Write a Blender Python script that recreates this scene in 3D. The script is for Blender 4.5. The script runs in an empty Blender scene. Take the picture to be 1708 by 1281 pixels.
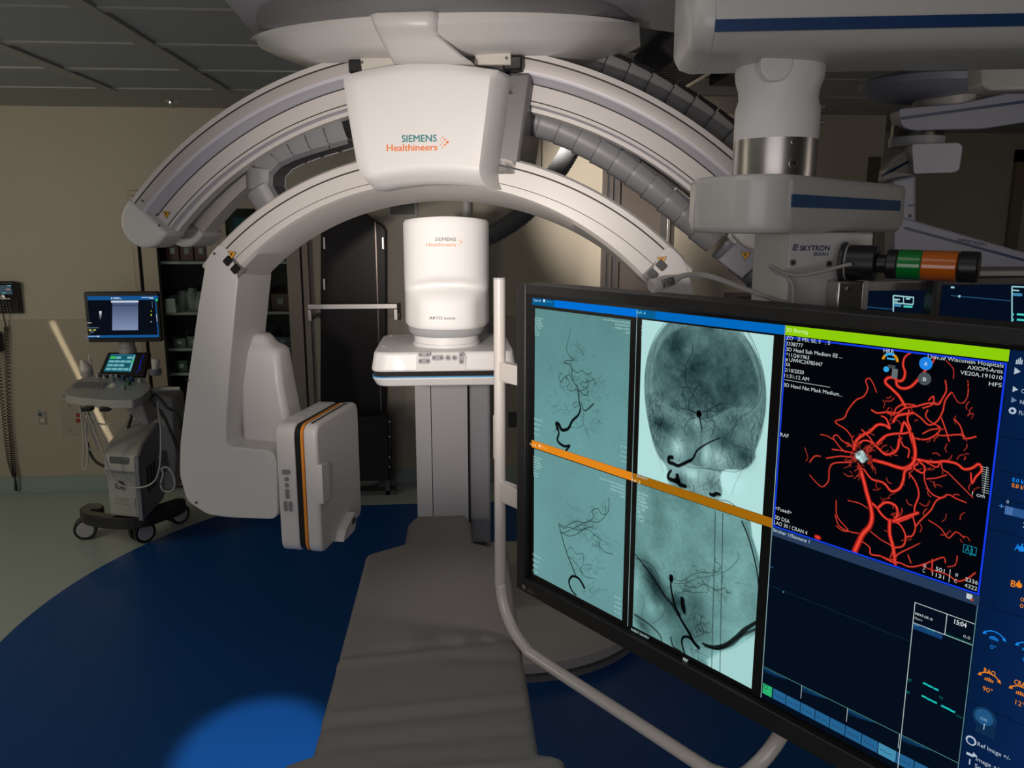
import bpy, bmesh, math, random
import numpy as np
from mathutils import Matrix, Vector
random.seed(7)
SC = bpy.context.scene
COL = SC.collection

# ---------------------------------------------------------------- camera
FPX = 1340.0
PITCH = math.atan(263.5/FPX); YAW = math.atan(106/math.hypot(FPX, 263.5)); CH = 1.875
cF = Vector((math.sin(YAW)*math.cos(PITCH), math.cos(YAW)*math.cos(PITCH), -math.sin(PITCH)))
cR = Vector((math.cos(YAW), -math.sin(YAW), 0)); cU = cR.cross(cF)
cC = Vector((0, 0, CH))
cam = bpy.data.cameras.new('camera'); camo = bpy.data.objects.new('camera', cam); COL.objects.link(camo)
cam.sensor_width = 36.0; cam.lens = 36.0*FPX/1708.0; cam.clip_start = 0.05; cam.clip_end = 60
camo.matrix_world = Matrix((( cR.x, cU.x, -cF.x, 0), (cR.y, cU.y, -cF.y, 0), (cR.z, cU.z, -cF.z, CH), (0, 0, 0, 1)))
SC.camera = camo

# ---------------------------------------------------------------- exposure, world, lights
SC.view_settings.view_transform = 'Standard'; SC.view_settings.look = 'None'
SC.view_settings.exposure = 0.0; SC.view_settings.gamma = 1.0; SC.view_settings.use_curve_mapping = False
W = bpy.data.worlds.new('world'); SC.world = W; W.use_nodes = True
W.node_tree.nodes['Background'].inputs[0].default_value = (0.02, 0.02, 0.02, 1)

def look(o, tgt):
    d = Vector(tgt)-Vector(o.location); o.rotation_euler = d.to_track_quat('-Z', 'Y').to_euler()
def spot(name, loc, tgt, power, angle, blend, col, size=0.05):
    l = bpy.data.lights.new(name, 'SPOT'); l.energy = power; l.spot_size = math.radians(angle); l.spot_blend = blend
    l.color = col; l.shadow_soft_size = size
    o = bpy.data.objects.new(name, l); COL.objects.link(o); o.location = loc; look(o, tgt); return o
def area(name, loc, tgt, power, sx, sy, col, spread=180):
    l = bpy.data.lights.new(name, 'AREA'); l.energy = power; l.shape = 'RECTANGLE'; l.size = sx; l.size_y = sy
    l.color = col; l.spread = math.radians(spread)
    o = bpy.data.objects.new(name, l); COL.objects.link(o); o.location = loc; look(o, tgt); return o
spot('exam_light', (-0.50, 0.40, 1.80), (0.04, 2.7, 1.80), 150, 50, 0.95, (1.0, 0.895, 0.815), 0.04)
spot('exam_light_core', (-0.50, 0.40, 1.80), (-0.02, 2.6, 1.76), 52, 17, 0.9, (1.0, 0.93, 0.87), 0.04)
spot('floor_spot', (-0.45, 0.9, 2.5), (-0.72, 2.64, 0.0), 420, 11.5, 0.35, (0.85, 0.93, 1.0), 0.05)
spot('table_spot', (0.42, 1.95, 2.5), (0.08, 2.2, 0.78), 40, 30, 1.0, (1.0, 0.95, 0.92), 0.06)
area('room_fill', (-0.7, -1.2, 1.5), (-0.1, 3.0, 1.9), 21, 2.4, 1.6, (1.0, 0.935, 0.95))
area('ceiling_fill', (-0.6, 1.2, 2.6), (-0.6, 1.3, 0.0), 5, 2.0, 1.2, (1.0, 0.94, 0.90))
area('left_wall_fill', (-3.8, 2.6, 2.0), (-2.4, 5.2, 0.4), 20, 0.9, 1.4, (1.0, 0.93, 0.74))
spot('back_wall_light', (0.30, 3.95, 2.5), (1.35, 5.77, 2.06), 200, 48, 0.9, (1.0, 0.89, 0.78), 0.05)
area('right_fill', (2.6, 1.2, 2.3), (2.2, 4.5, 1.4), 8, 1.2, 1.2, (1.0, 0.9, 0.82))
_A = Vector((-2.743, 5.75, 1.228)); _B = Vector((-2.407, 5.75, .328)); _m = (_A+_B)/2; _d = (_B-_A)
_l = area('wall_streak_light', (_m.x, 5.0, _m.z), (_m.x, 5.75, _m.z), .085, .034, _d.length, (1.0, 0.86, 0.62), 3)  # narrow beam added to lay the slanted bright streak on the wall
_z = Vector((0, -1, 0)); _y = _d.normalized(); _x = _y.cross(_z)
_l.matrix_world = Matrix(((_x.x, _y.x, _z.x, _m.x), (_x.y, _y.y, _z.y, 5.0), (_x.z, _y.z, _z.z, _m.z), (0, 0, 0, 1)))

# ---------------------------------------------------------------- projection helpers (place things in the room)
def ray(x, y): return cF*FPX + cR*(x-854) + cU*(640.5-y)
def aty(x, y, Y):
    d = ray(x, y); return cC + d*(Y/d.y)
def atz(x, y, Z):
    d = ray(x, y); return cC + d*((Z-CH)/d.z)

# ---------------------------------------------------------------- materials
MATS = {}
def lin(c):
    return tuple(((v/255.0)/12.92 if v/255.0 <= .04045 else ((v/255.0+.055)/1.055)**2.4) for v in c)
def mat(name, c, rough=0.5, metal=0.0, spec=0.5, noise=0.0, nscale=30.0, bump=0.0, bscale=200.0, coat=0.0, stretch=None, emit=None, estr=1.0, trans=0.0, alpha=1.0):
    if name in MATS: return MATS[name]
    m = bpy.data.materials.new(name); m.use_nodes = True; nt = m.node_tree; b = nt.nodes['Principled BSDF']
    b.inputs['Base Color'].default_value = (*c, 1); b.inputs['Roughness'].default_value = rough
    b.inputs['Metallic'].default_value = metal; b.inputs['Specular IOR Level'].default_value = spec
    b.inputs['Coat Weight'].default_value = coat
    b.inputs['Transmission Weight'].default_value = trans
    b.inputs['Alpha'].default_value = alpha
    if emit:
        b.inputs['Emission Color'].default_value = (*emit, 1); b.inputs['Emission Strength'].default_value = estr
    tc = nt.nodes.new('ShaderNodeTexCoord'); mp = nt.nodes.new('ShaderNodeMapping'); nt.links.new(tc.outputs['Object'], mp.inputs[0])
    if stretch: mp.inputs['Scale'].default_value = stretch
    n = nt.nodes.new('ShaderNodeTexNoise'); n.inputs['Scale'].default_value = nscale; n.inputs['Detail'].default_value = 4
    nt.links.new(mp.outputs[0], n.inputs['Vector'])
    if noise:
        r = nt.nodes.new('ShaderNodeMapRange'); r.inputs['To Min'].default_value = 1-noise; r.inputs['To Max'].default_value = 1+noise
        nt.links.new(n.outputs['Fac'], r.inputs['Value'])
        mx = nt.nodes.new('ShaderNodeVectorMath'); mx.operation = 'SCALE'; mx.inputs[0].default_value = c
        nt.links.new(r.outputs[0], mx.inputs['Scale']); nt.links.new(mx.outputs[0], b.inputs['Base Color'])
    if bump:
        n2 = nt.nodes.new('ShaderNodeTexNoise'); n2.inputs['Scale'].default_value = bscale; n2.inputs['Detail'].default_value = 3
        nt.links.new(mp.outputs[0], n2.inputs['Vector'])
        bp = nt.nodes.new('ShaderNodeBump'); bp.inputs['Strength'].default_value = bump; bp.inputs['Distance'].default_value = 0.002
        nt.links.new(n2.outputs['Fac'], bp.inputs['Height']); nt.links.new(bp.outputs[0], b.inputs['Normal'])
    MATS[name] = m; return m
def emi(name, c, s=1.0):
    if name in MATS: return MATS[name]
    m = bpy.data.materials.new(name); m.use_nodes = True; nt = m.node_tree
    for n in list(nt.nodes): nt.nodes.remove(n)
    e = nt.nodes.new('ShaderNodeEmission'); e.inputs[0].default_value = (*c, 1); e.inputs[1].default_value = s
    o = nt.nodes.new('ShaderNodeOutputMaterial'); nt.links.new(e.outputs[0], o.inputs[0]); MATS[name] = m; return m

white = mat('white_plastic', (.66, .645, .63), .38, noise=.015, nscale=8)
white2 = mat('glossy_white_plastic', (.74, .73, .72), .42, noise=.01, coat=.04)
cream = mat('cream_enamel', (.55, .525, .48), .30, noise=.02, nscale=6)
boomw = mat('boom_enamel', (.50, .50, .475), .30, noise=.015)
lav_bounce = mat('bounce_tinted_plastic', (.56, .55, .62), .35)  # lavender tint paints blue floor bounce onto the down-facing arch bevels
grey = mat('mid_grey_plastic', (.22, .225, .235), .45, noise=.03)
lgrey = mat('light_grey_plastic', (.38, .385, .40), .42, noise=.02)
dgrey = mat('dark_grey_plastic', (.075, .077, .083), .45, noise=.04)
black = mat('black_plastic', (.012, .012, .013), .35, noise=.05)
bmatte = mat('matte_black', (.009, .009, .010), .7, noise=.05)
groove = mat('groove_shadow_gap', (.03, .026, .024), .6)
steel = mat('brushed_steel', (.52, .50, .48), .30, metal=1, noise=.12, nscale=12, stretch=(1, 1, 60))
steelh = mat('brushed_steel_band', (.27, .235, .195), .5, metal=.6, noise=.14, nscale=10, stretch=(40, 40, 1))
chrome = mat('polished_metal', (.62, .61, .60), .15, metal=1)
chainm = mat('chain_plastic', (.25, .255, .27), .42, noise=.05, nscale=15)
chaind = mat('dark_chain_plastic', (.24, .245, .25), .45, noise=.05, nscale=15)
blueband = mat('navy_stripe', (.006, .035, .12), .35)
orange = mat('orange_line', (.85, .30, .03), .4)
cyanl = mat('cyan_line', (.05, .30, .60), .4)
yellow = mat('warning_yellow', (.85, .42, .02), .45)
teal = mat('teal_lettering', (.0, .20, .22), .45)
orl = mat('orange_lettering', (.80, .19, .03), .5)
navyl = mat('navy_lettering', (.01, .02, .10), .45)
greyl = mat('grey_lettering', (.07, .065, .07), .45)

# ---------------------------------------------------------------- mesh builder
class G:
    def __init__(s, M=None): s.v = []; s.f = []; s.m = []; s.M = M
    def add(s, vs, fs, m=0, M=None):
        k = len(s.v); T = M if M is not None else s.M
        for p in vs:
            p = Vector(p); s.v.append(tuple(T @ p) if T is not None else tuple(p))
        for i, f in enumerate(fs):
            s.f.append(tuple(a+k for a in f)); s.m.append(m[i] if isinstance(m, (list, tuple)) else m)
        return s
    def box(s, a, b, m=0, M=None):
        x0, y0, z0 = a; x1, y1, z1 = b
        vs = [(x0,y0,z0),(x1,y0,z0),(x1,y1,z0),(x0,y1,z0),(x0,y0,z1),(x1,y0,z1),(x1,y1,z1),(x0,y1,z1)]
        return s.add(vs, [(0,3,2,1),(4,5,6,7),(0,1,5,4),(1,2,6,5),(2,3,7,6),(3,0,4,7)], m, M)
    def prism(s, poly, lo, hi, axis='y', m=0, M=None, hipoly=None):
        f3 = {'y': lambda p, t: (p[0], t, p[1]), 'z': lambda p, t: (p[0], p[1], t), 'x': lambda p, t: (t, p[0], p[1])}[axis]
        n = len(poly); hp = hipoly or poly
        vs = [f3(p, lo) for p in poly]+[f3(p, hi) for p in hp]
        fs = [tuple(range(n)), tuple(range(2*n-1, n-1, -1))]+[(i, i+n, (i+1) % n+n, (i+1) % n) for i in range(n)]
        return s.add(vs, fs, m, M)
    def rings(s, rings, m=0, close=False, caps=True, M=None):
        n = len(rings[0]); k = len(rings); vs = [p for r in rings for p in r]; fs = []; ms = []
        for i in range(k if close else k-1):
            j = (i+1) % k
            for a in range(n):
                b = (a+1) % n; fs.append((i*n+a, i*n+b, j*n+b, j*n+a)); ms.append(m[a] if isinstance(m, (list, tuple)) else m)
        if caps and not close:
            mm = m[0] if isinstance(m, (list, tuple)) else m
            fs.append(tuple(range(n-1, -1, -1))); fs.append(tuple((k-1)*n+a for a in range(n))); ms += [mm, mm]
        return s.add(vs, fs, ms, M)
    def tube(s, pts, r, n=10, m=0, caps=True, M=None, close=False):
        pts = [Vector(p) for p in pts]; rr = r if isinstance(r, (list, tuple)) else [r]*len(pts)
        rings = []; up = None; k = len(pts)
        for i, p in enumerate(pts):
            if close: t = pts[(i+1) % k]-pts[i-1]
            else: t = pts[min(i+1, k-1)]-pts[max(i-1, 0)]
            t.normalize()
            if up is None:
                up = Vector((0, 0, 1)) if abs(t.z) < .9 else Vector((1, 0, 0))
            b = t.cross(up).normalized(); up = b.cross(t).normalized()
            rings.append([p+(b*math.cos(2*math.pi*a/n)+up*math.sin(2*math.pi*a/n))*rr[i] for a in range(n)])
        return s.rings(rings, m, close, caps, M)
    def cyl(s, p0, p1, r0, r1=None, n=24, m=0, M=None):
        return s.tube([p0, p1], [r0, r0 if r1 is None else r1], n, m, True, M)
    def lathe(s, prof, c=(0, 0, 0), n=36, m=0, M=None, sx=1, sy=1):
        rings = [[(c[0]+r*sx*math.cos(2*math.pi*a/n), c[1]+r*sy*math.sin(2*math.pi*a/n), c[2]+z) for a in range(n)] for r, z in prof]
        k = len(prof); vs = [p for r in rings for p in r]; fs = []; ms = []
        for i in range(k-1):
            for a in range(n):
                b = (a+1) % n; fs.append((i*n+a, i*n+b, (i+1)*n+b, (i+1)*n+a)); ms.append(m[i] if isinstance(m, (list, tuple)) else m)
        m0 = m[0] if isinstance(m, (list, tuple)) else m; m1 = m[-1] if isinstance(m, (list, tuple)) else m
        fs += [tuple(range(n-1, -1, -1)), tuple((k-1)*n+a for a in range(n))]; ms += [m0, m1]
        return s.add(vs, fs, ms, M)
    def build(s, name, mats, parent=None, bevel=0.0, seg=2, smooth=35, fix=True, sub=0):
        me = bpy.data.meshes.new(name)
        if not isinstance(mats, (list, tuple)): mats = [mats]
        V = s.v; off = Vector((0, 0, 0))
        if parent is None and V:
            xs = [p[0] for p in V]; ys = [p[1] for p in V]; zs = [p[2] for p in V]
            off = Vector(((min(xs)+max(xs))/2, (min(ys)+max(ys))/2, min(zs)))
        me.from_pydata([(p[0]-off.x, p[1]-off.y, p[2]-off.z) for p in V], [], s.f)
        for q in mats: me.materials.append(q)
        me.polygons.foreach_set('material_index', s.m)
        if fix:
            bm = bmesh.new(); bm.from_mesh(me); bmesh.ops.recalc_face_normals(bm, faces=bm.faces); bm.to_mesh(me); bm.free()
        if smooth:
            me.polygons.foreach_set('use_smooth', [True]*len(me.polygons)); me.set_sharp_from_angle(angle=math.radians(smooth))
        me.update()
        o = bpy.data.objects.new(name, me); COL.objects.link(o); o.location = off
        if bevel:
            b = o.modifiers.new('bevel', 'BEVEL'); b.width = bevel; b.segments = seg; b.limit_method = 'ANGLE'; b.angle_limit = math.radians(28)
            b.harden_normals = False
        if sub:
            b = o.modifiers.new('sub', 'SUBSURF'); b.levels = sub; b.render_levels = sub
        if parent is not None: adopt(o, parent)
        return o
def wloc(o):
    l = Vector(o.location)
    while o.parent: o = o.parent; l = l+o.location if False else l
    return l
ORIG = {}
def origin(o): return ORIG.get(o.name, Vector((0, 0, 0)) if o.parent else Vector(o.location))
def adopt(o, p):
    # vertices are in world coordinates; undo the parent's own placement
    o.parent = p
    if p.parent is None:
        o.matrix_parent_inverse = Matrix.Translation(-Vector(p.location))
def thing(name, label, cat, loc, group=None):
    o = bpy.data.objects.new(name, None); COL.objects.link(o); o.location = loc; o.empty_display_size = .05
    return tag(o, label, cat, group)
def tag(o, label=None, cat=None, group=None, kind=None):
    if label: o['label'] = label
    if cat: o['category'] = cat
    if group: o['group'] = group
    if kind: o['kind'] = kind
    return o
def dup(root, delta, label=None, group=None):
    r = root.copy(); COL.objects.link(r); r.location = Vector(root.location)+Vector(delta)
    if label: r['label'] = label
    if group: r['group'] = group
    for ch in list(root.children):
        c = ch.copy(); COL.objects.link(c); c.parent = r; c.matrix_parent_inverse = ch.matrix_parent_inverse.copy()
        for g_ in list(ch.children):
            d = g_.copy(); COL.objects.link(d); d.parent = c; d.matrix_parent_inverse = g_.matrix_parent_inverse.copy()
    return r
def rpoly(pts, r, n=5):
    out = []; k = len(pts); rs = r if isinstance(r, (list, tuple)) else [r]*k
    for i in range(k):
        p = Vector(pts[i][:2]).to_2d(); a = Vector(pts[i-1][:2]).to_2d(); b = Vector(pts[(i+1) % k][:2]).to_2d()
        if rs[i] <= 0: out.append((p.x, p.y)); continue
        da = (a-p); db = (b-p); d = min(rs[i], da.length*.48, db.length*.48)
        q0 = p+da.normalized()*d; q1 = p+db.normalized()*d
        for j in range(n+1):
            t = j/n; q = q0*(1-t)**2+p*2*t*(1-t)+q1*t*t; out.append((q.x, q.y))
    return out
def rrect(x0, z0, x1, z1, r, n=5): return rpoly([(x0, z0), (x1, z0), (x1, z1), (x0, z1)], r, n)
def smoothpath(P, n=8):
    P = [Vector(p) for p in P]; out = []
    for i in range(len(P)-1):
        a = P[max(i-1, 0)]; b = P[i]; c = P[i+1]; d = P[min(i+2, len(P)-1)]
        for j in range(n):
            t = j/n
            out.append(0.5*((2*b)+(c-a)*t+(2*a-5*b+4*c-d)*t*t+(3*b-a-3*c+d)*t**3))
    out.append(P[-1]); return out
_tc = {}
def textmesh(s, bold=0.0):
    bold = 0.0
    k = (s, bold)
    if k in _tc: return _tc[k]
    cu = bpy.data.curves.new('t', 'FONT'); cu.body = s; cu.size = 1.0; cu.resolution_u = 3; cu.offset = bold
    o = bpy.data.objects.new('t', cu); COL.objects.link(o)
    dg = bpy.context.evaluated_depsgraph_get(); dg.update()
    me = o.evaluated_get(dg).to_mesh()
    vs = [tuple(v.co) for v in me.vertices]; fs = [tuple(p.vertices) for p in me.polygons]
    o.evaluated_get(dg).to_mesh_clear(); bpy.data.objects.remove(o); bpy.data.curves.remove(cu)
    _tc[k] = (vs, fs); return _tc[k]
def puttext(g, s, P, U, V, h, m=0, w=None, bold=0.0, align='l'):
    """flat lettering at P, reading along U, up along V, cap height h, optional total width w"""
    vs, fs = textmesh(s, bold)
    if not vs: return
    x0 = min(v[0] for v in vs); x1 = max(v[0] for v in vs)
    sy = h/0.70; sx = sy if w is None else w/(x1-x0)
    W_ = (x1-x0)*sx; o0 = {'l': 0, 'r': -W_, 'c': -W_/2}[align]
    P = Vector(P); U = Vector(U); V = Vector(V)
    for k in ((0, 0, 0), (.036, .014, 1), (.018, -.014, 2))[:(3 if bold else 1)]:
        N_ = U.cross(V)*(.00012*k[2]); g.add([P+U*((v[0]-x0+k[0])*sx+o0)+V*((v[1]+k[1])*sy)+N_ for v in vs], fs, m)

def struct(g, name, mats, **k):
    return tag(g.build(name, mats, None, **k), kind='structure')
# ================================================================ ROOM SHELL
YB = 5.77; ZC = 2.65
def floor_material():
    m = bpy.data.materials.new('floor_vinyl'); m.use_nodes = True; nt = m.node_tree; b = nt.nodes['Principled BSDF']; L = nt.links
    g = nt.nodes.new('ShaderNodeNewGeometry'); sp = nt.nodes.new('ShaderNodeSeparateXYZ'); L.new(g.outputs['Position'], sp.inputs[0])
    d = nt.nodes.new('ShaderNodeVectorMath'); d.operation = 'DISTANCE'; L.new(g.outputs['Position'], d.inputs[0]); d.inputs[1].default_value = (0.26, 3.67, 0)
    c1 = nt.nodes.new('ShaderNodeMath'); c1.operation = 'LESS_THAN'; L.new(d.outputs['Value'], c1.inputs[0]); c1.inputs[1].default_value = 2.344
    c2 = nt.nodes.new('ShaderNodeMath'); c2.operation = 'LESS_THAN'; L.new(sp.outputs['Y'], c2.inputs[0]); c2.inputs[1].default_value = 5.30
    mu = nt.nodes.new('ShaderNodeMath'); mu.operation = 'MULTIPLY'; L.new(c1.outputs[0], mu.inputs[0]); L.new(c2.outputs[0], mu.inputs[1])
    n = nt.nodes.new('ShaderNodeTexNoise'); n.inputs['Scale'].default_value = 140; n.inputs['Detail'].default_value = 3; L.new(g.outputs['Position'], n.inputs['Vector'])
    n3 = nt.nodes.new('ShaderNodeTexNoise'); n3.inputs['Scale'].default_value = 2.2; L.new(g.outputs['Position'], n3.inputs['Vector'])
    def ramp(c, e, src):
        r = nt.nodes.new('ShaderNodeValToRGB'); r.color_ramp.elements[0].position = .3; r.color_ramp.elements[1].position = .7
        r.color_ramp.elements[0].color = (*c, 1); r.color_ramp.elements[1].color = (*e, 1); L.new(src.outputs['Fac'], r.inputs[0]); return r
    ra = ramp((.36, .41, .385), (.46, .51, .475), n); rb = ramp((.004, .055, .215), (.007, .075, .28), n)
    mx = nt.nodes.new('ShaderNodeMix'); mx.data_type = 'RGBA'; L.new(mu.outputs[0], mx.inputs[0]); L.new(ra.outputs[0], mx.inputs[6]); L.new(rb.outputs[0], mx.inputs[7])
    L.new(mx.outputs[2], b.inputs['Base Color'])
    rr = nt.nodes.new('ShaderNodeMapRange'); rr.inputs['To Min'].default_value = .34; rr.inputs['To Max'].default_value = .46; L.new(n3.outputs['Fac'], rr.inputs[0]); L.new(rr.outputs[0], b.inputs['Roughness'])
    b.inputs['Specular IOR Level'].default_value = .22
    bp = nt.nodes.new('ShaderNodeBump'); bp.inputs['Strength'].default_value = .08; bp.inputs['Distance'].default_value = .001; L.new(n.outputs['Fac'], bp.inputs['Height']); L.new(bp.outputs[0], b.inputs['Normal'])
    return m
g = G(); g.box((-4.2, -3.0, -.06), (5.2, 8.0, 0)); struct(g, 'floor', floor_material())
wallm = mat('wall_paint', (.50, .455, .37), .55, noise=.03, nscale=3, bump=.05)
wainm = mat('wall_protection_sheet', (.40, .36, .29), .33, noise=.04, nscale=60)
covem = mat('cove_base_vinyl', (.27, .34, .325), .4, noise=.05, nscale=80)
ceilm = mat('ceiling_tile', (.40, .42, .44), .85, noise=.05, nscale=60)
gridm = mat('ceiling_grid', (.42, .42, .40), .6)

# ceiling with a modular grid: flat bars, panels recessed between them
g = G(); x_ = [-1.30+.655*k for k in range(-4, 11)]; y_ = [5.06-.6*k for k in range(0, 14)][::-1]
g.box((-4.2, -3.0, ZC+.03), (5.2, 8.0, ZC+.1), 1)
g.box((-4.2, 5.09, ZC), (5.2, 8.0, ZC+.029), 1)
for x in x_: g.box((x-.04, -3.0, ZC-.004), (x+.04, 5.09, ZC+.03), 1)
for y in y_: g.box((-4.2, y-.03, ZC), (5.2, y+.03, ZC+.03), 1)
for i in range(len(x_)-1):
    for j in range(len(y_)-1):
        g.box((x_[i]+.052, y_[j]+.04, ZC+.006), (x_[i+1]-.045, y_[j+1]-.045, ZC+.0295), 0)
struct(g, 'ceiling', [ceilm, gridm])

# back wall with a cabinet recess and a door opening; the wall steps back on the right
CX0, CX1, CZ1 = -2.15, -1.005, 2.11; DX0, DX1, DZ1 = 1.085, 1.565, 2.35
g = G()
g.box((-4.2, YB, 0), (CX0, YB+.12, ZC)); g.box((CX0, YB, CZ1), (CX1, YB+.12, ZC)); g.box((CX1, YB, 0), (DX0, YB+.12, ZC))
g.box((DX0, YB, DZ1), (DX1, YB+.12, ZC)); g.box((DX1, YB, 0), (3.13, YB+.12, ZC)); g.box((3.01, YB+.12, 0), (3.13, 6.9, ZC))
g.box((CX0, YB+.42, 0), (CX1, YB+.5, CZ1)); g.box((3.13, 6.78, 0), (5.2, 6.9, ZC))
struct(g, 'wall_back', wallm)
g = G(); g.box((-4.2, -3.0, 0), (-4.08, YB, ZC)); struct(g, 'wall_left', wallm)
g = G(); g.box((5.08, -3.0, 0), (5.2, 6.78, ZC)); struct(g, 'wall_right', wallm)
g = G(); g.box((-4.08, -3.0, 0), (5.08, -2.88, ZC)); struct(g, 'wall_front', wallm)
g = G()
for a, b in ((-4.08, CX0), (CX1, DX0), (DX1, 3.13)): g.box((a, YB-.012, .115), (b, YB-.0005, 1.24))
struct(g, 'trim_1', wainm, bevel=.003)
g = G(); prof = [(YB, .0), (YB-.05, 0), (YB-.028, .006), (YB-.014, .02), (YB-.012, .115), (YB, .118)]
for a, b in ((-4.08, CX0), (CX1, DX0), (DX1, 3.13)): g.prism(prof, a, b, 'x')
struct(g, 'baseboard_back', covem)
# door: narrow steel door in a wide metal frame
g = G(); fr = mat('door_frame_metal', (.30, .27, .25), .3, metal=.8)
g.box((DX0, YB-.03, 0), (DX0+.035, YB+.1, DZ1), 0); g.box((DX0+.05, YB-.035, 0), (DX0+.075, YB+.1, DZ1), 0); g.box((DX0+.035, YB-.005, 0), (DX0+.05, YB+.1, DZ1), 1)
g.box((DX0+.075, YB-.01, 0), (DX0+.105, YB+.1, DZ1), 1); g.box((DX0+.105, YB-.03, 0), (DX0+.125, YB+.1, DZ1), 0)
g.box((DX1-.05, YB-.03, 0), (DX1, YB+.1, DZ1), 1); g.box((DX0, YB-.03, DZ1-.06), (DX1, YB+.1, DZ1), 0)
door = struct(g, 'door_1', [fr, dgrey])
g = G(); g.box((DX0+.125, YB+.01, .01), (DX1-.05, YB+.06, DZ1-.06)); o = g.build('door_leaf', mat('door_leaf_metal', (.20, .17, .155), .35, metal=.5, noise=.04, stretch=(30, 30, 1)), None)
o.parent = door; o.matrix_parent_inverse = Matrix.Translation(-door.location)

# ---------------------------------------------------------------- supply cabinet let into the back wall
def P2(x, y, Y): return aty(x, y, Y)
t = thing('supply_cabinet', 'tall built-in steel cabinet with glass doors and stocked shelves behind the white arch', 'cabinet', ((CX0+CX1)/2, YB, 0))
g = G(); Z0 = .12
def stile(x0, x1): g.box((x0, YB-.035, Z0), (x1, YB+.02, CZ1-.0), 0)
stile(CX0, CX0+.035); g.box((CX0+.035, YB-.005, Z0), (CX0+.055, YB+.02, CZ1), 1); stile(CX0+.055, CX0+.16); stile(-1.66, -1.52); stile(-1.125, -1.03); g.box((-1.03, YB-.02, Z0), (-1.018, YB+.02, CZ1), 1); stile(-1.018, CX1+.03)
g.box((CX0+.001, YB-.036, CZ1-.035), (CX1+.03, YB+.021, CZ1+.0), 0); g.box((CX0+.16, YB-.034, 1.99), (CX1, YB+.019, CZ1-.035), 0)
g.box((CX0, YB-.036, .03), (CX1+.03, YB+.02, .14), 0)
g.build('cabinet_frame', [steelh, groove], t, bevel=.003)
g = G(); g.box((CX0+.01, YB+.40, Z0), (CX1-.01, YB+.415, CZ1)); g.box((CX0+.001, YB+.02, Z0), (CX0+.015, YB+.40, CZ1)); g.box((CX1-.015, YB+.03, Z0), (CX1-.001, YB+.40, CZ1)); g.build('cabinet_liner', mat('cabinet_liner', (.07, .065, .055), .6), t)
glass = mat('cabinet_glass', (.75, .85, .83), .05, trans=1.0)
glass.node_tree.nodes['Principled BSDF'].inputs['IOR'].default_value = 1.05
for a, b in ((CX0+.16, -1.66), (-1.52, -1.125)):
    g = G(); g.box((a, YB+.0, .14), (b, YB+.006, 1.99)); d = g.build('glass_door', glass, t)
shz = [aty(300, q, YB+.05).z for q in (436, 521, 581, 622, 690)]
shelfm = mat('shelf_enamel', (.46, .45, .40), .5)
for z in shz:
    g = G(); g.box((CX0+.02, YB+.05, z-.02), (CX1-.02, YB+.38, z)); g.build('shelf', shelfm, t, bevel=.002)
# supplies on the shelves, each its own thing
rnd = random.Random(5)
colsb = [('brown cardboard', (.10, .035, .02)), ('dark red', (.12, .025, .018)), ('grey plastic', (.11, .12, .12)), ('clear white', (.30, .30, .28)), ('dark green', (.03, .07, .06))]
tiers = ['fourth shelf down', 'second shelf down', 'third shelf down', 'lowest visible shelf']
def supply_bin(x, z, w, h, c, label, grp=None, open_=True):
    g = G(); y0 = YB+.07; y1 = YB+.34
    if open_:
        g.box((x-w/2, y0, z+.001), (x+w/2, y1, z+.006)); g.box((x-w/2, y0, z), (x+w/2, y0+.005, z+h*.75)); g.box((x-w/2, y1-.005, z), (x+w/2, y1, z+h))
        g.box((x-w/2, y0, z), (x-w/2+.004, y1, z+h)); g.box((x+w/2-.004, y0, z), (x+w/2, y1, z+h)); g.box((x-w*.18, y0-.002, z+h*.3), (x+w*.18, y0, z+h*.55), 1)
        nm = 'supply_bin'
    else:
        g.box((x-w/2, y0, z), (x+w/2, y1, z+h)); g.box((x-w*.3, y0-.001, z+h*.35), (x+w*.3, y0, z+h*.7), 1); nm = 'supply_box'
    o = g.build(nm, [mat('bin_'+c[0], c[1], .5), mat('bin_tag', (.4, .4, .37), .6)], None, bevel=.003)
    return tag(o, label, 'box', grp)
Z = sorted(shz, reverse=True)   # top .. bottom
rows = [(Z[0], .15, 'on the top shelf'), (Z[1], .17, 'on the second shelf'), (Z[2], .12, 'on the third shelf'), (Z[3], .13, 'on the fourth shelf'), (Z[4], .14, 'on the lowest shelf')]
for ri, (z, h, ph) in enumerate(rows):
    for side, (a, b), n in (('left', (CX0+.18, -1.68), 3), ('right', (-1.52, -1.14), 3)):
        w = (b-a)/n
        for k in range(n):
            c = colsb[[1, 0, 2, 4, 2][ri] if not (side == 'right' and ri == 0) else 2] if ri in (0, 1, 2, 3, 4) else colsb[2]
            if ri == 1 and side == 'left': continue
            if ri == 0 and side == 'left': hh = h*1.1
            else: hh = h*(.75+.25*rnd.random())
            pos = ('left end', 'middle', 'right end')[k]
            supply_bin(a+w*(k+.5), z+.001, w*.93, hh, c, f'{c[0]} open bin at the {pos} {ph}, {side} glass door', 'bins in the supply cabinet')
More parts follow.
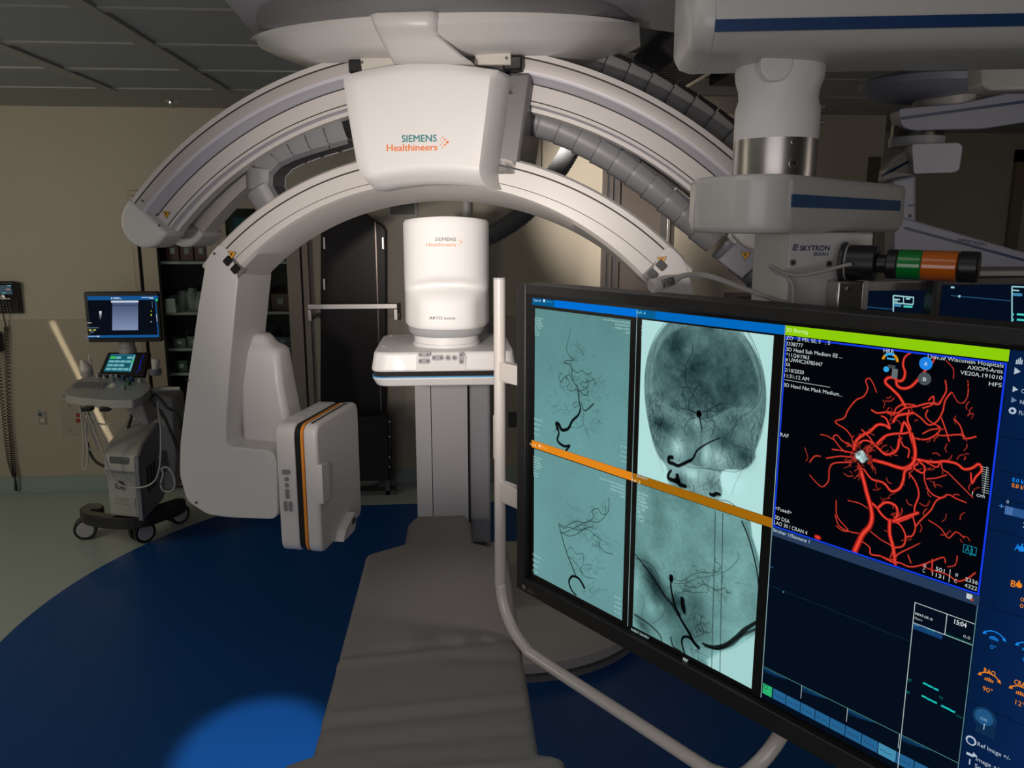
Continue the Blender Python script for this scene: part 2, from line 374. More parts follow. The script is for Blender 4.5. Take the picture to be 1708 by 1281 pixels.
# boxes stacked high on the top right shelf; pale bags on the second shelf
def bag(x, z, w, h, label):
    g = G(); rings = []
    for k in range(7):
        u = k/6; s = (.95, 1.0, .98, .97, .88, .6, .45)[k]
        rings.append([(x+s*w/2*math.cos(a)*(1+.08*math.sin(3*a+k)), YB+.18+s*.07*math.sin(a), z+h*u) for a in [2*math.pi*i/14 for i in range(14)]])
    g.rings(rings); o = g.build('supply_bag', mat('bag_plastic', (.34, .34, .31), .35), None); tag(o, label, 'bag', 'pale bags in the supply cabinet')
xs = [aty(q, 500, YB+.15).x for q in (286, 303, 320, 334)]
for x, h, lb in zip(xs, (.13, .17, .19, .16), ('leftmost of the four', 'second from left of the four', 'third from left of the four', 'rightmost of the four')):
    bag(x, Z[1], .115, h*.85, lb+' knotted pale plastic bags on the second cabinet shelf')
p = aty(288, 500, YB+.07); g = G(); g.box((p.x-.035, p.y-.06, Z[1]+.045), (p.x+.035, p.y-.057, Z[1]+.10)); g.box((p.x-.035, p.y-.06, Z[1]), (p.x+.035, p.y+.0, Z[1]+.05))
tag(g.build('label_card', mat('card_white', (.5, .5, .47), .6), None), 'small white card standing before the pale bags on the second cabinet shelf', 'card')
a = aty(456, 490, YB+.06); g = G(); g.box((-1.45, YB+.12, Z[1]), (-1.33, YB+.3, Z[1]+.16)); g.box((-1.32, YB+.10, Z[1]), (-1.22, YB+.28, Z[1]+.12)); 
tag(g.build('supply_box', mat('bag_plastic', (.34, .34, .31), .35), None, bevel=.004), 'pale paper packets stacked on the second shelf behind the right glass door', 'box')
g = G(); g.box((-1.50, YB+.10, Z[0]+.001), (-1.16, YB+.25, Z[0]+.30)); g.box((-1.47, YB+.098, Z[0]+.05), (-1.20, YB+.10, Z[0]+.09), 1)  # teal block added in place of the blue-green glow at the right door
tag(g.build('glow_block', [mat('teal_glow', (.05, .20, .23), .5), mat('teal_glow_band', (.12, .34, .36), .4)], None, bevel=.004), 'tall teal block added for the blue-green glow on the top shelf behind the right glass door', 'box')

# ---------------------------------------------------------------- things along the back wall
g = G(); Yp = 5.66
pl = [(536, 800), (536, 384), (541, 374), (580, 357), (613, 357), (619, 364), (639, 376), (644, 385), (645, 640), (645, 800)]
poly = [(aty(x, y, Yp).x, aty(x, y, Yp).z) for x, y in pl]; poly[0] = (poly[0][0], .16); poly[-1] = (poly[-1][0], .16)
t = thing('black_wall_panel', 'tall glossy black panel with a chamfered top standing against the back wall', 'panel', (poly[0][0]+.2, Yp, 0))
g.prism(poly, Yp-.03, Yp+.03); g.build('panel_board', mat('gloss_black', (.008, .006, .006), .34, spec=.22, noise=.1, nscale=3), t, bevel=.006)
for (x, y0, y1) in ((540.5, 396, 415), (540.5, 465, 483), (638.5, 396, 415)):
    a = aty(x, y0, Yp-.03); b = aty(x, y1, Yp-.03); g = G(); g.box((a.x-.005, a.y-.008, b.z), (a.x+.005, a.y, a.z)); g.build('hinge', steel, t)
g = G(); x0 = poly[0][0]; x1 = poly[-1][0]; g.box((x0, Yp-.06, .0), (x0+.05, Yp+.06, .16)); g.box((x1-.05, Yp-.06, .0), (x1, Yp+.06, .16)); g.build('foot', dgrey, t)
a = aty(626, 370, Yp-.03); b = aty(626, 760, Yp-.03); g = G(); g.box((a.x-.004, Yp-.042, b.z), (a.x+.004, Yp-.03, a.z)); g.build('highlight_strip', mat('highlight_metal', (.16, .13, .12), .25, metal=1), t)  # raised metal strip stands in for the vertical highlight on the gloss board

Yr = 5.50; a = aty(513, 507, Yr); b = aty(663, 515, Yr)
t = thing('wall_rail', 'horizontal steel rail on brackets in front of the tall black panel', 'rail', (a.x, YB-.02, a.z-.12))
g = G(); g.box((a.x, Yr-.012, b.z), (b.x, Yr+.012, a.z)); g.build('rail_bar', steel, t, bevel=.004)
for x, s in ((a.x+.0, 1), (b.x-.025, -1)):
    g = G(); g.box((x, Yr-.012, a.z-.115), (x+.025, Yr+.012, b.z+.0)); g.box((x+.0, Yr+.012, a.z-.115), (x+.025, YB-.0135, a.z-.085)); g.build('rail_bracket', steel, t, bevel=.003)
a = aty(585, 692, 5.56); b = aty(660, 797, 5.56)
t = thing('black_storage_box', 'low matte black box with a slide rail below the wall rail, beside the table column', 'box', ((a.x+b.x)/2, 5.55, b.z))
g = G(); g.box((a.x, 5.50, b.z), (b.x-.04, 5.62, a.z)); g.build('box_body', bmatte, t, bevel=.004)
for k, xx in enumerate((-.035, -.012)):
    g = G(); g.box((b.x+xx, 5.50, b.z-.005), (b.x+xx+.012, 5.62, a.z-.01)); g.build('slide_rail', mat('slide_metal', (.06, .06, .06), .35, metal=.8), t, bevel=.002)
for q in (703, 728, 762, 778): 
    p = aty(650, q, 5.5); g = G(); g.cyl((p.x, 5.5, p.z), (p.x, 5.493, p.z), .007, n=10); g.build('screw', steel, t)
g = G(); g.box((a.x, 5.50, .03), (a.x+.03, 5.62, b.z)); g.box((b.x-.07, 5.50, .0), (b.x-.04, 5.62, b.z)); g.box((a.x, 5.5, 0), (b.x, 5.62, .03)); g.build('box_foot', dgrey, t)
a = aty(651, 333, YB); b = aty(692, 358, YB)
t = thing('wall_vent', 'small grey rectangular vent high on the back wall left of the white pipe', 'vent', ((a.x+b.x)/2, YB-.01, b.z))
g = G(); g.box((a.x-.015, YB-.012, b.z-.015), (b.x+.015, YB-.001, b.z)); g.box((a.x-.015, YB-.012, a.z), (b.x+.015, YB-.001, a.z+.015)); g.box((a.x-.015, YB-.012, b.z), (a.x, YB-.001, a.z)); g.box((b.x, YB-.012, b.z), (b.x+.015, YB-.001, a.z)); g.build('vent_frame', lgrey, t)
g = G(); n = 9
for k in range(n):
    z = b.z+(a.z-b.z)*(k+.1)/n; g.box((a.x, YB-.009, z), (b.x, YB-.003, z+(a.z-b.z)*.75/n))
g.build('vent_louvres', mat('vent_grey', (.16, .155, .155), .6), t)
a = aty(778, 340, 5.6); g = G(); g.cyl((a.x, 5.62, .02), (a.x, 5.62, ZC-.005), .030, n=20); g.cyl((a.x, 5.62, .0), (a.x, 5.62, .03), .05, n=20)
tag(g.build('standing_pipe', mat('pipe_white', (.6, .6, .6), .35), None), 'pale vertical pipe rising to the ceiling behind the white detector head', 'pipe')
a = aty(897, 240, 5.72); g = G(); g.box((a.x-.025, 5.70, 2.12), (a.x+.025, YB-.002, ZC-.006)); 
tag(g.build('conduit_cover', mat('conduit_brown', (.22, .19, .15), .5), None, bevel=.004), 'brown vertical conduit cover on the back wall left of the ribbed hose', 'conduit')
a = aty(1117, 335, 5.70); b = aty(1117, 470, 5.70)
t = thing('door_closer', 'slim upright metal bar with a black cap on the right edge of the steel door', 'bar', (a.x, 5.72, b.z))
g = G(); g.box((a.x-.012, 5.70, b.z), (a.x+.012, 5.735, a.z-.04)); g.build('closer_bar', steel, t, bevel=.003)
g = G(); g.box((a.x-.022, 5.695, a.z-.05), (a.x+.022, 5.74, a.z+.03)); g.build('closer_cap', black, t, bevel=.004)
# sprinkler on the ceiling border
p = aty(285, 170, 5.45); 
t = thing('sprinkler_head', 'small chrome sprinkler head on the ceiling border near the left wall', 'sprinkler', (p.x, 5.45, ZC-.04))
g = G(); g.lathe([(.045, 0), (.045, -.004), (.02, -.008), (.018, -.02)], (p.x, 5.45, ZC)); g.build('escutcheon', chrome, t)
g = G(); g.cyl((p.x, 5.45, ZC-.02), (p.x, 5.45, ZC-.04), .006, n=8); g.lathe([(.02, 0), (.02, .003)], (p.x, 5.45, ZC-.045), 12); g.build('deflector', steel, t)

# ---------------------------------------------------------------- telephone, outlets (left)
Yw = YB-.012
a = aty(-14, 472, YB-.07); b = aty(31, 522, YB-.07)
t = thing('wall_telephone', 'black wall-mounted phone with small lit screen and coiled cord at the far left', 'telephone', ((a.x+b.x)/2, YB-.03, b.z))
g = G(); Lp = a.x-.05; Rp = b.x
g.prism([(YB-.001, b.z-.01), (YB-.05, b.z), (YB-.055, b.z+.10), (YB-.085, a.z), (YB-.075, a.z+.012), (YB-.001, a.z+.0)], Lp, Rp, 'x'); g.build('phone_body', black, t, bevel=.005)
def pf(u, v, d=.0): # point on the phone face u 0..1 across, v 0..1 up
    z = b.z+(a.z-b.z)*v; y = YB-.05-.035*v-.002-d; return Vector((Lp+(Rp-Lp)*u, y, z))
g = G(); g.add([pf(.15, .62, .003), pf(.9, .62, .003), pf(.9, .93, .003), pf(.15, .93, .003)], [(0, 1, 2, 3)]); s_ = g.build('phone_screen', emi('phone_lcd', (.04, .06, .08)), t, fix=False)
g = G()
for k in range(7):
    u = .2+rnd.random()*.6; v = .66+.04*k; g.add([pf(u, v, .004), pf(u+.12, v, .004), pf(u+.12, v+.025, .004), pf(u, v+.025, .004)], [(0, 1, 2, 3)], k % 2)
g.build('screen_text', [emi('lcd_cyan', (.08, .42, .5)), emi('lcd_red', (.6, .25, .2))], s_, fix=False)
g = G(); 
for i in range(4):
    for j in range(4):
        p = pf(.42+.1*i, .08+.09*j); g.box((p.x-.006, p.y-.005, p.z-.005), (p.x+.006, p.y+.002, p.z+.005))
g.build('keypad', dgrey, t, bevel=.001)
g = G(); p = pf(.55, .52); g.lathe([(.017, 0), (.017, .003), (.006, .004)], (0, 0, 0), 20, M=Matrix.Translation(p) @ Matrix.Rotation(math.pi/2, 4, 'X')); g.box((p.x-.05, p.y-.002, p.z-.012), (p.x+.05, p.y+.004, p.z-.004)); g.build('navigation_ring', steel, t)
def coil(pts, r, cr, turns, n=7):
    path = smoothpath(pts, 10); out = []; N = turns*10
    for i in range(N+1):
        t_ = i/N*(len(path)-1); k = min(int(t_), len(path)-2); p = path[k].lerp(path[k+1], t_-k); a_ = 2*math.pi*i/10
        out.append((p.x+cr*math.cos(a_), p.y+cr*math.sin(a_)*.9, p.z))
    g = G(); g.tube(out, r, n); return g
def wp(x, y, d=.03): return aty(x, y, Yw-d)
g = coil([wp(10, 545), wp(12, 600), wp(15, 690), wp(20, 750), wp(24, 792, .04)], .0028, .0125, 60, 6)
g.tube(smoothpath([wp(5, 521, .05), wp(7, 532, .04), wp(10, 545)]), .004, 8); g.tube([wp(24, 792, .04), wp(26, 805, .04), wp(27, 818, .035)], [.004, .009, .011], 10)
g.build('coiled_cord', mat('cord_dark', (.02, .016, .013), .5), t)
g = coil([wp(-8, 560, .05), wp(-2, 610, .05), wp(6, 690, .05), wp(14, 760, .05), wp(24, 795, .045)], .0028, .0125, 60, 6); g.build('coiled_cord', mat('cord_dark', (), 1), t)
g = G(); q = wp(-3, 570, .03); g.box((q.x-.02, q.y-.03, q.z-.07), (q.x+.022, Yw-.001, q.z+.07))
tag(g.build('handset_cradle', black, None, bevel=.012), 'black rounded handset cradle on the wall at the far left edge', 'cradle')
a = aty(63, 684, Yw); b = aty(79, 708, Yw)
t = thing('wall_outlet', 'small steel outlet plate on the wall left of the ultrasound cart', 'outlet', ((a.x+b.x)/2, Yw, b.z))
g = G(); g.box((a.x, Yw-.006, b.z), (b.x, Yw-.0005, a.z)); g.build('cover_plate', steel, t, bevel=.002)
g = G(); cx = (a.x+b.x)/2; g.cyl((cx-.012, Yw-.006, a.z-.03), (cx-.012, Yw-.009, a.z-.03), .011, n=14); g.build('data_jack', mat('jack_blue', (.01, .05, .09), .4), t)
g = G(); g.box((cx-.016, Yw-.0085, b.z+.018), (cx+.016, Yw-.006, b.z+.048)); g.build('socket_insert', mat('socket_cream', (.5, .45, .38), .5), t, bevel=.002)
a = aty(99, 668, Yw); b = aty(178, 724, Yw)
t = thing('service_plate', 'large steel service plate with red sockets on the wall behind the ultrasound cart', 'wall plate', ((a.x+b.x)/2, Yw, b.z))
g = G(); g.box((a.x, Yw-.005, b.z), (b.x, Yw-.0005, a.z)); g.build('cover_plate', mat('plate_metal', (.44, .40, .34), .38, metal=.6), t, bevel=.001)
for (x, y) in ((132, 692), (132, 701), (146, 692), (146, 701)):
    p = aty(x, y, Yw); g = G(); g.prism(rrect(p.x-.016, p.z-.014, p.x+.016, p.z+.014, .006), Yw-.013, Yw-.005); g.build('red_socket', mat('socket_red', (.28, .02, .015), .45), t)
for (x, y) in ((117, 677), (158, 677), (117, 717), (160, 717)):
    p = aty(x, y, Yw); g = G(); g.cyl((p.x, Yw-.005, p.z), (p.x, Yw-.008, p.z), .005, n=8); g.build('screw', dgrey, t)
# dark socket box low on the wall right of the table column
a = aty(848, 687, Yw); b = aty(862, 712, Yw); g = G(); g.box((a.x, Yw-.01, b.z), (b.x, Yw-.0005, a.z)); tag(g.build('socket_plate', dgrey, None, bevel=.002), 'dark socket plate on the wall between table column and large screen', 'outlet')
# device seen above the large screen
a = aty(1228, 493, 5.5); b = aty(1318, 520, 5.5); g = G(); g.box((a.x, 5.45, .9), (b.x+.3, YB-.02, a.z)); g.box((a.x+.02, 5.445, a.z-.05), (b.x+.28, 5.45, a.z-.02), 1)
tag(g.build('wall_console', [mat('console_grey', (.10, .10, .10), .5), dgrey], None, bevel=.006), 'dark grey wall console just visible above the large screen', 'console')
# far right trim
g = G(); a = aty(1467, 262, YB-.02); g.box((3.02, YB-.03, .0), (3.10, YB-.0005, a.z)); struct(g, 'trim_2', mat('brown_trim', (.10, .08, .06), .5))
g = G(); a = aty(1697, 250, 6.75); g.box((a.x, 6.74, 0), (a.x+.1, 6.7795, a.z)); g.box((a.x, 6.74, a.z-.1), (5.07, 6.7795, a.z)); struct(g, 'trim_3', mat('tan_trim', (.26, .21, .15), .5))
# ================================================================ LATERAL C-ARM (ceiling mounted)
GA = math.radians(14); GO = Vector((-.03, 2.65, 0)); gt = Vector((math.cos(GA), -math.sin(GA), 0)); gn = Vector((math.sin(GA), math.cos(GA), 0))
GM = Matrix(((gt.x, gn.x, 0, GO.x), (gt.y, gn.y, 0, GO.y), (0, 0, 1, 0), (0, 0, 0, 1)))
def gl(x, y, yl=0.0):
    r = ray(x, y); s = ((GO+gn*yl-cC).dot(gn))/r.dot(gn); p = cC+r*s-GO; return (p.dot(gt), p.z)
def lw(x, y, z): return GM @ Vector((x, y, z))
LA = thing('ceiling_c_arm', 'large white double arch of the ceiling-mounted imaging machine spanning the room', 'imaging machine', (GO.x, GO.y, 0))
def sweep(prof, a0, a1, n, mats):
    rings = []
    for k in range(n+1):
        a = math.radians(a0+(a1-a0)*k/n)
        rings.append([(c[0]+c[2]*math.cos(a), c[3], c[1]+c[2+(len(c) > 4)*2]*math.sin(a) if len(c) > 4 else c[1]+c[2]*math.sin(a)) for c in prof])
    g = G(GM); g.rings(rings, mats); return g
def cc(r, y, cx=-.019, cz=.973): return (cx, cz, r, y)
W_, L_, D_, Y_ = 0, 1, 2, 3
prof = [(cc(1.454, .0), W_), (cc(1.4385, .0), D_), (cc(1.4335, .0), Y_), (cc(1.402, .0), L_), (cc(1.392, .004), L_), (cc(1.375, .05), D_), (cc(1.371, .05), W_), (cc(1.325, .05), D_), (cc(1.3215, .05), W_),
        (cc(1.312, .05), L_), (cc(1.306, .072), W_), (cc(1.294, .075), W_), (cc(1.290, .11), W_), (cc(1.335, .13), Y_), (cc(1.335, .22), Y_), (cc(1.29, .24), W_), (cc(1.29, .33), L_), (cc(1.32, .37), W_), (cc(1.44, .38), W_), (cc(1.454, .36), W_)]
warm = mat('arch_beige', (.60, .575, .55), .36, noise=.01)
arcmats = [warm, lav_bounce, groove, mat('arch_recess', (.46, .43, .41), .4)]
g = sweep([p for p, _ in prof], 137.5, 42.5, 96, [m for _, m in prof]); arch = g.build('guide_arch', arcmats, LA, smooth=25)
# rounded ends of the guide arch
def endcap(theta, sgn):
    a = math.radians(theta); er = Vector((math.cos(a), 0, math.sin(a))); et = Vector((-math.sin(a), 0, math.cos(a)))*sgn; c = Vector((-.019, 0, .973)); g = G(GM)
    def shell(r0, r1, y0, y1, L, m=0):
        rm = (r0+r1)/2; hw = (r1-r0)/2; poly = []
        for k in range(17):
            t_ = math.pi*k/16; rr = rm+hw*math.cos(t_); tt = L*math.sin(t_)**.8 if k not in (0, 16) else 0; p = c+er*rr+et*tt; poly.append((p.x, p.z))
        p = c+er*r0-et*.012; q = c+er*r1-et*.012; poly += [(p.x, p.z), (q.x, q.z)]
        g.prism(poly, y0, y1, 'y', m)
    shell(1.285, 1.46, -.006, .12, .105); shell(1.30, 1.45, .12, .25, .07, 1); shell(1.28, 1.44, .22, .385, .10)
    return g.build('arch_end_cap', [white, lgrey], LA, bevel=.012, seg=3)
ec = endcap(137.5, 1); endcap(42.5, -1)
def warnsign(P, U, V, s, parent):
    g = G(); P = Vector(P); U = Vector(U).normalized(); V = Vector(V).normalized(); N = U.cross(V).normalized()
    def tri(k, d, m): g.add([P+U*(-s*k)+V*(-s*.58*k)+N*d, P+U*(s*k)+V*(-s*.58*k)+N*d, P+V*(s*1.15*k)+N*d], [(0, 1, 2)], m)
    tri(1.0, .001, 1); tri(.84, .0014, 0)
    # hand-in-pinch mark: thick slanted stroke and dot
    def q(a, b, c_, d_, m=1): g.add([P+U*(s*x)+V*(s*y)+N*.0018 for x, y in (a, b, c_, d_)], [(0, 1, 2, 3)], m)
    q((-.38, -.3), (.1, -.3), (.25, -.12), (-.2, -.1)); q((-.05, -.1), (.2, -.1), (.08, .35), (-.02, .35)); q((.1, .1), (.4, -.35), (.5, -.3), (.15, .2))
    o = g.build('warning_sign', [yellow, black], parent, smooth=0, fix=False); o['label'] = 'yellow and black triangular warning sticker'; return o
def onarc(th, r, y, c=(-.019, .973)):
    a = math.radians(th); return GM @ Vector((c[0]+r*math.cos(a), y, c[1]+r*math.sin(a)))
GX = gt; GZ = Vector((0, 0, 1))
def dirs(rot): a = math.radians(rot); return gt*math.cos(a)+GZ*math.sin(a), -gt*math.sin(a)+GZ*math.cos(a)
p = gl(278, 357, .048); U, V = dirs(170); warnsign(lw(p[0], .047, p[1]), U, V, .014, arch)
g = G(GM)
for (x, y) in ((238, 335), (262, 358), (266, 376)):
    q = gl(x, y, -.006); g.cyl((q[0], -.0065, q[1]), (q[0], -.009, q[1]), .004, n=10)
g.build('screw', dgrey, ec)

# lower arch = the C itself
def ce(cx, cz, rx, y, rz): return (cx, cz, rx, y, rz)
ip = [((-.017, 1.0, 1.112, .012), 0), ((-.017, 1.0, 1.105, .0), 0), ((-.012, .992, 1.093, .0), 1), ((-.012, .992, 1.088, .0), 0), ((-.020, .985, 1.046, .0), 1), ((-.020, .985, 1.044, .0), 0), ((-.030, 1.05, .962, .0), 0), ((-.032, 1.06, .943, .015), 0),
      ((-.035, 1.175, .90, .22, .785), 0), ((-.035, 1.175, .915, .25, .80), 0), ((-.017, 1.0, 1.06, .26), 2), ((-.017, 1.0, 1.10, .25), 2), ((-.017, 1.0, 1.112, .05), 2)]
g = G(GM); rings = []
for k in range(91):
    a = math.radians(138-(138-42)*k/90); r_ = []
    for c, _ in ip:
        rz = c[4] if len(c) > 4 else c[2]; r_.append((c[0]+c[2]*math.cos(a), c[3], c[1]+rz*math.sin(a)))
    rings.append(r_)
g.rings(rings, [m for _, m in ip]); carm = g.build('c_arm', [warm, groove, dgrey], LA, smooth=28)
# connector wells and stickers at both ends of the C
for th, mir in ((133.2, 1), (46.5, -1)):
    a = math.radians(th); er = Vector((math.cos(a), 0, math.sin(a))); et = Vector((-math.sin(a), 0, math.cos(a)))*mir; c = Vector((-.017, 0, .99)); g = G(GM)
    for r0 in (1.055, 1.018):
        q = c+er*r0+et*.0; poly = [(q+er*s1*.013+et*s2*.016) for s1, s2 in ((1, 1), (1, -1), (-1, -1), (-1, 1))]
        g.prism(rpoly([(v.x, v.z) for v in poly], .006, 3), -.006, .002)
    q = c+er*1.037+et*.0; poly = [(q+er*s1*.045+et*s2*.021) for s1, s2 in ((1, 1), (1, -1), (-1, -1), (-1, 1))]; g.prism([(v.x, v.z) for v in poly], -.002, .001, 'y', 1)
    g.build('connector_well', [black, mat('well_grey', (.17, .165, .165), .4)], carm)
p = gl(388, 424, 0); U, V = dirs(172); warnsign(lw(p[0], -.0038, p[1]), U, V, .0155, carm)
p = gl(1104, 433, 0); U, V = dirs(185); warnsign(lw(p[0], -.0038, p[1]), U, V, .0155, carm)

# detector-side leg of the C
def legpoly(pts, yl=0): return [gl(x, y, yl) for x, y in pts]
LP = [(350, 424), (343, 440), (330, 520), (313, 640), (301, 740), (300, 792), (312, 835), (346, 858), (380, 863), (456, 866), (464, 858), (462, 770), (455, 752), (378, 744), (378, 700), (385, 600), (394, 500), (398, 462), (393, 442), (382, 420), (368, 404)]
lp = legpoly(LP)
for mir in (0, 1):
    q = [((-.034-x if False else 2*-.017-x), z) for x, z in lp] if mir else lp
    sg = -1 if mir else 1
    def X(x): return (2*-.017-x) if mir else x
    g = G(GM); g.prism(rpoly(q, .02, 3), -.003, .25); leg = g.build('support_leg', white, LA, bevel=.018, seg=3)
    # raised housing on the inner side of the leg
    a = gl(418, 590, .10); b = gl(426, 742, .10); rr = []
    for (z, x, ya, yb) in ((gl(440, 556, .25)[1]+.01, -.712, .15, .245), (gl(440, 556, .25)[1]-.025, -.690, .135, .25), (gl(458, 582, .2)[1]+.005, -.645, .12, .255), (gl(458, 582, .2)[1]-.12, -.632, .105, .26), (gl(470, 690, .2)[1], -.612, .10, .26), (gl(470, 742, .2)[1]-.02, -.60, .10, .26)):
        rr.append([(X(-.79), ya, z), (X(x), ya+.012, z), (X(x+.006), (ya+yb)/2, z), (X(x), yb-.012, z), (X(-.79), yb, z)])
    g = G(GM); g.rings(rr); g.build('leg_housing', white, leg, bevel=.02, seg=4, smooth=60)
    # foot pod with stepped rim facing the detector
    zt = gl(462, 752, 0)[1]; zb = gl(462, 864, 0)[1]; xa = gl(448, 800, 0)[0]
    g = G(GM)
    def pod(x0, x1, grow, m):
        pr = rpoly([(.0-grow+.02, zb-grow+.0), (.27+grow, zb-grow), (.27+grow, zt+grow*.5), (.0-grow+.02, zt+grow*.5)], .06, 6); 
        xs = sorted((X(x0), X(x1))); g.prism(pr, xs[0], xs[1], 'x', m)
    pod(xa-.02, xa+.012, 0, 0); pod(xa+.012, xa+.022, -.012, 1); pod(xa+.022, xa+.045, -.008, 0); pod(xa+.045, xa+.055, -.025, 1)
    g.build('leg_foot_rim', [lgrey, grey], leg, bevel=.004)
    if not mir:
        g = G(GM)
        for (x, y) in ((314, 634), (328, 838), (358, 423)):
            s_ = gl(x, y, -.003); g.cyl((s_[0], -.004, s_[1]), (s_[0], -.007, s_[1]), .0045, n=10)
        s_ = gl(434, 470, .13); g.build('screw', dgrey, leg)
# flat detector on the left leg (faces the table)
dz0, dz1 = gl(470, 921, -.10)[1], gl(470, 708, -.10)[1]
x0 = gl(463, 800, -.10)[0]; x1 = gl(494, 800, -.10)[0]; x2 = gl(504, 800, -.10)[0]; x3 = gl(508, 800, -.1)[0]; x4 = gl(531, 800, -.10)[0]
ya, yb = -.10, .30
t = LA
g = G(GM); R_ = lambda i: rrect(ya+i, dz0+i, yb-i, dz1-i, .045, 6)
g.prism(R_(.0), x0, x1, 'x'); det = g.build('side_detector', white, LA, bevel=.008, seg=3); det['label'] = 'flat square white detector with a black band and orange line'
g = G(GM); g.prism(R_(.004), x1, x2, 'x'); g.build('black_band', black, det)
g = G(GM); g.prism(R_(.001), x2, x3, 'x'); g.build('orange_line', orange, det)
g = G(GM); g.prism(R_(-.001), x3, x4, 'x')
fp = g.build('detector_cover', white, det, bevel=.012, seg=3)
# thumb rest / raised grip on the cover and the latch at its lower edge
g = G(GM); z1_ = gl(530, 775, -.10)[1]; z0_ = gl(530, 842, -.1)[1]
g.prism(rpoly([(ya+.0, z0_), (ya+.06, z0_+.006), (ya+.065, z1_-.01), (ya+.0, z1_)], .008, 3), x4-.02, x4+.014, 'x'); g.build('grip', white, fp, bevel=.006)
g = G(GM); a_ = gl(558, 905, .12); 
g.prism(rpoly([(.02, dz0-.002), (.14, dz0+.0), (.17, dz0+.045), (.15, dz0+.07), (.05, dz0+.035)], .008, 3), x4-.01, x4+.03, 'x'); g.prism(rrect(.115, dz0+.03, .15, dz0+.05, .004), x4+.028, x4+.032, 'x', 1); g.build('latch', [white, black], fp, bevel=.004)
g = G(GM); g.box((x4-.03, ya+.03, dz1-.001), (x4-.022, yb-.05, dz1+.002)); g.build('vent_slot', black, fp)
g = G(GM)
for k in range(12): g.box((x0+.02, ya+.10+.02*k, dz1-.001), (x1-.005, ya+.108+.02*k, dz1+.0015))
g.build('vent_slot', lgrey, det)
xm = (x0+x1)/2
def pill(g, cx, cz, w, h, m=0, y=ya, d=.004): g.prism(rrect(cx-w/2, cz-h/2, cx+w/2, cz+h/2, min(w, h)*.5, 5), y-d, y+.002, 'y', m)
for (y, w, h, dx) in ((787, .030, .017, 0), (799, .015, .015, 0), (809, .015, .015, 0), (823.5, .014, .036, 0), (844, .013, .036, -.009), (844, .013, .036, .009)):
    s_ = gl(477, y, ya); g = G(GM); pill(g, xm+dx, s_[1], w, h); g.build('button', grey, det)
# bearing behind the detector
g = G(GM); g.prism(rrect(.03, dz0+.08, .23, dz1-.08, .03), xa+.05, x0+.002, 'x'); g.build('detector_mount', lgrey, LA, bevel=.004)
# tube on the opposite leg (mostly behind the large screen)
g = G(GM); X0 = .034*-1-(xa+.05); g.box((.50, .0, dz0+.03), (-.034-xa-.03, .28, dz1-.02)); g.prism(rrect(.03, 1.02, .25, 1.2, .03), .42, .50, 'x'); g.build('x_ray_tube', white, LA, bevel=.03, seg=3)

# carriage block with lettering
bp_ = [(572, 128), (600, 119), (660, 109), (710, 106), (770, 109), (831, 117), (824, 170), (815, 235), (808, 288), (821, 318), (760, 309), (700, 308), (650, 313), (627, 319), (606, 300), (594, 275), (583, 205)]
yf = -.13
fp_ = [gl(x, y, yf) for x, y in bp_]
topmid = gl(710, 106, yf)[1]; botz = gl(700, 310, yf)[1]
g = G(GM); bk = []
cx_ = sum(p[0] for p in fp_)/len(fp_)
# three cross-sections: front face, shoulder, back
def scale(P, k, dz=0): return [(cx_+(x-cx_)*k, z+dz) for x, z in P]
fr_ = fp_
def cat(P, n):
    return [(p.x, p.y) for p in smoothpath([(a, b, 0) for a, b in P], n)]
def resamp(P, n):
    L = [0]
    for i in range(1, len(P)): L.append(L[-1]+math.hypot(P[i][0]-P[i-1][0], P[i][1]-P[i-1][1]))
    out = []
    for k in range(n+1):
        s_ = L[-1]*k/n; i = 0
        while i < len(L)-2 and L[i+1] < s_: i += 1
        t_ = (s_-L[i])/(L[i+1]-L[i]+1e-9); out.append((P[i][0]+(P[i+1][0]-P[i][0])*t_, P[i][1]+(P[i+1][1]-P[i][1])*t_))
    return out
NU, NV = 22, 26
Tc = resamp(cat([(572, 128), (600, 119), (655, 109), (710, 106), (770, 109), (831, 117)], 8), NU); Bc = resamp(cat([(627, 318), (665, 311), (715, 307), (770, 309), (821, 316)], 8), NU)
Lc = resamp([(572, 128), (577, 165), (585, 215), (595, 272), (601, 288), (612, 303), (627, 318)], NV); Rc = resamp([(831, 117), (827, 145), (819, 205), (811, 262), (808, 285), (811, 300), (821, 316)], NV)
grid = []
for b in range(NV+1):
    v = b/NV; row = []
    for a_ in range(NU+1):
        u = a_/NU
        x = (1-v)*Tc[a_][0]+v*Bc[a_][0]+(1-u)*Lc[b][0]+u*Rc[b][0]-((1-u)*(1-v)*Tc[0][0]+u*(1-v)*Tc[-1][0]+(1-u)*v*Bc[0][0]+u*v*Bc[-1][0])
        y = (1-v)*Tc[a_][1]+v*Bc[a_][1]+(1-u)*Lc[b][1]+u*Rc[b][1]-((1-u)*(1-v)*Tc[0][1]+u*(1-v)*Tc[-1][1]+(1-u)*v*Bc[0][1]+u*v*Bc[-1][1])
        e = min(v*1.1, (1-u)*1.25, u*1.25, 1); rd = .022*(1-min(1, e/.07))**2; t_ = max(0, (v-.855)/.145); dp = .062*(t_**1.25)+rd
        q = gl(x, y, yf+dp); row.append((q[0], yf+dp, q[1]))
    grid.append(row)
vs_ = [p for r in grid for p in r]; W1 = NU+1; fs_ = [(b*W1+a_, b*W1+a_+1, (b+1)*W1+a_+1, (b+1)*W1+a_) for b in range(NV) for a_ in range(NU)]
loop = [(0, a_) for a_ in range(NU)]+[(b, NU) for b in range(NV)]+[(NV, a_) for a_ in range(NU, 0, -1)]+[(b, 0) for b in range(NV, 0, -1)]
prev = [b*W1+a_ for b, a_ in loop]
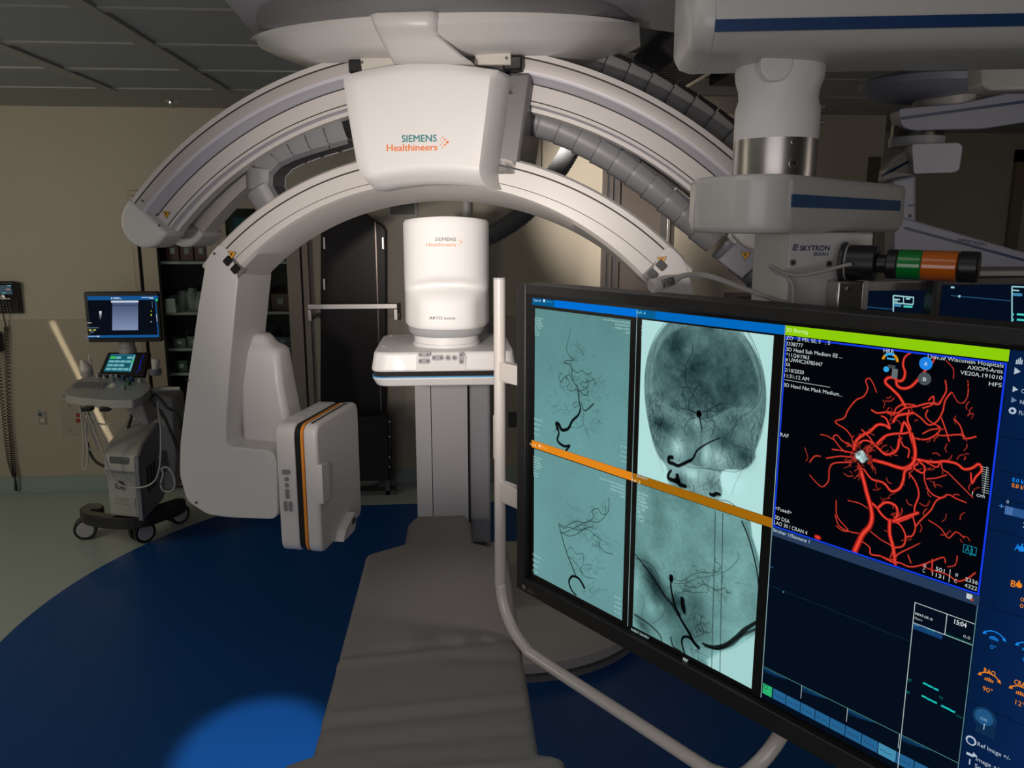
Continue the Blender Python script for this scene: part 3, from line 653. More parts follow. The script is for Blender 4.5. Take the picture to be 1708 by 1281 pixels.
for yy, ex in ((yf+.13, .022), (yf+.27, .032), (yf+.32, .02)):
    k0 = len(vs_)
    for (b, a_) in loop:
        p = grid[b][a_]; d_ = ex if a_ == NU else (ex*.5 if a_ == 0 else ex*(a_/NU)); vs_.append((p[0]+d_*(1 if a_ > 0 else .6), max(yy, p[1]+.004), p[2]))
    cur = list(range(k0, k0+len(loop))); m_ = len(loop)
    for i in range(m_): fs_.append((prev[i], prev[(i+1) % m_], cur[(i+1) % m_], cur[i]))
    prev = cur
fs_.append(tuple(prev))
g = G(GM); g.add(vs_, fs_); blk = g.build('carriage_cover', white2, LA, smooth=38)
# lower lip of the cover steps back under a soft ridge
def onblk(x, y, d=.0015):
    p = gl(x, y, yf-d); return lw(p[0], yf-d, p[1])
def label(g, s, x, y, w, m, hpx, parent=None):
    P = onblk(x, y); w_ = (onblk(x+w, y)-P).length; h_ = (onblk(x, y-hpx)-P).length
    puttext(g, s, P, gt, GZ, h_, m, w=w_, bold=.004)
g = G(); label(g, 'SIEMENS', 670, 237, 58, 0, 11.5); label(g, 'Healthineers', 645, 252, 84, 1, 11)
for (x, y, r) in ((746, 237.3, 2.1), (742, 233, 1.5), (742, 241.6, 1.5), (738, 229.5, 1.0), (738, 237.3, 1.1), (738, 245.5, 1.0), (734.5, 233.5, .8), (734.5, 241.5, .8), (731, 237.5, .55)):
    P = onblk(x, y); r_ = r*.00205; k = 12
    g.add([P+gt*r_*math.cos(2*math.pi*i/k)+GZ*r_*math.sin(2*math.pi*i/k) for i in range(k)], [tuple(range(k))], 1)
lt = g.build('lettering', [teal, orl], blk, smooth=0, fix=False); lt['label'] = 'teal and orange lettering with a dotted arrow'
# inner dark side behind the cover
g = G(GM); a = gl(850, 150, .1); b = gl(845, 300, .1)
g.prism([(-.24, 1.0*gl(700, 300, .1)[1]+.0), (.255, gl(700, 300, .1)[1]+.0), (.30, gl(850, 120, .1)[1]-.02), (-.26, gl(590, 125, .1)[1]-.02)], .0, .36); g.build('carriage_body', mat('carriage_grey', (.13, .128, .13), .4), LA, bevel=.01)
# rubber buffers beside the cover
for (x, y, w, yl) in ((597, 110, .026, -.02), (858, 105, .034, -.02), (857, 149, .030, .02)):
    q = gl(x, y, yl); g = G(GM); g.prism(rrect(q[0]-w, q[1]-.024, q[0]+w*.8, q[1]+.02, .01), yl-.02, yl+.05); g.build('rubber_buffer', black, arch, bevel=.008)
# bracket plates joining arch and swivel
for pts in (((598, 82), (644, 78), (661, 112), (603, 119)), ((795, 74), (852, 72), (852, 108), (790, 108))):
    q = [gl(x, y, -.05) for x, y in pts]; g = G(GM); g.prism(rpoly(q, [.0, .02, .0, .0], 3), -.05, .02); bk_ = g.build('bracket_plate', cream, LA, bevel=.004)
    s_ = gl(pts[0][0]+6 if pts[0][0] < 700 else pts[1][0]-7, 104 if pts[0][0] < 700 else 97, -.05); g = G(GM); g.cyl((s_[0], -.051, s_[1]), (s_[0], -.054, s_[1]), .0045, n=10); g.build('screw', dgrey, bk_)
for (x, y) in ((586, 86), (862, 84)):
    q = gl(x, y, .0); g = G(GM); g.prism(rrect(q[0]-.03, q[1]-.008, q[0]+.03, q[1]+.018, .004), -.0, .1); g.build('end_stop', lgrey, arch)

# swivel body hanging from the ceiling ring
zr = 2.47
sw = [(478, 62), (500, 90), (530, 109), (600, 96), (640, 103), (785, 104), (800, 80), (862, 78), (955, 88), (985, 70), (992, 52), (960, 30), (850, 15), (640, 12), (520, 30)]
g = G(GM); yl = -.18; q = [gl(x, y, yl) for x, y in sw]
zc_ = gl(735, 90, -.05)[1]
wing = []
N = 28
for k in range(N+1):
    u = -1+2*k/N; x = .62*u; hgt = (1-abs(u)**3.0)
    wing.append((x, hgt))
top = 2.462
rings = []
for k in range(N+1):
    x, h = wing[k]; yc = .16; wy = .08+.30*max(0, 1-(x/.64)**2)**.5; zb_ = top-.010-.072*h*(1+.25*math.exp(-((abs(x)-.40)/.10)**2))
    rings.append([(x, yc-wy, top), (x, yc-wy-.004, top-.03*h), (x, yc-wy+.03, zb_+.02), (x, yc-wy+.08, zb_), (x, yc+wy-.08, zb_), (x, yc+wy, top)])
g = G(GM); g.rings(rings); swv = g.build('swivel_body', white, LA, smooth=50)
rings = []
for (yy, xa_, xb_, dp) in ((4, 609, 728, -.19), (10, 610, 728, -.225), (22, 613, 728, -.245), (40, 619, 726, -.248), (48, 623, 725, -.24), (56, 627, 730, -.222), (72, 635, 748, -.205), (90, 645, 769, -.18), (101, 652, 784, -.155), (106, 656, 788, -.12)):
    a = gl(xa_, yy, dp); b = gl(xb_, yy, dp); m1 = .022
    rings.append([(a[0], .10, a[1]), (a[0], dp+m1, a[1]), (a[0]+m1*.5, dp+m1*.3, a[1]), (a[0]+m1*1.2, dp, a[1]), (b[0]-m1*1.2, dp, b[1]), (b[0]-m1*.5, dp+m1*.3, b[1]), (b[0], dp+m1, b[1]), (b[0], .10, b[1])])
g = G(GM); g.rings(rings); g.build('swivel_hub', white, swv, smooth=50)
g = G(GM); g.lathe([(.60, 0), (.60, -.012), (.57, -.03), (.55, -.035)], (0, .16, 2.497), 64); g.build('swivel_ring', grey, LA)
# ceiling carriage plate with its long beam
zp = 2.497
cpx = [(300, -160), (372, -3), (424, 58), (460, 70), (560, 66), (900, 40), (1016, 39), (1174, 62), (1420, 95), (1500, -100)]
pp = [atz(x, y, zp) for x, y in cpx]
g = G(); g.prism(rpoly([(p.x, p.y) for p in pp], [.02, .05, .05, .05, 0, 0, 0, 0, .02, .02], 4), zp, ZC-.008, 'z'); g.build('ceiling_carriage', mat('carriage_lavender', (.50, .49, .54), .4, noise=.01), LA, bevel=.015, seg=3)
# ---------------------------------------------------------------- cable chains
def chain(path, rad, mats_, name, parent, seglen=.075, flat=True, up=None):
    P = smoothpath(path, 14); L = [0]
    for i in range(1, len(P)): L.append(L[-1]+(P[i]-P[i-1]).length)
    def at_(s):
        s = max(0, min(L[-1], s)); k = 0
        while k < len(L)-2 and L[k+1] < s: k += 1
        t_ = (s-L[k])/max(1e-9, L[k+1]-L[k]); return P[k].lerp(P[k+1], t_)
    n = int(L[-1]/seglen); g = G()
    for i in range(n):
        a = at_(i*seglen); b = at_((i+1)*seglen+.006); d = (b-a).normalized(); yv = Vector(up) if up else gn; sd = d.cross(yv).normalized(); yv = sd.cross(d).normalized()*-1 if False else yv
        # domed shell: wide at the leading edge, narrow at the tail, flat on the inner side
        rr = []
        for (t_, k) in ((0, .93), (.1, .96), (.8, 1.02), (.97, 1.06), (1.0, 1.04)):
            c = a.lerp(b, t_); ring = []
            for j in range(13):
                th = math.pi*(-.20+1.40*j/12); ring.append(c+yv*(rad*k*math.cos(th))*-1+sd*(rad*k*math.sin(th)))
            rr.append(ring)
        g.rings(rr, 0)
        # flat inner cover plate
        rr = []
        for t_ in (.06, .94):
            c = a.lerp(b, t_); rr.append([c+yv*rad*.80-sd*rad*.5, c-yv*rad*.80-sd*rad*.5, c-yv*rad*.74-sd*rad*.80, c+yv*rad*.74-sd*rad*.80])
        g.rings(rr, 1)
        rr = []
        for t_, k in ((.965, 1.075), (1.0, 1.07)):
            c = a.lerp(b, t_); rr.append([c-yv*(rad*k*math.cos(math.pi*(-.15+1.3*j/12)))+sd*(rad*k*math.sin(math.pi*(-.15+1.3*j/12))) for j in range(13)])
        g.rings(rr, 1); rr = []
        for t_ in (.15, .85):
            c = a.lerp(b, t_); rr.append([c+yv*rad*.78-sd*rad*.80, c+yv*rad*.66-sd*rad*.80, c+yv*rad*.66-sd*rad*.84, c+yv*rad*.78-sd*rad*.84])
        g.rings(rr, 2)
    return g.build(name, mats_, parent, smooth=40)
def gp(x, y, yl): p = gl(x, y, yl); return lw(p[0], yl, p[1])
cm = [chainm, mat('chain_inner', (.11, .115, .125), .4), lgrey]
chain([gp(x, y, .17) for x, y in ((598, 212), (560, 223), (520, 235), (480, 250), (452, 268), (440, 292), (442, 318), (458, 345), (480, 372))][::-1], .066, cm, 'cable_chain', LA, .07)
chain([gp(x, y, .19) for x, y in ((838, 194), (880, 198), (930, 213), (990, 243), (1050, 281), (1105, 323), (1150, 362), (1195, 402))][::-1], .050, cm, 'cable_chain', LA, .07)
# dark chain riding outside the arch
g0 = [onarc(th, 1.515, .30) for th in (84, 78, 72, 66, 60, 54, 48, 43)]
chain(g0[::-1], .062, [chaind, black, chaind], 'cable_chain', LA, .078)
# free end of the chain, below the boom head
chain([gp(x, y, .30) for x, y in ((1195, 385), (1215, 405), (1245, 430), (1280, 465), (1318, 500), (1350, 540))][::-1], .066, [mat('chain_blue_grey', (.22, .23, .27), .42), cm[1], lgrey], 'cable_chain', LA, .08)
g = G(GM); a = gl(1243, 425, .22); U, V = dirs(-45)
cw = GM @ Vector((a[0], .21, a[1])); g = G()
g.prism([(-.075, -.05), (.075, -.05), (.06, .05), (-.06, .05)], 0, .16, 'z', M=Matrix((( V.x, U.x, gn.x, cw.x), (V.y, U.y, gn.y, cw.y), (V.z, U.z, gn.z, cw.z), (0, 0, 0, 1))))
cl = g.build('chain_clamp', mat('clamp_grey', (.33, .33, .37), .4), LA, bevel=.004); warnsign(cw-gn*.001, *dirs(180), .016, cl)

# ================================================================ ribbed hose behind the arches
g = G(); pts = [aty(x, y, 4.35) for x, y in ((1010, 105), (985, 160), (957, 238), (922, 296), (880, 350), (835, 383), (780, 410), (745, 440))]
path = smoothpath(pts, 16); pr = []; rr = []
for i in range(len(path)-1):
    for j in range(2): pr.append(path[i].lerp(path[i+1], j/2)); rr.append(.0545 if (i*2+j) % 2 else .0495)
g.tube(pr, rr, 18); tag(g.build('ribbed_hose', mat('hose_grey', (.16, .17, .185), .35), None, smooth=20), 'thick dark grey ribbed hose looping down behind the white arch towards the detector head', 'hose')
# ================================================================ FRONTAL C-ARM (floor stand)
FA = thing('floor_stand_c_arm', 'white floor-standing imaging arm with a boxy detector head over the table end', 'imaging machine', (.12, 3.75, 0))
xc = -.020; yc = 2.74
# square detector plate, slabs with a black band and blue line
zt, zb = 1.485, 1.375; hx = .232
def slab(z0, z1, ins0, ins1, r=.05):
    P0 = rrect(xc-hx+ins0, 2.505+ins0, xc+hx-ins0, 2.965-ins0, r); P1 = rrect(xc-hx+ins1, 2.505+ins1, xc+hx-ins1, 2.965-ins1, r); return P0, P1
def slabmesh(z0, z1, i0, i1, m=0, g=None):
    g = g or G(); P0, P1 = slab(z0, z1, i0, i1); g.prism(P0, z0, z1, 'z', m, hipoly=P1); return g
za = zt-.052*1.0
g = slabmesh(1.4235, zt, .0, .010); pl_ = g.build('detector_plate', white2, FA, bevel=.008, seg=3)
g = slabmesh(1.4085, 1.4235, .006, .004); g.build('black_band', mat('band_gloss_black', (.03, .026, .026), .15), pl_)
g = slabmesh(1.4045, 1.4085, .002, .002); g.build('blue_line', cyanl, pl_)
g = slabmesh(zb, 1.4045, .016, .001); g.build('plate_cover', white2, pl_, bevel=.005)
# buttons on the front edge: traced spacing from the panel
def fx(px): return aty(px, 600, 2.505).x
g = G(); g.box((fx(694), 2.5035, 1.4265), (fx(777), 2.506, 1.476)); g.build('button_panel', mat('panel_off_white', (.72, .71, .70), .3), pl_, bevel=.001)
for (x, y, w, h) in ((707.5, 591, .038, .0175), (707.5, 602, .038, .0165), (730, 596.5, .038, .0165), (747, 596.5, .0165, .0165), (758, 596.5, .0165, .0165), (769.5, 597, .0165, .038)):
    p = aty(x, y, 2.5035); g = G(); g.prism(rrect(p.x-w/2, p.z-h/2, p.x+w/2, p.z+h/2, min(w, h)/2, 5), 2.4995, 2.5035)
    n = max(1, round(max(w, h)/.0165)-0)
    offs = [-1, 1] if max(w, h) > .03 else [0]
    for k in offs:
        dx, dz = ((k*.011, 0) if w > h else (0, k*.011)) if len(offs) > 1 else (0, 0)
        g.cyl((p.x+dx, 2.4995, p.z+dz), (p.x+dx, 2.499, p.z+dz), .0035, n=8, m=1)
    g.build('button', [mat('button_grey', (.33, .33, .34), .4), greyl], pl_)
g = G()
for (x, y) in ((640, 577), (653, 560)): p = atz(x, y, zt+.001); g.cyl((p.x, p.y, zt), (p.x, p.y, zt+.003), .008, n=12)
g.build('cap', lgrey, pl_)
# neck, ring and housing
g = G(); R0 = .142
g.lathe([(.112, 0), (.112, .012), (.108, .014), (.108, .035), (.104, .037)], (xc+.008, 2.70, zt-.002), 48); g.build('neck', white2, FA)
g = G(); g.lathe([(.112, 0), (.124, .010), (.128, .024), (.122, .028)], (xc+.008, 2.70, zt+.034), 48); g.build('neck_ring', lgrey, FA)
# main housing: drum whose lower front swells forward under a soft saddle
N = 60; rings = []
z0h = zt+.058; z1h = 1.893
def sup(a, e): c, s = math.cos(a), math.sin(a); return math.copysign(abs(c)**e, c), math.copysign(abs(s)**e, s)
def drum(u, a):
    z = z0h+(z1h-z0h)*u; c, s = sup(a, .82); rr = R0
    if u < .05: rr = R0*(.93+.07*math.sqrt(max(0, 1-(1-u/.05)**2)))
    if u > .965: rr = R0*(1-.05*(1-math.sqrt(max(0, 1-((u-.965)/.035)**2))))
    x = rr*c; y = rr*s; front = max(0, -s)
    # the lower front swells forward, narrower than the drum, with a soft waist above it
    e = 1/(1+math.exp(-(u-.30)*45)); w_ = 1/(1+math.exp(-(abs(x)-.105)*140))
    y -= .022*(1-e)*front*(1-w_)
    d = math.exp(-((u-.415+.055*(x/R0)**2)/.050)**2); y += .034*d*front**1.5
    if u < .33 and front > 0: x *= (1-.05*front**.5)
    return (xc+.012+x, yc+y, z+(.012*(1-(x/R0)**2) if u > .96 else 0))
for k in range(41): rings.append([drum(k/40, 2*math.pi*j/N) for j in range(N)])
def drum_y(X_, z):
    lo, hi = math.pi, 2*math.pi; u = (z-z0h)/(z1h-z0h)
    for _ in range(30):
        m_ = (lo+hi)/2
        if drum(u, m_)[0] < X_: lo = m_
        else: hi = m_
    return drum(u, lo)[1]-.0016
g = G(); g.rings(rings); hs = g.build('detector_housing', mat('housing_white', (.82, .81, .80), .55, spec=.3), FA, smooth=45)
def onh(x, y, Y): return aty(x, y, Y)
def hl(g, s, x, y, w, hpx, m, Y):
    P = aty(x, y, Y); w_ = (aty(x+w, y, Y)-P).length; h_ = (aty(x, y-hpx, Y)-P).length
    vs, fs = textmesh(s, .004); xa_ = min(v[0] for v in vs); xb_ = max(v[0] for v in vs); sx = w_/(xb_-xa_); out = []
    for v in vs:
        X_ = P.x+(v[0]-xa_)*sx; z_ = P.z+v[1]*h_/.7; out.append((X_, drum_y(X_, z_), z_))
    g.add(out, fs, m)
g = G(); hl(g, 'SIEMENS', 725.5, 402, 35, 6, 0, 2.60); hl(g, 'Healthineers', 711, 411, 49.5, 6, 1, 2.6)
for (x, y, r) in ((770, 404, 1.4), (767, 401.5, .9), (767, 406.8, .9), (764.5, 400, .6), (764.5, 408, .6)):
    P = aty(x, y, 2.6); yy = drum_y(P.x, P.z); r_ = r*.0019
    g.add([(P.x+r_*math.cos(2*math.pi*i/10), yy, P.z+r_*math.sin(2*math.pi*i/10)) for i in range(10)], [tuple(range(10))], 1)
hl(g, 'ARTIS icono', 716, 533, 43.5, 5.2, 2, 2.58)
g.build('lettering', [greyl, mat('pale_orange_lettering', (.80, .26, .06), .5), greyl], hs, smooth=0, fix=False)
# stand: upright column seen edge-on, with two joints
YS = 3.42
xl = aty(693, 700, YS).x; xa1 = aty(720, 700, YS).x; xa2 = aty(780, 700, YS).x; xr = aty(817, 700, YS+.12).x
g = G(); g.box((xl, YS, .42), (xa1-.003, YS+.35, 1.90), 0); g.box((xa1, YS-.004, .42), (xa2, YS+.35, 1.90), 1); g.box((xa1-.003, YS+.012, .42), (xa1, YS+.3, 1.9), 2); g.box((xa2, YS+.012, .42), (xa2+.004, YS+.3, 1.9), 2)
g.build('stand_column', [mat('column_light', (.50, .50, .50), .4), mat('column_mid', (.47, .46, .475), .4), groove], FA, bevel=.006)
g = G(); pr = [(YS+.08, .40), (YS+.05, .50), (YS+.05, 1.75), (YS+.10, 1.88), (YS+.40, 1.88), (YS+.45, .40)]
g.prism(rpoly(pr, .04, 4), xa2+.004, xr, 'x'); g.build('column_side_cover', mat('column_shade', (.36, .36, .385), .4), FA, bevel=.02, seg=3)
# bent arm from the column to the head
g = G(); ap = smoothpath([(yc+.08, 1.78), (3.05, 1.82), (3.3, 1.78), (3.48, 1.6), (3.52, 1.3)], 6); rg = []
for i, p in enumerate(ap):
    d = (ap[min(i+1, len(ap)-1)]-ap[max(i-1, 0)]).normalized(); n_ = Vector((-d[1], d[0])); a_ = Vector((p[0], p[1]))
    u_ = a_+n_*.07; l_ = a_-n_*.07; rg.append([(xc-.10, u_[0], u_[1]), (xc+.12, u_[0], u_[1]), (xc+.12, l_[0], l_[1]), (xc-.10, l_[0], l_[1])])
g.rings(rg); g.build('upper_arm', white, FA, bevel=.01)
# round floor base
g = G(); g.lathe([(.66, 0), (.665, .03), (.655, .036), (.66, .042), (.66, .085), (.64, .10), (.60, .112)], (.30, 3.70, .0), 90, m=[1, 2, 1, 0, 0, 0]); g.build('base', [mat('base_white', (.50, .485, .47), .42), grey, dgrey], FA, smooth=30)
g = G(); g.box((xl+.01, YS+.04, .10), (xr-.02, YS+.42, .45)); g.build('stand_foot', dgrey, FA, bevel=.01)

# ================================================================ PATIENT TABLE
ZT = .785
T = thing('patient_table', 'long grey padded examination table reaching from the foreground to the detector head', 'table', (-.05, 1.0, 0))
outl = [(480, 1271), (521, 1259), (611, 925), (674, 907), (681, 872), (690, 860), (781, 860), (787, 870), (790, 905), (847, 917), (871, 1089), (899, 1257), (940, 1262), (946, 1285)]
o2 = [atz(x, y, ZT) for x, y in outl]; Yn = o2[0].y
def halfw(y):   # left and right edge of the pad at depth y
    Lf = [(o2[13].y-.9, o2[0].x-.02), (o2[0].y-.012, o2[0].x-.01), (o2[1].y, o2[1].x), (o2[2].y, o2[2].x), (o2[3].y-.0, o2[3].x), (o2[4].y, o2[4].x), (o2[5].y, o2[5].x+.01)]
    Rt = [(o2[13].y-.9, o2[13].x+.03), (o2[12].y-.01, o2[12].x), (o2[11].y, o2[11].x), (o2[10].y, o2[10].x), (o2[9].y, o2[9].x), (o2[8].y, o2[8].x), (o2[7].y, o2[7].x), (o2[6].y, o2[6].x-.01)]
    def ip_(T_, y):
        for i in range(len(T_)-1):
            if T_[i][0] <= y <= T_[i+1][0]:
                t_ = (y-T_[i][0])/max(1e-6, T_[i+1][0]-T_[i][0]); return T_[i][1]+(T_[i+1][1]-T_[i][1])*t_
        return T_[-1][1] if y > T_[-1][0] else T_[0][1]
    return ip_(Lf, y), ip_(Rt, y)
rnd = random.Random(11)
wr = []
for k in range(46):
    yk = .55+rnd.random()*1.45; wr.append((yk, rnd.uniform(.006, .016), rnd.uniform(-.0016, .0022)*(1.4 if yk < 1.6 else .8), rnd.uniform(-.10, .16), rnd.uniform(-.3, .3), rnd.uniform(.10, .35)))
for (yk, s_, a_, sl, xc_, wd) in ((1.97, .016, -.0035, .14, -.08, .35), (1.93, .02, .004, .12, -.1, .4), (1.90, .020, -.005, -.10, .10, .12), (1.66, .014, -.004, .10, -.1, .3), (1.70, .016, .003, .10, -.1, .4), (1.44, .014, -.004, .05, 0, .4), (1.47, .012, .002, .05, 0, .4), (1.15, .016, -.005, .03, 0, .5), (1.12, .012, .003, .02, 0, .5)): wr.append((yk, s_, a_, sl, xc_, wd))
def zpad(x, y):
    z = 0
    for (yk, s_, a_, sl, x0_, wd) in wr: z += 1.7*a_*math.exp(-((y-yk-sl*x)/s_)**2)*math.exp(-((x-x0_)/wd)**4)
    return z
ys = list(np.arange(o2[13].y-.9, o2[5].y+.0001, .0095)); nx = 34
vt = []; ft = []
for j, y in enumerate(ys):
    l, r = halfw(y)
    for i in range(nx+1):
        u = i/nx; x = l+(r-l)*(.5-.5*math.cos(math.pi*u)); e = min(x-l, r-x); e2 = min(e, ys[-1]-y)
        z = ZT+zpad(x, y)-(.012*(1-min(1, e2/.014))**2)
        vt.append((x, y, z))
for j in range(len(ys)-1):
    for i in range(nx): k = j*(nx+1)+i; ft.append((k, k+1, k+nx+2, k+nx+1))
nv = len(vt); bnd = [i for i in range(nx+1)]+[j*(nx+1)+nx for j in range(1, len(ys))]+[(len(ys)-1)*(nx+1)+i for i in range(nx-1, -1, -1)]+[j*(nx+1) for j in range(len(ys)-2, 0, -1)]
for b in bnd: vt.append((vt[b][0], vt[b][1], ZT-.05))
m_ = len(bnd)
for i in range(m_): j = (i+1) % m_; ft.append((bnd[i], nv+i, nv+j, bnd[j]))
ft.append(tuple(nv+i for i in range(m_)))
g = G(); g.add(vt, ft); pad = g.build('mattress_pad', mat('pad_vinyl', (.20, .185, .177), .58, noise=.04, nscale=60, bump=.12, bscale=500), T, smooth=60)
g = G(); L_1 = [halfw(y) for y in ys]; tp = [(l+.012, y) for (l, r), y in zip(L_1, ys)][::8]+[(r-.012, y) for (l, r), y in zip(L_1, ys)][::-8]
g.prism(tp, ZT-.075, ZT-.0505, 'z'); g.build('tabletop', mat('carbon_top', (.03, .03, .032), .35), T)
g = G(); g.box((-.20, .05, .70), (.14, 1.2, .78)); g.box((-.16, .15, .04), (.10, .85, .70)); g.box((-.25, -.05, 0), (.2, 1.0, .05)); g.build('pedestal', white, T, bevel=.02)
# ================================================================ LARGE SCREEN ON ITS BOOM
MP0 = Vector((.192, 1.889, 1.709)); MU = Vector((.551, -.834, 0)).normalized(); MN = Vector((-MU.y*-1, 0, 0))
MN = Vector((-.834, -.551, 0)).normalized()        # towards the viewer
def S(x, y, d=0.0):       # point of the screen plane seen at (x, y) -> (u right, v down) in metres
    r = ray(x, y); q = MP0+MN*d; s = (q-cC).dot(MN)/r.dot(MN); p = cC+r*s-q; return (p.dot(MU), -p.z)
def SW(u, v, d=0.0): return MP0+MU*u+Vector((0, 0, -v))+MN*d
MM = Matrix(((MU.x, 0, MN.x, MP0.x), (MU.y, 0, MN.y, MP0.y), (0, -1, 0, MP0.z), (0, 0, 0, 1)))   # local (u, v, depth)
SWD, SHT = 1.244, .700
MO = thing('large_medical_display', 'very large black-framed screen in the foreground showing angiograms and red vessels', 'screen', tuple(SW(.6, .75, -.05)))
def mbox(g, u0, v0, d0, u1, v1, d1, m=0): g.box((u0, v0, d0), (u1, v1, d1), m, M=MM)
g = G(); bz = .042
o = [(-bz, -.031), (SWD+bz, -.031), (SWD+bz, SHT+.046), (-bz, SHT+.046)]
mbox(g, -bz, -.032, -.07, SWD+bz, SHT+.047, -.011)
g.build('display_body', mat('display_back', (.012, .012, .012), .5, noise=.05, bump=.2, bscale=900), MO, bevel=.005)
g = G(); iu, iv = .010, .008
for (a, b, c, d) in ((-bz, -.032, -iu, SHT+.047), (SWD+iu, -.032, SWD+bz, SHT+.047), (-iu, -.032, SWD+iu, -iv), (-iu, SHT+iv, SWD+iu, SHT+.047)): mbox(g, a, b, -.0105, c, d, .010)
bzl = g.build('bezel', mat('bezel_black', (.014, .014, .0145), .42, noise=.08, bump=.25, bscale=900), MO, bevel=.0025)
g = G(); mbox(g, -iu, -iv, -.0105, SWD+iu, SHT+iv, -.004); g.build('inner_border', mat('glossy_border', (.006, .006, .007), .15), bzl)
g = G(); puttext(g, 'EIZO', SW(.004, .738, .0105), MU, GZ, .0075, 0, w=.028); 
g.add([SW(-.019, .732, .0108), SW(-.011, .724, .0108), SW(-.003, .732, .0108), SW(-.011, .740, .0108)], [(0, 1, 2, 3)], 0)
g.build('maker_lettering', mat('silver_lettering', (.18, .18, .18), .4), bzl, smooth=0, fix=False)
for v in (.30, .42): g = G(); 
# grab frame: one bent white tube around the display
tm = mat('tube_white_enamel', (.56, .53, .50), .28, noise=.02, coat=.2)
dT = -.012
vb = .90
def Sd(x, y): u, v = S(x, y, dT); return (u, v)
u0_, v0_ = Sd(833.5, 466); u1_, v1_ = Sd(834, 960); ub, vb = Sd(1010, 1172); ue, ve = Sd(1281, 1205); uc, vc = Sd(1195, 1287)
uL = (u0_+u1_)/2
pts = [(uL, v0_), (uL, v0_+.3), (uL, vb-.20), (uL+.002, vb-.14), (uL+.018, vb-.085), (uL+.055, vb-.038), (uL+.11, vb-.008), (uL+.16, vb), (.35, vb), (ue-.16, vb), (ue-.11, vb-.004), (ue-.055, vb-.028), (ue-.018, vb-.075), (ue, vb-.13), (ue, vb-.22), (ue, SHT-.02)]
path = [SW(u, v, dT) for u, v in pts[:-3]]+[SW(ue+.0, vb-.12, dT-.03), SW(ue, vb-.17, dT-.085), SW(ue, vb-.24, dT-.10), SW(ue, SHT-.10, dT-.10)]; FR = MO
g = G(); g.tube(smoothpath(path, 6), .0150, 20); g.build('grab_frame', tm, MO, smooth=60)
fr_o = [c for c in MO.children if c.name.startswith('grab_frame')][0]
g = G(); g.cyl(SW(uL, v0_-.004, dT), SW(uL, v0_+.001, dT), .0153, n=20); g.build('end_cap', lgrey, fr_o, bevel=.001)
for (y0, y1) in ((605, 637), (806, 838)):
    a = S(846, y0, dT)[1]; b = S(846, y1, dT)[1]; g = G(); mbox(g, uL+.012, a, dT-.012, -bz-.0005, b, dT+.012); g.build('frame_bracket', tm, MO, bevel=.002)
g = G(); a = S(823, 690, dT)[1]; b = S(823, 762, dT)[1]; P = SW(uL, a, dT); 
mbox(g, uL-.0162, a, dT-.006, uL-.012, b, dT+.010); g.build('cover_strip', tm, fr_o, bevel=.0015)
for v in (a+.008, b-.008): g = G(); q = SW(uL-.0165, v, dT+.003); g.cyl(q, q-MU*.0015, .004, n=10); g.build('screw', steel, fr_o)
g = G(); mbox(g, .42, .22, -.105, .80, .58, -.071); g.build('mounting_plate', dgrey, MO, bevel=.004)
g = G(); mbox(g, .54, .30, -.14, .68, .50, -.105); g.build('mounting_bracket', dgrey, MO, bevel=.004)

# ---- boom: post, head, column, long horizontal arm
BO = thing('display_boom', 'white ceiling boom with blue stripes carrying the large screen', 'boom arm', (.60, 1.45, 2.0))
pc = aty(1372, 450, 1.47)
def Zy(y, Y, x=1372): return aty(x, y, Y).z
A = aty(1314, 430, 1.43); B = aty(1401, 430, 1.43); C_ = aty(1441, 430, 1.50)
g = G(); g.prism([(A.x, 1.43), (B.x, 1.43), (C_.x+.0, 1.47), (C_.x, 1.60), (A.x, 1.60)], 1.30, Zy(388, 1.43), 'z'); post = g.build('post', boomw, BO, bevel=.004)
for (x, y) in ((1321, 438), (1381, 440)):
    p = aty(x, y, 1.43); g = G(); g.cyl((p.x, 1.43, p.z), (p.x, 1.425, p.z), .0055, n=14); g.cyl((p.x, 1.4255, p.z), (p.x, 1.4245, p.z), .0025, n=6, m=1); g.build('screw', [steel, black], post)
g = G()
def ptxt(g, s, x, y, w, hpx, m, Y=1.4285): 
    P = aty(x, y, Y); w_ = (aty(x+w, y, Y)-P).x; h_ = (aty(x, y-hpx, Y)-P).z; puttext(g, s, P, (1, 0, 0), (0, 0, 1), h_, m, w=w_, bold=.008)
ptxt(g, 'SKYTRON', 1334, 418, 49, 8.5, 0); ptxt(g, 'ERGON 3', 1357, 426.5, 24, 5.5, 0)
# emblem: tilted tile with an S-shaped sweep
P = aty(1320.5, 418, 1.4285); s_ = .0105
def em(pts, m): g.add([P+Vector((x*s_, -.0002*m, y*s_)) for x, y in pts], [tuple(range(len(pts)))], m)
em([(.1, .05), (.85, 0), (1.15, 1.0), (.35, 1.08)], 0)
em([(.28, .22), (.6, .2), (.9, .38), (.86, .50), (.6, .36), (.32, .34)], 1); em([(.42, .62), (.7, .74), (1.0, .76), (1.0, .88), (.66, .9), (.38, .74)], 1)
em([(.45, .50), (.88, .56), (.87, .62), (.44, .58)], 1)
g.build('lettering', [navyl, boomw], post, smooth=0, fix=False)['label'] = 'navy lettering and square emblem'
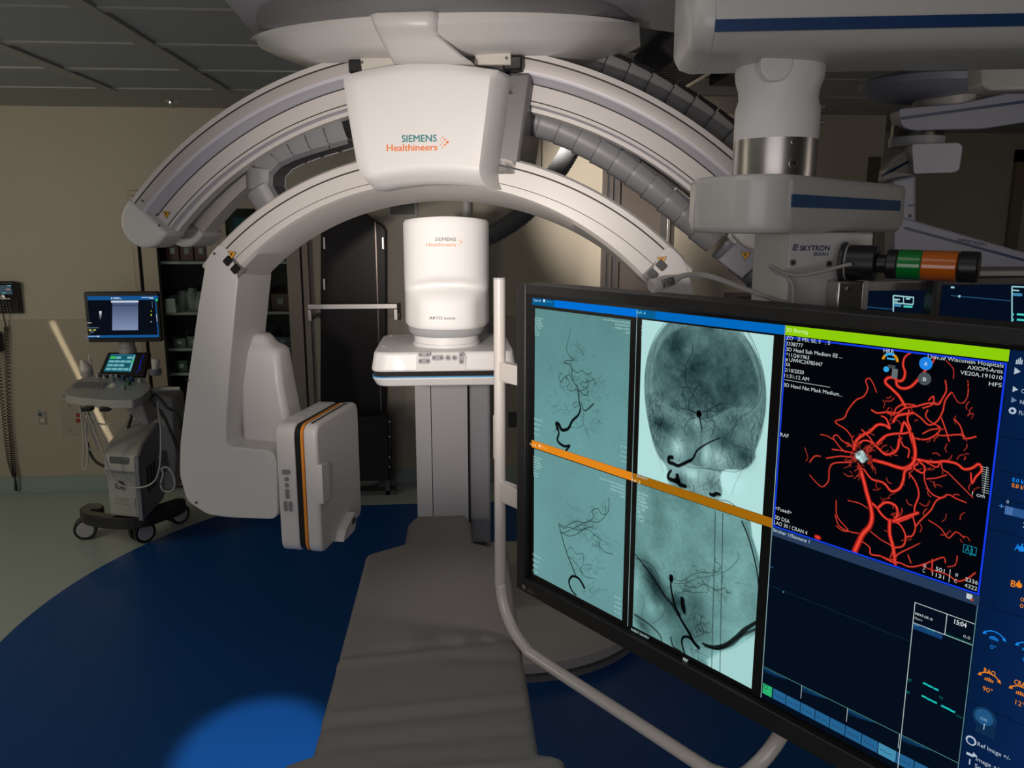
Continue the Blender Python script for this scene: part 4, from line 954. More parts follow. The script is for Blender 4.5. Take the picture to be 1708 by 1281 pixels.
# head of the boom (a long rounded block)
zt_ = 2.085-.10; 
head = [(1148, 340), (1300, 340), (1512, 350)]
a = aty(1148, 340, 1.42); b = aty(1290, 340, 1.30); c = aty(1512, 350, 1.42)
zt_ = aty(1250, 289, 1.32).z; zb_ = aty(1290, 390, 1.32).z
XX = lambda px, Y: aty(px, 340, Y).x
hp = [(XX(1149, 1.55), 1.55), (XX(1160, 1.44), 1.44), (XX(1240, 1.325), 1.325), (XX(1310, 1.31), 1.31), (XX(1505, 1.66), 1.66), (XX(1511, 1.72), 1.72), (XX(1450, 1.80), 1.80), (XX(1165, 1.68), 1.68)]
hb = [(p[0]*.97+.018, p[1]*.97+.045) for p in hp]
g = G(); ha_ = rpoly(hb, .03, 4); hc_ = rpoly(hp, .03, 4); g.rings([[(p[0], p[1], z) for p in P_] for P_, z in ((ha_, zb_), (hc_, zb_+.022), (hc_, zt_))]); hd = g.build('boom_head', boomw, BO, bevel=.010, seg=4)
# blue stripe inlay along the head's front right face
P = aty(1315, 341, 1.30); d = Vector((hp[4][0]-hp[3][0], hp[4][1]-hp[3][1], 0)).normalized(); nrm = Vector((d.y, -d.x, 0)); st = Vector((hp[3][0], hp[3][1], 0))+d*.022
zc1 = aty(1400, 339, 1.47).z
g = G(); L_2 = (Vector((hp[4][0], hp[4][1], 0))-st).length-.012
MS = Matrix(((d.x, nrm.x, 0, st.x), (d.y, nrm.y, 0, st.y), (0, 0, 1, zc1), (0, 0, 0, 1)))
g.prism(rrect(0, -.0105, L_2, .0105, .002), -.003, .0012, 'y', M=MS); g.build('blue_stripe', mat('blue_stripe', (.012, .075, .20), .3), hd)
# column
cx, cy = aty(1303, 200, 1.45).x, 1.47
zk = [aty(1303, y, 1.40).z for y in (286, 228, 162, 150, 122, 106, 97)]
R = aty(1370, 200, 1.45).x-cx
g = G(); g.lathe([(R*1.0, zk[1]-zk[0]-.0), (R, 0), ], (cx, cy, zk[0]), 48, m=0)
g.lathe([(R*.99, -.03), (R*.99, .0), (R*.97, .002)], (cx, cy, zk[0]), 48); g.build('steel_sleeve', steel, BO)
g = G(); g.lathe([(R*1.0, 0), (R*1.0, zk[2]-zk[1]-.012), (R*.93, zk[2]-zk[1]+.006), (R*.95, zk[3]-zk[1]+.01), (R*1.03, zk[4]-zk[1]), (R*1.05, zk[5]-zk[1]), (R*1.02, zk[6]-zk[1]+.01), (R*.9, zk[6]-zk[1]+.03)], (cx, cy, zk[1]), 48)
clm = g.build('column', white2, BO, smooth=50)
p = aty(1299, 105, 1.38); g = G(); g.prism(rpoly([(p.x-.027, p.z+.012), (p.x-.027, p.z-.008), (p.x-.014, p.z-.026), (p.x+.014, p.z-.026), (p.x+.028, p.z-.008), (p.x+.028, p.z+.012)], .008, 3), cy-R*1.10, cy-R*.8); g.build('front_tab', white2, clm, bevel=.006, seg=3)
for y, r_ in ((236, .0045), (272, .0085)):
    p = aty(1324, y, cy-R); g = G(); dx = p.x-cx; yy = cy-math.sqrt(max(0, R*R-dx*dx)); nn = Vector((dx, yy-cy, 0)).normalized(); q = Vector((p.x, yy, p.z)); g.cyl(q-nn*.003, q+nn*.002, r_, n=18); g.cyl(q+nn*.002, q+nn*.0022, r_*.4, n=6, m=1); g.build('screw', [steel, black], clm)
for y in (181, 207):
    p = aty(1368, y, cy); g = G(); g.cyl((cx+R-.004, cy-.01, p.z), (cx+R+.007, cy-.012, p.z), .006, n=12); g.build('bolt', chrome, clm)
# long arm above the column
arm0 = aty(1170, 40, 1.36); zb2 = 2.150
dA = Vector((1, -.16, 0)).normalized(); nA = Vector((dA.y, -dA.x, 0))
st = Vector((aty(1192, 60, 1.33).x, 1.33, 0))
MA = Matrix(((dA.x, nA.x, 0, st.x), (dA.y, nA.y, 0, st.y), (0, 0, 1, 0), (0, 0, 0, 1)))   # local x along arm, y towards viewer
prof = rpoly([(0, 2.42), (0, zb2+.035), (-.03, zb2+.004), (-.09, zb2), (-.22, zb2), (-.30, zb2+.03), (-.30, 2.42)], [0, .02, .03, .02, .03, .02, 0], 4)
g = G(); g.prism(prof, .0, 2.6, 'x', M=MA); arm = g.build('horizontal_arm', boomw, BO, bevel=.003)
g = G(); pr2 = rpoly([(0, 2.42), (0, zb2+.035), (-.03, zb2+.004), (-.09, zb2), (-.22, zb2), (-.30, zb2+.03), (-.30, 2.42)], .02, 4)
def shr(P, k, kz): return [(-.15+(y+.15)*k, zb2+.09+(z-zb2-.09)*kz) for y, z in P]
rg = []
for xx, k, kz in ((.0, 1, 1), (-.012, 1, .985), (-.028, .94, .93), (-.034, .84, .85)): rg.append([(xx, y, min(z, 2.42)) for y, z in shr(pr2, k, kz)])
g.rings(rg, M=MA); g.build('arm_end_cap', boomw, arm, smooth=50)
zs = aty(1300, 38, 1.31).z; g = G(); g.box((.0, -.002, zs-.0105), (2.6, .0018, zs+.0075), M=MA); g.build('blue_stripe', blueband, arm)
g = G(); g.cyl((st.x+1.9*dA.x, st.y+1.9*dA.y+.1, 2.35), (st.x+1.9*dA.x, st.y+1.9*dA.y+.1, ZC), .12, n=32); g.build('ceiling_mount', boomw, BO)

# ---- stack light fixed on the post
SL = thing('signal_light', 'horizontal signal light with green and orange lenses and black ends on the boom post', 'signal light', tuple(aty(1440, 465, 1.42)))
def ax_(x, y, Y): return aty(x, y, Y)
p0 = ax_(1404, 437, 1.425); p1 = ax_(1632, 446, 1.29); 
def al(px, e=0): 
    t_ = (px-1404)/(1632-1404); return p0.lerp(p1, t_)
def seg(name, xa, xb, ra, m, parent=SL, rb=None, bev=.002, n=36):
    g = G(); g.cyl(al(xa), al(xb), ra, rb, n); return g.build(name, m, parent, bevel=bev)
k_ = 1.44/1340
cup = seg('swivel_housing', 1408, 1466, .0315, black); seg('mounting_flange', 1403, 1413, .036, mat('flange_black', (.03, .03, .03), .3), bev=.003); seg('white_washer', 1413, 1416.5, .033, lgrey); seg('neck', 1466, 1490, .016, black); seg('black_collar', 1484, 1503, .0255, black)
gl_ = mat('green_lens', (.004, .20, .03), .12, noise=.25, nscale=40, coat=.6); ol_ = mat('orange_lens', (.52, .12, .008), .12, noise=.2, nscale=40, coat=.6)
seg('green_lens', 1503, 1543, .0258, gl_); seg('orange_lens', 1543, 1600, .0258, ol_); ecp = seg('end_cap', 1600, 1634, .0262, black, bev=.004)
for aa in (.3, 1.4, -.9):
    ax = (p1-p0).normalized(); u_ = ax.cross(Vector((0, 0, 1))).normalized(); w_ = u_.cross(ax); q = al(1466); r_ = u_*math.cos(aa+2.3)+w_*math.sin(aa+2.3)
    g = G(); g.cyl(q-ax*.001+r_*.024, q+ax*.002+r_*.024, .004, n=10); g.build('screw', dgrey, cup)
g = G(); ax = (p1-p0).normalized(); u_ = Vector((0, 0, 1)).cross(ax).normalized(); w_ = ax.cross(u_); puttext(g, 'PATLITE', al(1634)+ax*.0006+(-w_*.016-u_*.004), (w_*.9+u_*.35).normalized(), (u_*.9-w_*.35).normalized()*1, .0045, 0, w=.03); g.build('lettering', lgrey, ecp, smooth=0, fix=False)
# cable plugged into the black cup, and its loop in front of the post
g = G(); pts = [aty(1421, 441, 1.372), aty(1408, 443, 1.38), aty(1370, 453, 1.39), aty(1335, 459, 1.40), aty(1308, 455, 1.41), aty(1294, 448, 1.41), aty(1287, 444, 1.41), aty(1286, 447, 1.415), aty(1297, 455, 1.415), aty(1315, 464, 1.412), aty(1324, 482, 1.405), aty(1323, 512, 1.38), aty(1322, 540, 1.36)]
g.tube(smoothpath(pts, 8), .0033, 8); tag(g.build('light_cable', mat('cable_grey', (.32, .31, .29), .4), None), 'grey cable looping from the black light housing past the boom post', 'cable')
# gooseneck microphone
MI = thing('gooseneck_microphone', 'grey gooseneck microphone curving over the top edge of the large screen', 'microphone', tuple(aty(1305, 508, 1.40)))
g = G(); pts = [aty(1120, 468, 1.33), aty(1140, 460, 1.34), aty(1165, 458, 1.36), aty(1195, 464, 1.37), aty(1240, 481, 1.39), aty(1290, 499, 1.41), aty(1330, 512, 1.42)]
g.tube(smoothpath(pts, 8), [.0050]*10+[.0045]*39, 12); g.build('gooseneck', mat('mic_grey', (.42, .40, .37), .45), MI)
h0 = aty(1086, 478, 1.315); h1 = aty(1122, 467, 1.33); g = G(); g.tube([h0, h0.lerp(h1, .05), h0.lerp(h1, .3), h0.lerp(h1, .75), h1, h1.lerp(aty(1140, 460, 1.34), .6)], [.0105, .0118, .0120, .0113, .0088, .0055], 24); mh = g.build('microphone_head', mat('mic_grey', (), 1), MI, smooth=50)
dd = (h1-h0).normalized(); sd = dd.cross(Vector((0, -1, 0))).normalized(); fw = sd.cross(dd).normalized()
if fw.y > 0: fw = -fw
for k in range(9):
    q = h0.lerp(h1, .36+.065*k)+fw*(.0112); g = G(); g.tube([q-sd*.007+fw*-.0016, q+fw*.001, q+sd*.007-fw*.0016], .0009, 5); g.build('grille_slot', black, mh)
# ================================================================ things on the right
SBm = mat('boom_blue_grey', (.31, .325, .41), .35, noise=.02)
# second boom: arm with navy line, joint block, drop column, lower support boom
B2 = thing('anaesthesia_boom', 'pale blue-grey jointed ceiling boom with thin navy lines, behind the screen boom', 'boom arm', tuple(aty(1560, 250, 3.0)))
Y2 = 3.0
def poly2(pts, Y): return [(aty(x, y, Y).x, aty(x, y, Y).z) for x, y in pts]
_pr = G.prism
def prism2(s, poly, lo, hi, axis='y', m=0, M=None, hipoly=None):
    if axis == 'y' and hipoly is None and poly[0][0] > .9 and hi-lo < .6 and hi > lo > 1.9:   # blocks taper towards the back
        k = 1+(hi/lo-1)*.75; hipoly = [(p[0]*k, CH+(p[1]-CH)*k) for p in poly]
    return _pr(s, poly, lo, hi, axis, m, M, hipoly)
G.prism = prism2
g = G(); g.prism(rpoly(poly2([(1497, 181), (1604, 172), (1760, 138), (1760, 196), (1640, 215), (1522, 218), (1503, 212)], Y2), .02, 3), Y2, Y2+.26); a1 = g.build('upper_arm', SBm, B2, bevel=.015, seg=3)
g = G(); g.prism(poly2([(1503, 195), (1760, 160), (1760, 165), (1503, 200)], Y2-.001), Y2-.002, Y2+.02); g.build('navy_line', blueband, a1)
p = aty(1563, 150, Y2+.1); zz = [aty(1563, y, Y2).z for y in (127, 150, 165)]
g = G(); g.lathe([(.10, 0), (.20, .02), (.235, .045), (.235, .07), (.2, .085)], (p.x-.03, Y2+.14, zz[1]-.02), 48); g.build('round_cover', SBm, B2, smooth=50)
g = G(); g.cyl((p.x-.03, Y2+.14, zz[1]+.05), (p.x-.03, Y2+.14, ZC), .10, n=30); g.build('drop_tube', SBm, B2)
g = G(); g.cyl((p.x+.05, Y2+.13, zz[2]-.03), (p.x+.05, Y2+.13, zz[1]), .11, n=30); g.build('swivel_collar', cream, B2)
q = aty(1562, 225, Y2); zz = [aty(1562, y, Y2).z for y in (292, 240, 228, 216)]
g = G(); g.lathe([(.10, 0), (.10, zz[2]-zz[1]+.01), (.095, zz[2]-zz[1]+.012), (.095, zz[3]-zz[1]+.03)], (q.x, Y2+.13, zz[1]-.0), 36, m=[0, 1, 1]); g.build('joint_ring', [lgrey, mat('joint_dark', (.09, .085, .07), .3, metal=.7)], B2)
g = G(); g.prism(rpoly(poly2([(1521, 240), (1600, 238), (1606, 245), (1600, 284), (1590, 288), (1524, 290)], Y2-.03), .01, 3), Y2-.03, Y2+.28); g.build('joint_block', mat('block_lavender', (.44, .45, .53), .35), B2, bevel=.014, seg=3)
g = G(); g.prism(poly2([(1474, 284), (1490, 262), (1524, 243), (1526, 292), (1472, 303)], Y2+.10), Y2+.10, Y2+.25); a3 = g.build('rear_arm', cream, B2, bevel=.006)
g = G(); g.prism(poly2([(1471, 291), (1525, 262), (1525, 266), (1471, 296)], Y2+.098), Y2+.097, Y2+.12); g.build('navy_line', blueband, a3)
g = G(); g.prism(poly2([(1488, 300), (1528, 292), (1528, 370), (1514, 430), (1490, 430)], Y2), Y2, Y2+.2); dcol = g.build('drop_column', SBm, B2, bevel=.01)
g = G(); g.prism(poly2([(1516, 341), (1527, 341), (1527, 344), (1516, 344)], Y2-.002), Y2-.004, Y2+.01); g.build('navy_line', blueband, dcol)
g = G(); p = aty(1518, 360, Y2); g.cyl((p.x, Y2, p.z), (p.x, Y2-.003, p.z), .007, n=12); g.build('screw', dgrey, dcol)
g = G(); g.prism(rpoly(poly2([(1490, 360), (1512, 364), (1760, 436), (1760, 500), (1600, 470), (1490, 430)], Y2-.06), .01, 2), Y2-.06, Y2+.2); a4 = g.build('lower_arm', SBm, B2, bevel=.01)
g = G(); g.prism(poly2([(1506, 379), (1512, 378.5), (1760, 446), (1760, 450), (1512, 383)], Y2-.061), Y2-.062, Y2-.04); g.build('navy_line', blueband, a4)
g = G(); P = aty(1598, 402, Y2-.0625); Q = aty(1646, 411, Y2-.0625); puttext(g, 'SUPPORT BOOM 2', P, (Q-P).normalized(), Vector((0, 0, 1)), .011, 0, w=(Q-P).length); g.build('lettering', navyl, a4, smooth=0, fix=False)
g = G(); g.prism(poly2([(1638, 100), (1644, 90), (1760, 90), (1760, 150), (1650, 152), (1638, 145)], 2.0), 2.0, 2.25)
tag(g.build('boom_end_housing', boomw, None, bevel=.015, seg=4), 'rounded cream end block of another boom at the right edge under the long striped arm', 'boom arm')
# monitors behind the large screen
def mon(name, label, quad, Y, bezel, bm, lines, th=.05, back=None):
    (x0, y0), (x1, y1) = quad    # top-left, top-right of the outer frame
    a = aty(x0, y0, Y); u = Vector(((aty(x1, y1, Y+.0).x-a.x), 0, 0)); w = u.length
    b = Vector((a.x+w, Y, a.z)); h = w*.62
    t = thing(name, label, 'monitor', (a.x+w/2, Y+th, a.z-h))
    g = G(); g.box((a.x, Y, a.z-h), (b.x, Y+th, a.z)); g.build('monitor_body', bm, t, bevel=.006)
    g = G(); g.box((a.x+bezel, Y-.0015, a.z-h+bezel), (b.x-bezel, Y+.001, a.z-bezel)); s_ = g.build('monitor_screen', emi('screen_navy', lin((4, 14, 30))), t)
    return t, s_, a, w, h
def thinline(g, a, b, Y, th, m=0):
    A_ = aty(*a, Y); B_ = aty(*b, Y); d_ = (B_-A_).normalized(); n_ = Vector((-d_.z, 0, d_.x))*th/2
    g.add([A_+n_, B_+n_, B_-n_, A_-n_], [(0, 1, 2, 3)], m)
emc = emi('screen_cyan', lin((70, 200, 190))); emw = emi('screen_pale', lin((150, 200, 205))); emb = emi('screen_dim_blue', lin((30, 70, 100)))
Ym = 2.3
t, s_, *_r = mon('vital_signs_monitor', 'small grey-framed monitor directly behind the top edge of the large screen, beside the steel bracket', ((1420, 468), (1560, 486)), Ym, .03, mat('monitor_silver', (.30, .295, .29), .35, metal=.5), 0)
g = G(); e = Ym-.003
for a, b, w, m in (((1490, 493), (1524, 496), .004, 1), ((1490, 505), (1523, 508), .004, 1), ((1490, 493), (1490, 530), .004, 1), ((1507, 495), (1507, 506), .003, 1), ((1524, 496), (1523, 508), .003, 1), ((1491, 499), (1501, 500), .004, 1), ((1491, 502), (1497, 502.5), .003, 1), ((1511, 498), (1518, 498.5), .005, 1), ((1491, 509), (1503, 510), .007, 0), ((1507, 511), (1522, 512), .006, 2), ((1436, 511), (1490, 516), .003, 3)): thinline(g, a, b, e, w, m)
g.build('trace', [emi('screen_blue', lin((60, 130, 170))), emw, emc, emb], s_, smooth=0, fix=False)
Yk = 2.2
t, s_, *_r = mon('rear_wide_monitor', 'wide black-framed monitor at the right edge behind the large screen, under the orange light', ((1561, 462), (1830, 476)), Yk, .022, black, 0)
g = G(); e = Yk-.003
for a, b, w, m in (((1688, 478), (1688, 560), .004, 1), ((1688, 478), (1740, 480), .004, 1), ((1689, 484), (1700, 485), .004, 1), ((1689, 491), (1705, 492), .008, 0), ((1586, 479), (1592, 479.5), .005, 1), ((1586, 493), (1688, 502), .003, 3), ((1598, 494), (1602, 494.5), .006, 1), ((1696, 524), (1712, 525.5), .006, 2), ((1696, 533), (1712, 534.5), .006, 2), ((1687, 524), (1691, 524.5), .006, 2), ((1687, 533), (1691, 533.5), .006, 2)): thinline(g, a, b, e, w, m)
g.build('trace', [emi('screen_blue', ()), emw, emc, emb], s_, smooth=0, fix=False)
Yt = 2.0
a = aty(1396, 469, 1.39); b = aty(1434, 545, 1.39)
g = G(); g.box((a.x, 1.385, b.z), (b.x, 1.4275, a.z)); bo = thing('steel_bracket', 'brushed steel bracket plate to the right of the boom post, beside the small monitor', 'bracket', ((a.x+b.x)/2, 1.41, b.z)); g.build('bracket_plate', steel, bo, bevel=.004, seg=3)
p = aty(1416, 483, 1.385); g = G(); g.cyl((p.x, 1.385, p.z), (p.x, 1.381, p.z), .0055, n=6); g.build('bolt', chrome, bo)
g = G(); a = aty(1575, 452, 2.26); b = aty(1800, 462, 2.26); g.box((a.x, 2.26, b.z+.0), (b.x, 2.5, a.z)); g.box((a.x+.1, 2.262, 1.0), (a.x+.2, 2.45, b.z)); 
tag(g.build('equipment_shelf', mat('shelf_grey', (.30, .29, .27), .4), None, bevel=.004), 'thin grey equipment shelf above the wide rear monitor', 'shelf')

G.prism = _pr
# ribbed cable tracks hanging below the ceiling
for (pts, lb) in (([(1050, 62), (1100, 58), (1172, 80), (1110, 122)], 'dark ribbed cable track below the ceiling, nearer the swivel'), ([(1175, 95), (1200, 110), (1240, 128), (1190, 165), (1110, 128)], 'dark ribbed cable track below the ceiling, beside the boom arm')):
    pass
def track(x0, x1, y0, y1, label):
    t = thing('cable_track', label, 'cable track', ((x0+x1)/2, (y0+y1)/2, ZC-.17), 'ribbed cable tracks under the ceiling')
    g = G(); g.box((x0, y0, ZC-.16), (x1, y1, ZC-.012)); g.build('track_body', mat('track_black', (.018, .019, .022), .5), t)
    g = G(); n = int((y1-y0)/.035)
    for k in range(n):
        y = y0+.035*k; g.box((x0-.006, y, ZC-.166), (x1+.006, y+.017, ZC-.02))
    tag(g.build('track_rib', mat('track_rib', (.05, .05, .053), .45), t), kind='stuff')
    g = G(); g.box((x1+.006, y0, ZC-.17), (x1+.03, y1, ZC-.15)); g.box((x1+.018, y0, ZC-.15), (x1+.03, y1, ZC-.012)); g.build('track_rail', steel, t)
track(.86, 1.04, 2.7, 3.85, 'dark ribbed cable track below the ceiling, the left one above the chain of the arch')
track(1.17, 1.37, 2.5, 3.7, 'dark ribbed cable track below the ceiling, the right one beside the boom arm')

# ================================================================ ULTRASOUND CART
Yu = 4.85
UC = thing('ultrasound_cart', 'grey wheeled ultrasound machine with a lit monitor standing by the left wall', 'ultrasound machine', tuple(atz(200, 885, 0)))
ucb = mat('cart_grey', (.36, .355, .345), .42, noise=.02); ucd = mat('cart_dark', (.10, .105, .115), .42); ucs = mat('cart_slate', (.16, .17, .20), .4)
def U(x, y, Y=Yu): return aty(x, y, Y)
# monitor
a = U(139, 487, 5.02); b = U(270, 570, 5.02)
g = G(); g.prism(rrect(a.x, b.z, b.x, a.z, .012), 5.02, 5.06); um = g.build('monitor', black, UC, bevel=.004)
a2 = U(145, 494, 5.0185); b2 = U(265, 564, 5.0185); g = G(); g.box((a2.x, 5.0185, b2.z), (b2.x, 5.021, a2.z)); us = g.build('monitor_screen', emi('us_dark', lin((9, 14, 24))), um)
g = G(); e_ = 5.0175
def rq(x0, y0, x1, y1, m, e=None):
    A_ = U(x0, y0, e or e_); B_ = U(x1, y1, e or e_); g.add([(A_.x, A_.y, A_.z), (B_.x, A_.y, A_.z), (B_.x, A_.y, B_.z), (A_.x, A_.y, B_.z)], [(0, 1, 2, 3)], m)
rq(145.5, 494, 264, 500, 0); rq(145.5, 559.5, 264, 562.5, 0); rq(259.5, 494, 263.5, 562, 0)
n = 24
for k in range(n): rq(187.2, 502.5+48*k/n, 230.5, 502.5+48*(k+1)/n+.05, 10+k, 5.0178)
rq(185, 501.5, 231, 504.5, 1, 5.0172); rq(185, 496.2, 187.5, 499, 1, 5.017); rq(189, 496.2, 199, 497.2, 1, 5.017); rq(189, 497.9, 203, 498.8, 1, 5.017); rq(236, 495.8, 256, 496.6, 1, 5.017); rq(249, 497.5, 256, 498.5, 1, 5.017)
for k in range(8): rq(165.3+.12*k, 519+1.7*k, 169.6-.12*k, 520.7+1.7*k, 34+k)
rq(145.5, 538, 153, 539, 1); rq(145.5, 546, 165, 547.5, 5); rq(148, 549.5, 153, 551.5, 3); rq(155.5, 549.5, 160, 551.5, 3); rq(150, 552, 157, 555, 5); rq(146, 560.5, 160, 561.3, 1, 5.017); rq(161, 560, 166, 562, 1, 5.017)
rq(259.7, 498.8, 263, 502.5, 2, 5.017); rq(251.4, 518, 253, 520, 3); rq(251.2, 524, 253.4, 527, 3); rq(251.5, 535.8, 253, 537.5, 1); rq(253, 502, 255, 513, 5); rq(260.5, 524, 262.5, 536, 1, 5.017)
cols = [emi('us_bar_blue', lin((22, 82, 140))), emi('us_white', lin((190, 200, 215))), emi('us_green', lin((40, 200, 90))), emi('us_yellow', lin((190, 190, 60))), emi('us_grey', lin((90, 90, 100))), emi('us_mid', lin((70, 90, 120)))]+[emi('us_grey', ())]*4
for k in range(24): f_ = k/23; base = (62+62*f_**.8, 74+64*f_**.8, 104+68*f_**.8); base = tuple(x*(.8+.35*math.exp(-((f_-.05)/.06)**2)) for x in base) if k < 4 else base; cols.append(emi('us_scan_%d' % k, lin(base)))
for k in range(8): q_ = 220-22*k; cols.append(emi('us_probe_%d' % k, lin((q_, q_, min(255, q_+12)))))
g.build('screen_image', cols, us, smooth=0, fix=False)
c = U(215, 575, 4.78); g = G(); g.lathe([(.052, 0), (.05, .03), (.045, .033), (.045, .075)], (U(213, 585, 5.1).x, 5.10, U(213, 588, 5.1).z), 24); g.build('monitor_neck', ucb, UC, smooth=40)
# console: tilted touch panel + control deck
zA = U(170, 590, 4.72).z
tp = [U(180, 587, 5.10), U(250, 587, 5.10), U(240, 628, 5.00), U(163, 626, 5.00)]
g = G(); off = Vector((0, .03, -.02)); g.add([*tp, *[p+off for p in tp]], [(0, 1, 2, 3), (4, 7, 6, 5), (0, 4, 5, 1), (1, 5, 6, 2), (2, 6, 7, 3), (3, 7, 4, 0)]); tb = g.build('touch_panel', black, UC, bevel=.008)
nrm = (tp[1]-tp[0]).cross(tp[3]-tp[0]).normalized(); nrm = nrm if nrm.y < 0 else -nrm
def T(u, v, d=.001): return tp[0].lerp(tp[1], u).lerp(tp[3].lerp(tp[2], u), v)+nrm*d
g = G()
def tq(u0, v0, u1, v1, m, d=.001): g.add([T(u0, v0, d), T(u1, v0, d), T(u1, v1, d), T(u0, v1, d)], [(0, 1, 2, 3)], m)
tq(.09, .10, .69, .84, 0); 
for r in range(4):
    for k_ in range(4):
        if (r, k_) in ((0, 2), (2, 3)): continue
        tq(.12+.13*k_, .20+.16*r, .235+.13*k_, .30+.16*r, 2 if (r, k_) == (0, 0) else 1, .0018)
tq(.64, .16, .68, .8, 1, .0018); tq(.64, .36, .68, .45, 2, .002); tq(.1, .11, .68, .15, 3, .0018)
for k_ in range(7): f_ = k_/6; tq(.86-.02*math.sin(f_*3.1), .16+.09*k_, .875-.02*math.sin(f_*3.1), .22+.09*k_, 4, .0015)
tq(.80, .80, .825, .84, 4)
g.build('touch_screen_image', [emi('tp_teal', lin((20, 84, 100))), emi('tp_key', lin((105, 170, 178))), emi('tp_green', lin((60, 190, 70))), emi('tp_bar', lin((50, 110, 130))), emi('tp_blue', lin((20, 40, 220)))], tb, smooth=0, fix=False)
# deck
Zd = U(180, 655, 4.55).z
dk = [(106, 653), (124, 636), (150, 626), (238, 630), (252, 642), (250, 650), (236, 662), (222, 668), (180, 668), (130, 663), (110, 659)]
dp = [atz(x, y, Zd) for x, y in dk]; P_ = [(p.x, p.y) for p in dp]
g = G(); g.prism(rpoly(P_, .02, 3), Zd-.045, Zd, 'z', hipoly=None); deck = g.build('control_deck', ucb, UC, bevel=.012, seg=3)
def D(x, y, d=0): p = atz(x, y, Zd+.001); return Vector((p.x, p.y, Zd+d))
g = G(); q = [D(118, 648), D(129, 637.5), D(179, 638), D(171, 648.5)]; g.add([p+Vector((0, 0, .001)) for p in q], [(0, 1, 2, 3)]); g.build('key_bed', ucs, deck, fix=False)
g = G()
for r in range(5):
    for k_ in range(14):
        u = (k_+.1)/14; v = (r+.1)/5
        def K(uu, vv, z): p = q[0].lerp(q[3], uu).lerp(q[1].lerp(q[2], uu), vv); return (p.x, p.y, Zd+z)
        u1 = (k_+.85)/14; v1 = (r+.8)/5
        g.add([K(u, v, .001), K(u1, v, .001), K(u1, v1, .001), K(u, v1, .001), K(u, v, .006), K(u1, v, .006), K(u1, v1, .006), K(u, v1, .006)], [(4, 5, 6, 7), (0, 1, 5, 4), (1, 2, 6, 5), (2, 3, 7, 6), (3, 0, 4, 7)])
tag(g.build('keyboard_key', mat('key_grey', (.22, .215, .235), .5), deck), kind='stuff')
p = D(189, 644); g = G(); g.lathe([(.035, 0), (.035, .004), (.022, .005), (.018, .014), (.008, .020)], tuple(p), 24); g.build('trackball', cream, deck, smooth=60)
kn = [(163, 630, .010, ucb), (174, 630, .010, ucb), (186, 631, .011, ucb), (194, 631, .010, ucb), (188, 635, .016, ucs), (205, 634, .017, mat('knob_blue', (.02, .035, .14), .3)), (219, 636, .017, mat('knob_blue', (), 1)), (214, 642, .017, mat('knob_green', (.01, .10, .04), .3)), (233, 638, .012, ucb), (208, 650, .008, ucd)]
for x, y, r, m in kn: p = D(x, y); g = G(); g.lathe([(r*1.1, 0), (r, .004), (r*.95, .022), (r*.7, .026)], tuple(p), 16); g.build('knob', m, deck, smooth=40)
for (x0, x1, y) in ((108, 135, 655), (182, 236, 659)):
    a_ = D(x0, y); b_ = D(x1, y-4 if x0 > 150 else y+2); g = G(); g.tube([a_+Vector((0, -.02, -.012)), a_.lerp(b_, .5)+Vector((0, -.035, -.012)), b_+Vector((0, -.02, -.012))], .007, 8); g.build('hand_grip', ucs, deck)
for x in (142, 172): p = D(x, 668); g = G(); g.box((p.x-.025, p.y-.005, Zd-.06), (p.x+.025, p.y+.05, Zd-.035)); g.build('release_lever', black, deck, bevel=.005)
# support arm and column
g = G(); g.prism([(U(215, 667).x, U(215, 667).z), (U(248, 660).x, U(248, 660).z), (U(262, 700).x, U(262, 700).z), (U(250, 702).x, U(250, 702).z)], 4.72, 4.92); g.build('support_arm', ucb, UC, bevel=.015, seg=3)
cb = [(228, 660), (262, 655), (286, 665), (292, 760), (290, 820), (238, 820), (228, 740)]
g = G(); g.prism([(U(x, y, 4.95).x, U(x, y, 4.95).z) for x, y in cb], 4.95, 5.2); g.build('column', ucb, UC, bevel=.02, seg=3)
# lower electronics housing: rotated box, front face left, side face right
fz0, fz1 = U(190, 861, 4.62).z, U(190, 747, 4.62).z
FL = U(178, 800, 4.62); FRr = U(232, 800, 4.55); BR = U(279, 800, 5.05)
M_ = None
fdir = Vector((FRr.x-FL.x, FRr.y-FL.y, 0)); sdir = Vector((BR.x-FRr.x, BR.y-FRr.y, 0)); fw_ = fdir.length; sl_ = sdir.length; fdir.normalize(); sdir.normalize()
HM = Matrix(((fdir.x, sdir.x, 0, FL.x), (fdir.y, sdir.y, 0, FL.y), (0, 0, 1, 0), (0, 0, 0, 1)))
hz = fz1-fz0
side = [(0.0, fz0), (sl_*.75, fz0), (sl_*1.0, fz0+.12), (sl_*1.02, fz1+.02), (sl_*.85, fz1+.07), (.08, fz1+.01), (.0, fz1-.03), (-.02, fz1-.12), (-.02, fz0+.28), (.01, fz0+.22)]
g = G(); g.prism(rpoly(side, .03, 3), 0, fw_, 'x', M=HM); hsg = g.build('electronics_housing', ucb, UC, bevel=.02, seg=3)
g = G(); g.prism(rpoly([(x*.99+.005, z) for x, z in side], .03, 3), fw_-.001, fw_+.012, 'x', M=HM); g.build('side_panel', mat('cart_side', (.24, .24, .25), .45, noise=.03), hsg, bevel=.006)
g = G(); g.prism([(-.024, fz1-.13), (-.01, fz1-.035), (.02, fz1-.035), (.02, fz1-.13)], fw_-.018, fw_+.014, 'x', M=HM); g.prism([(-.026, fz0+.0), (-.026, fz1-.12), (.02, fz1-.12), (.02, fz0)], fw_-.018, fw_+.014, 'x', M=HM); g.build('edge_trim', ucs, hsg, bevel=.004)
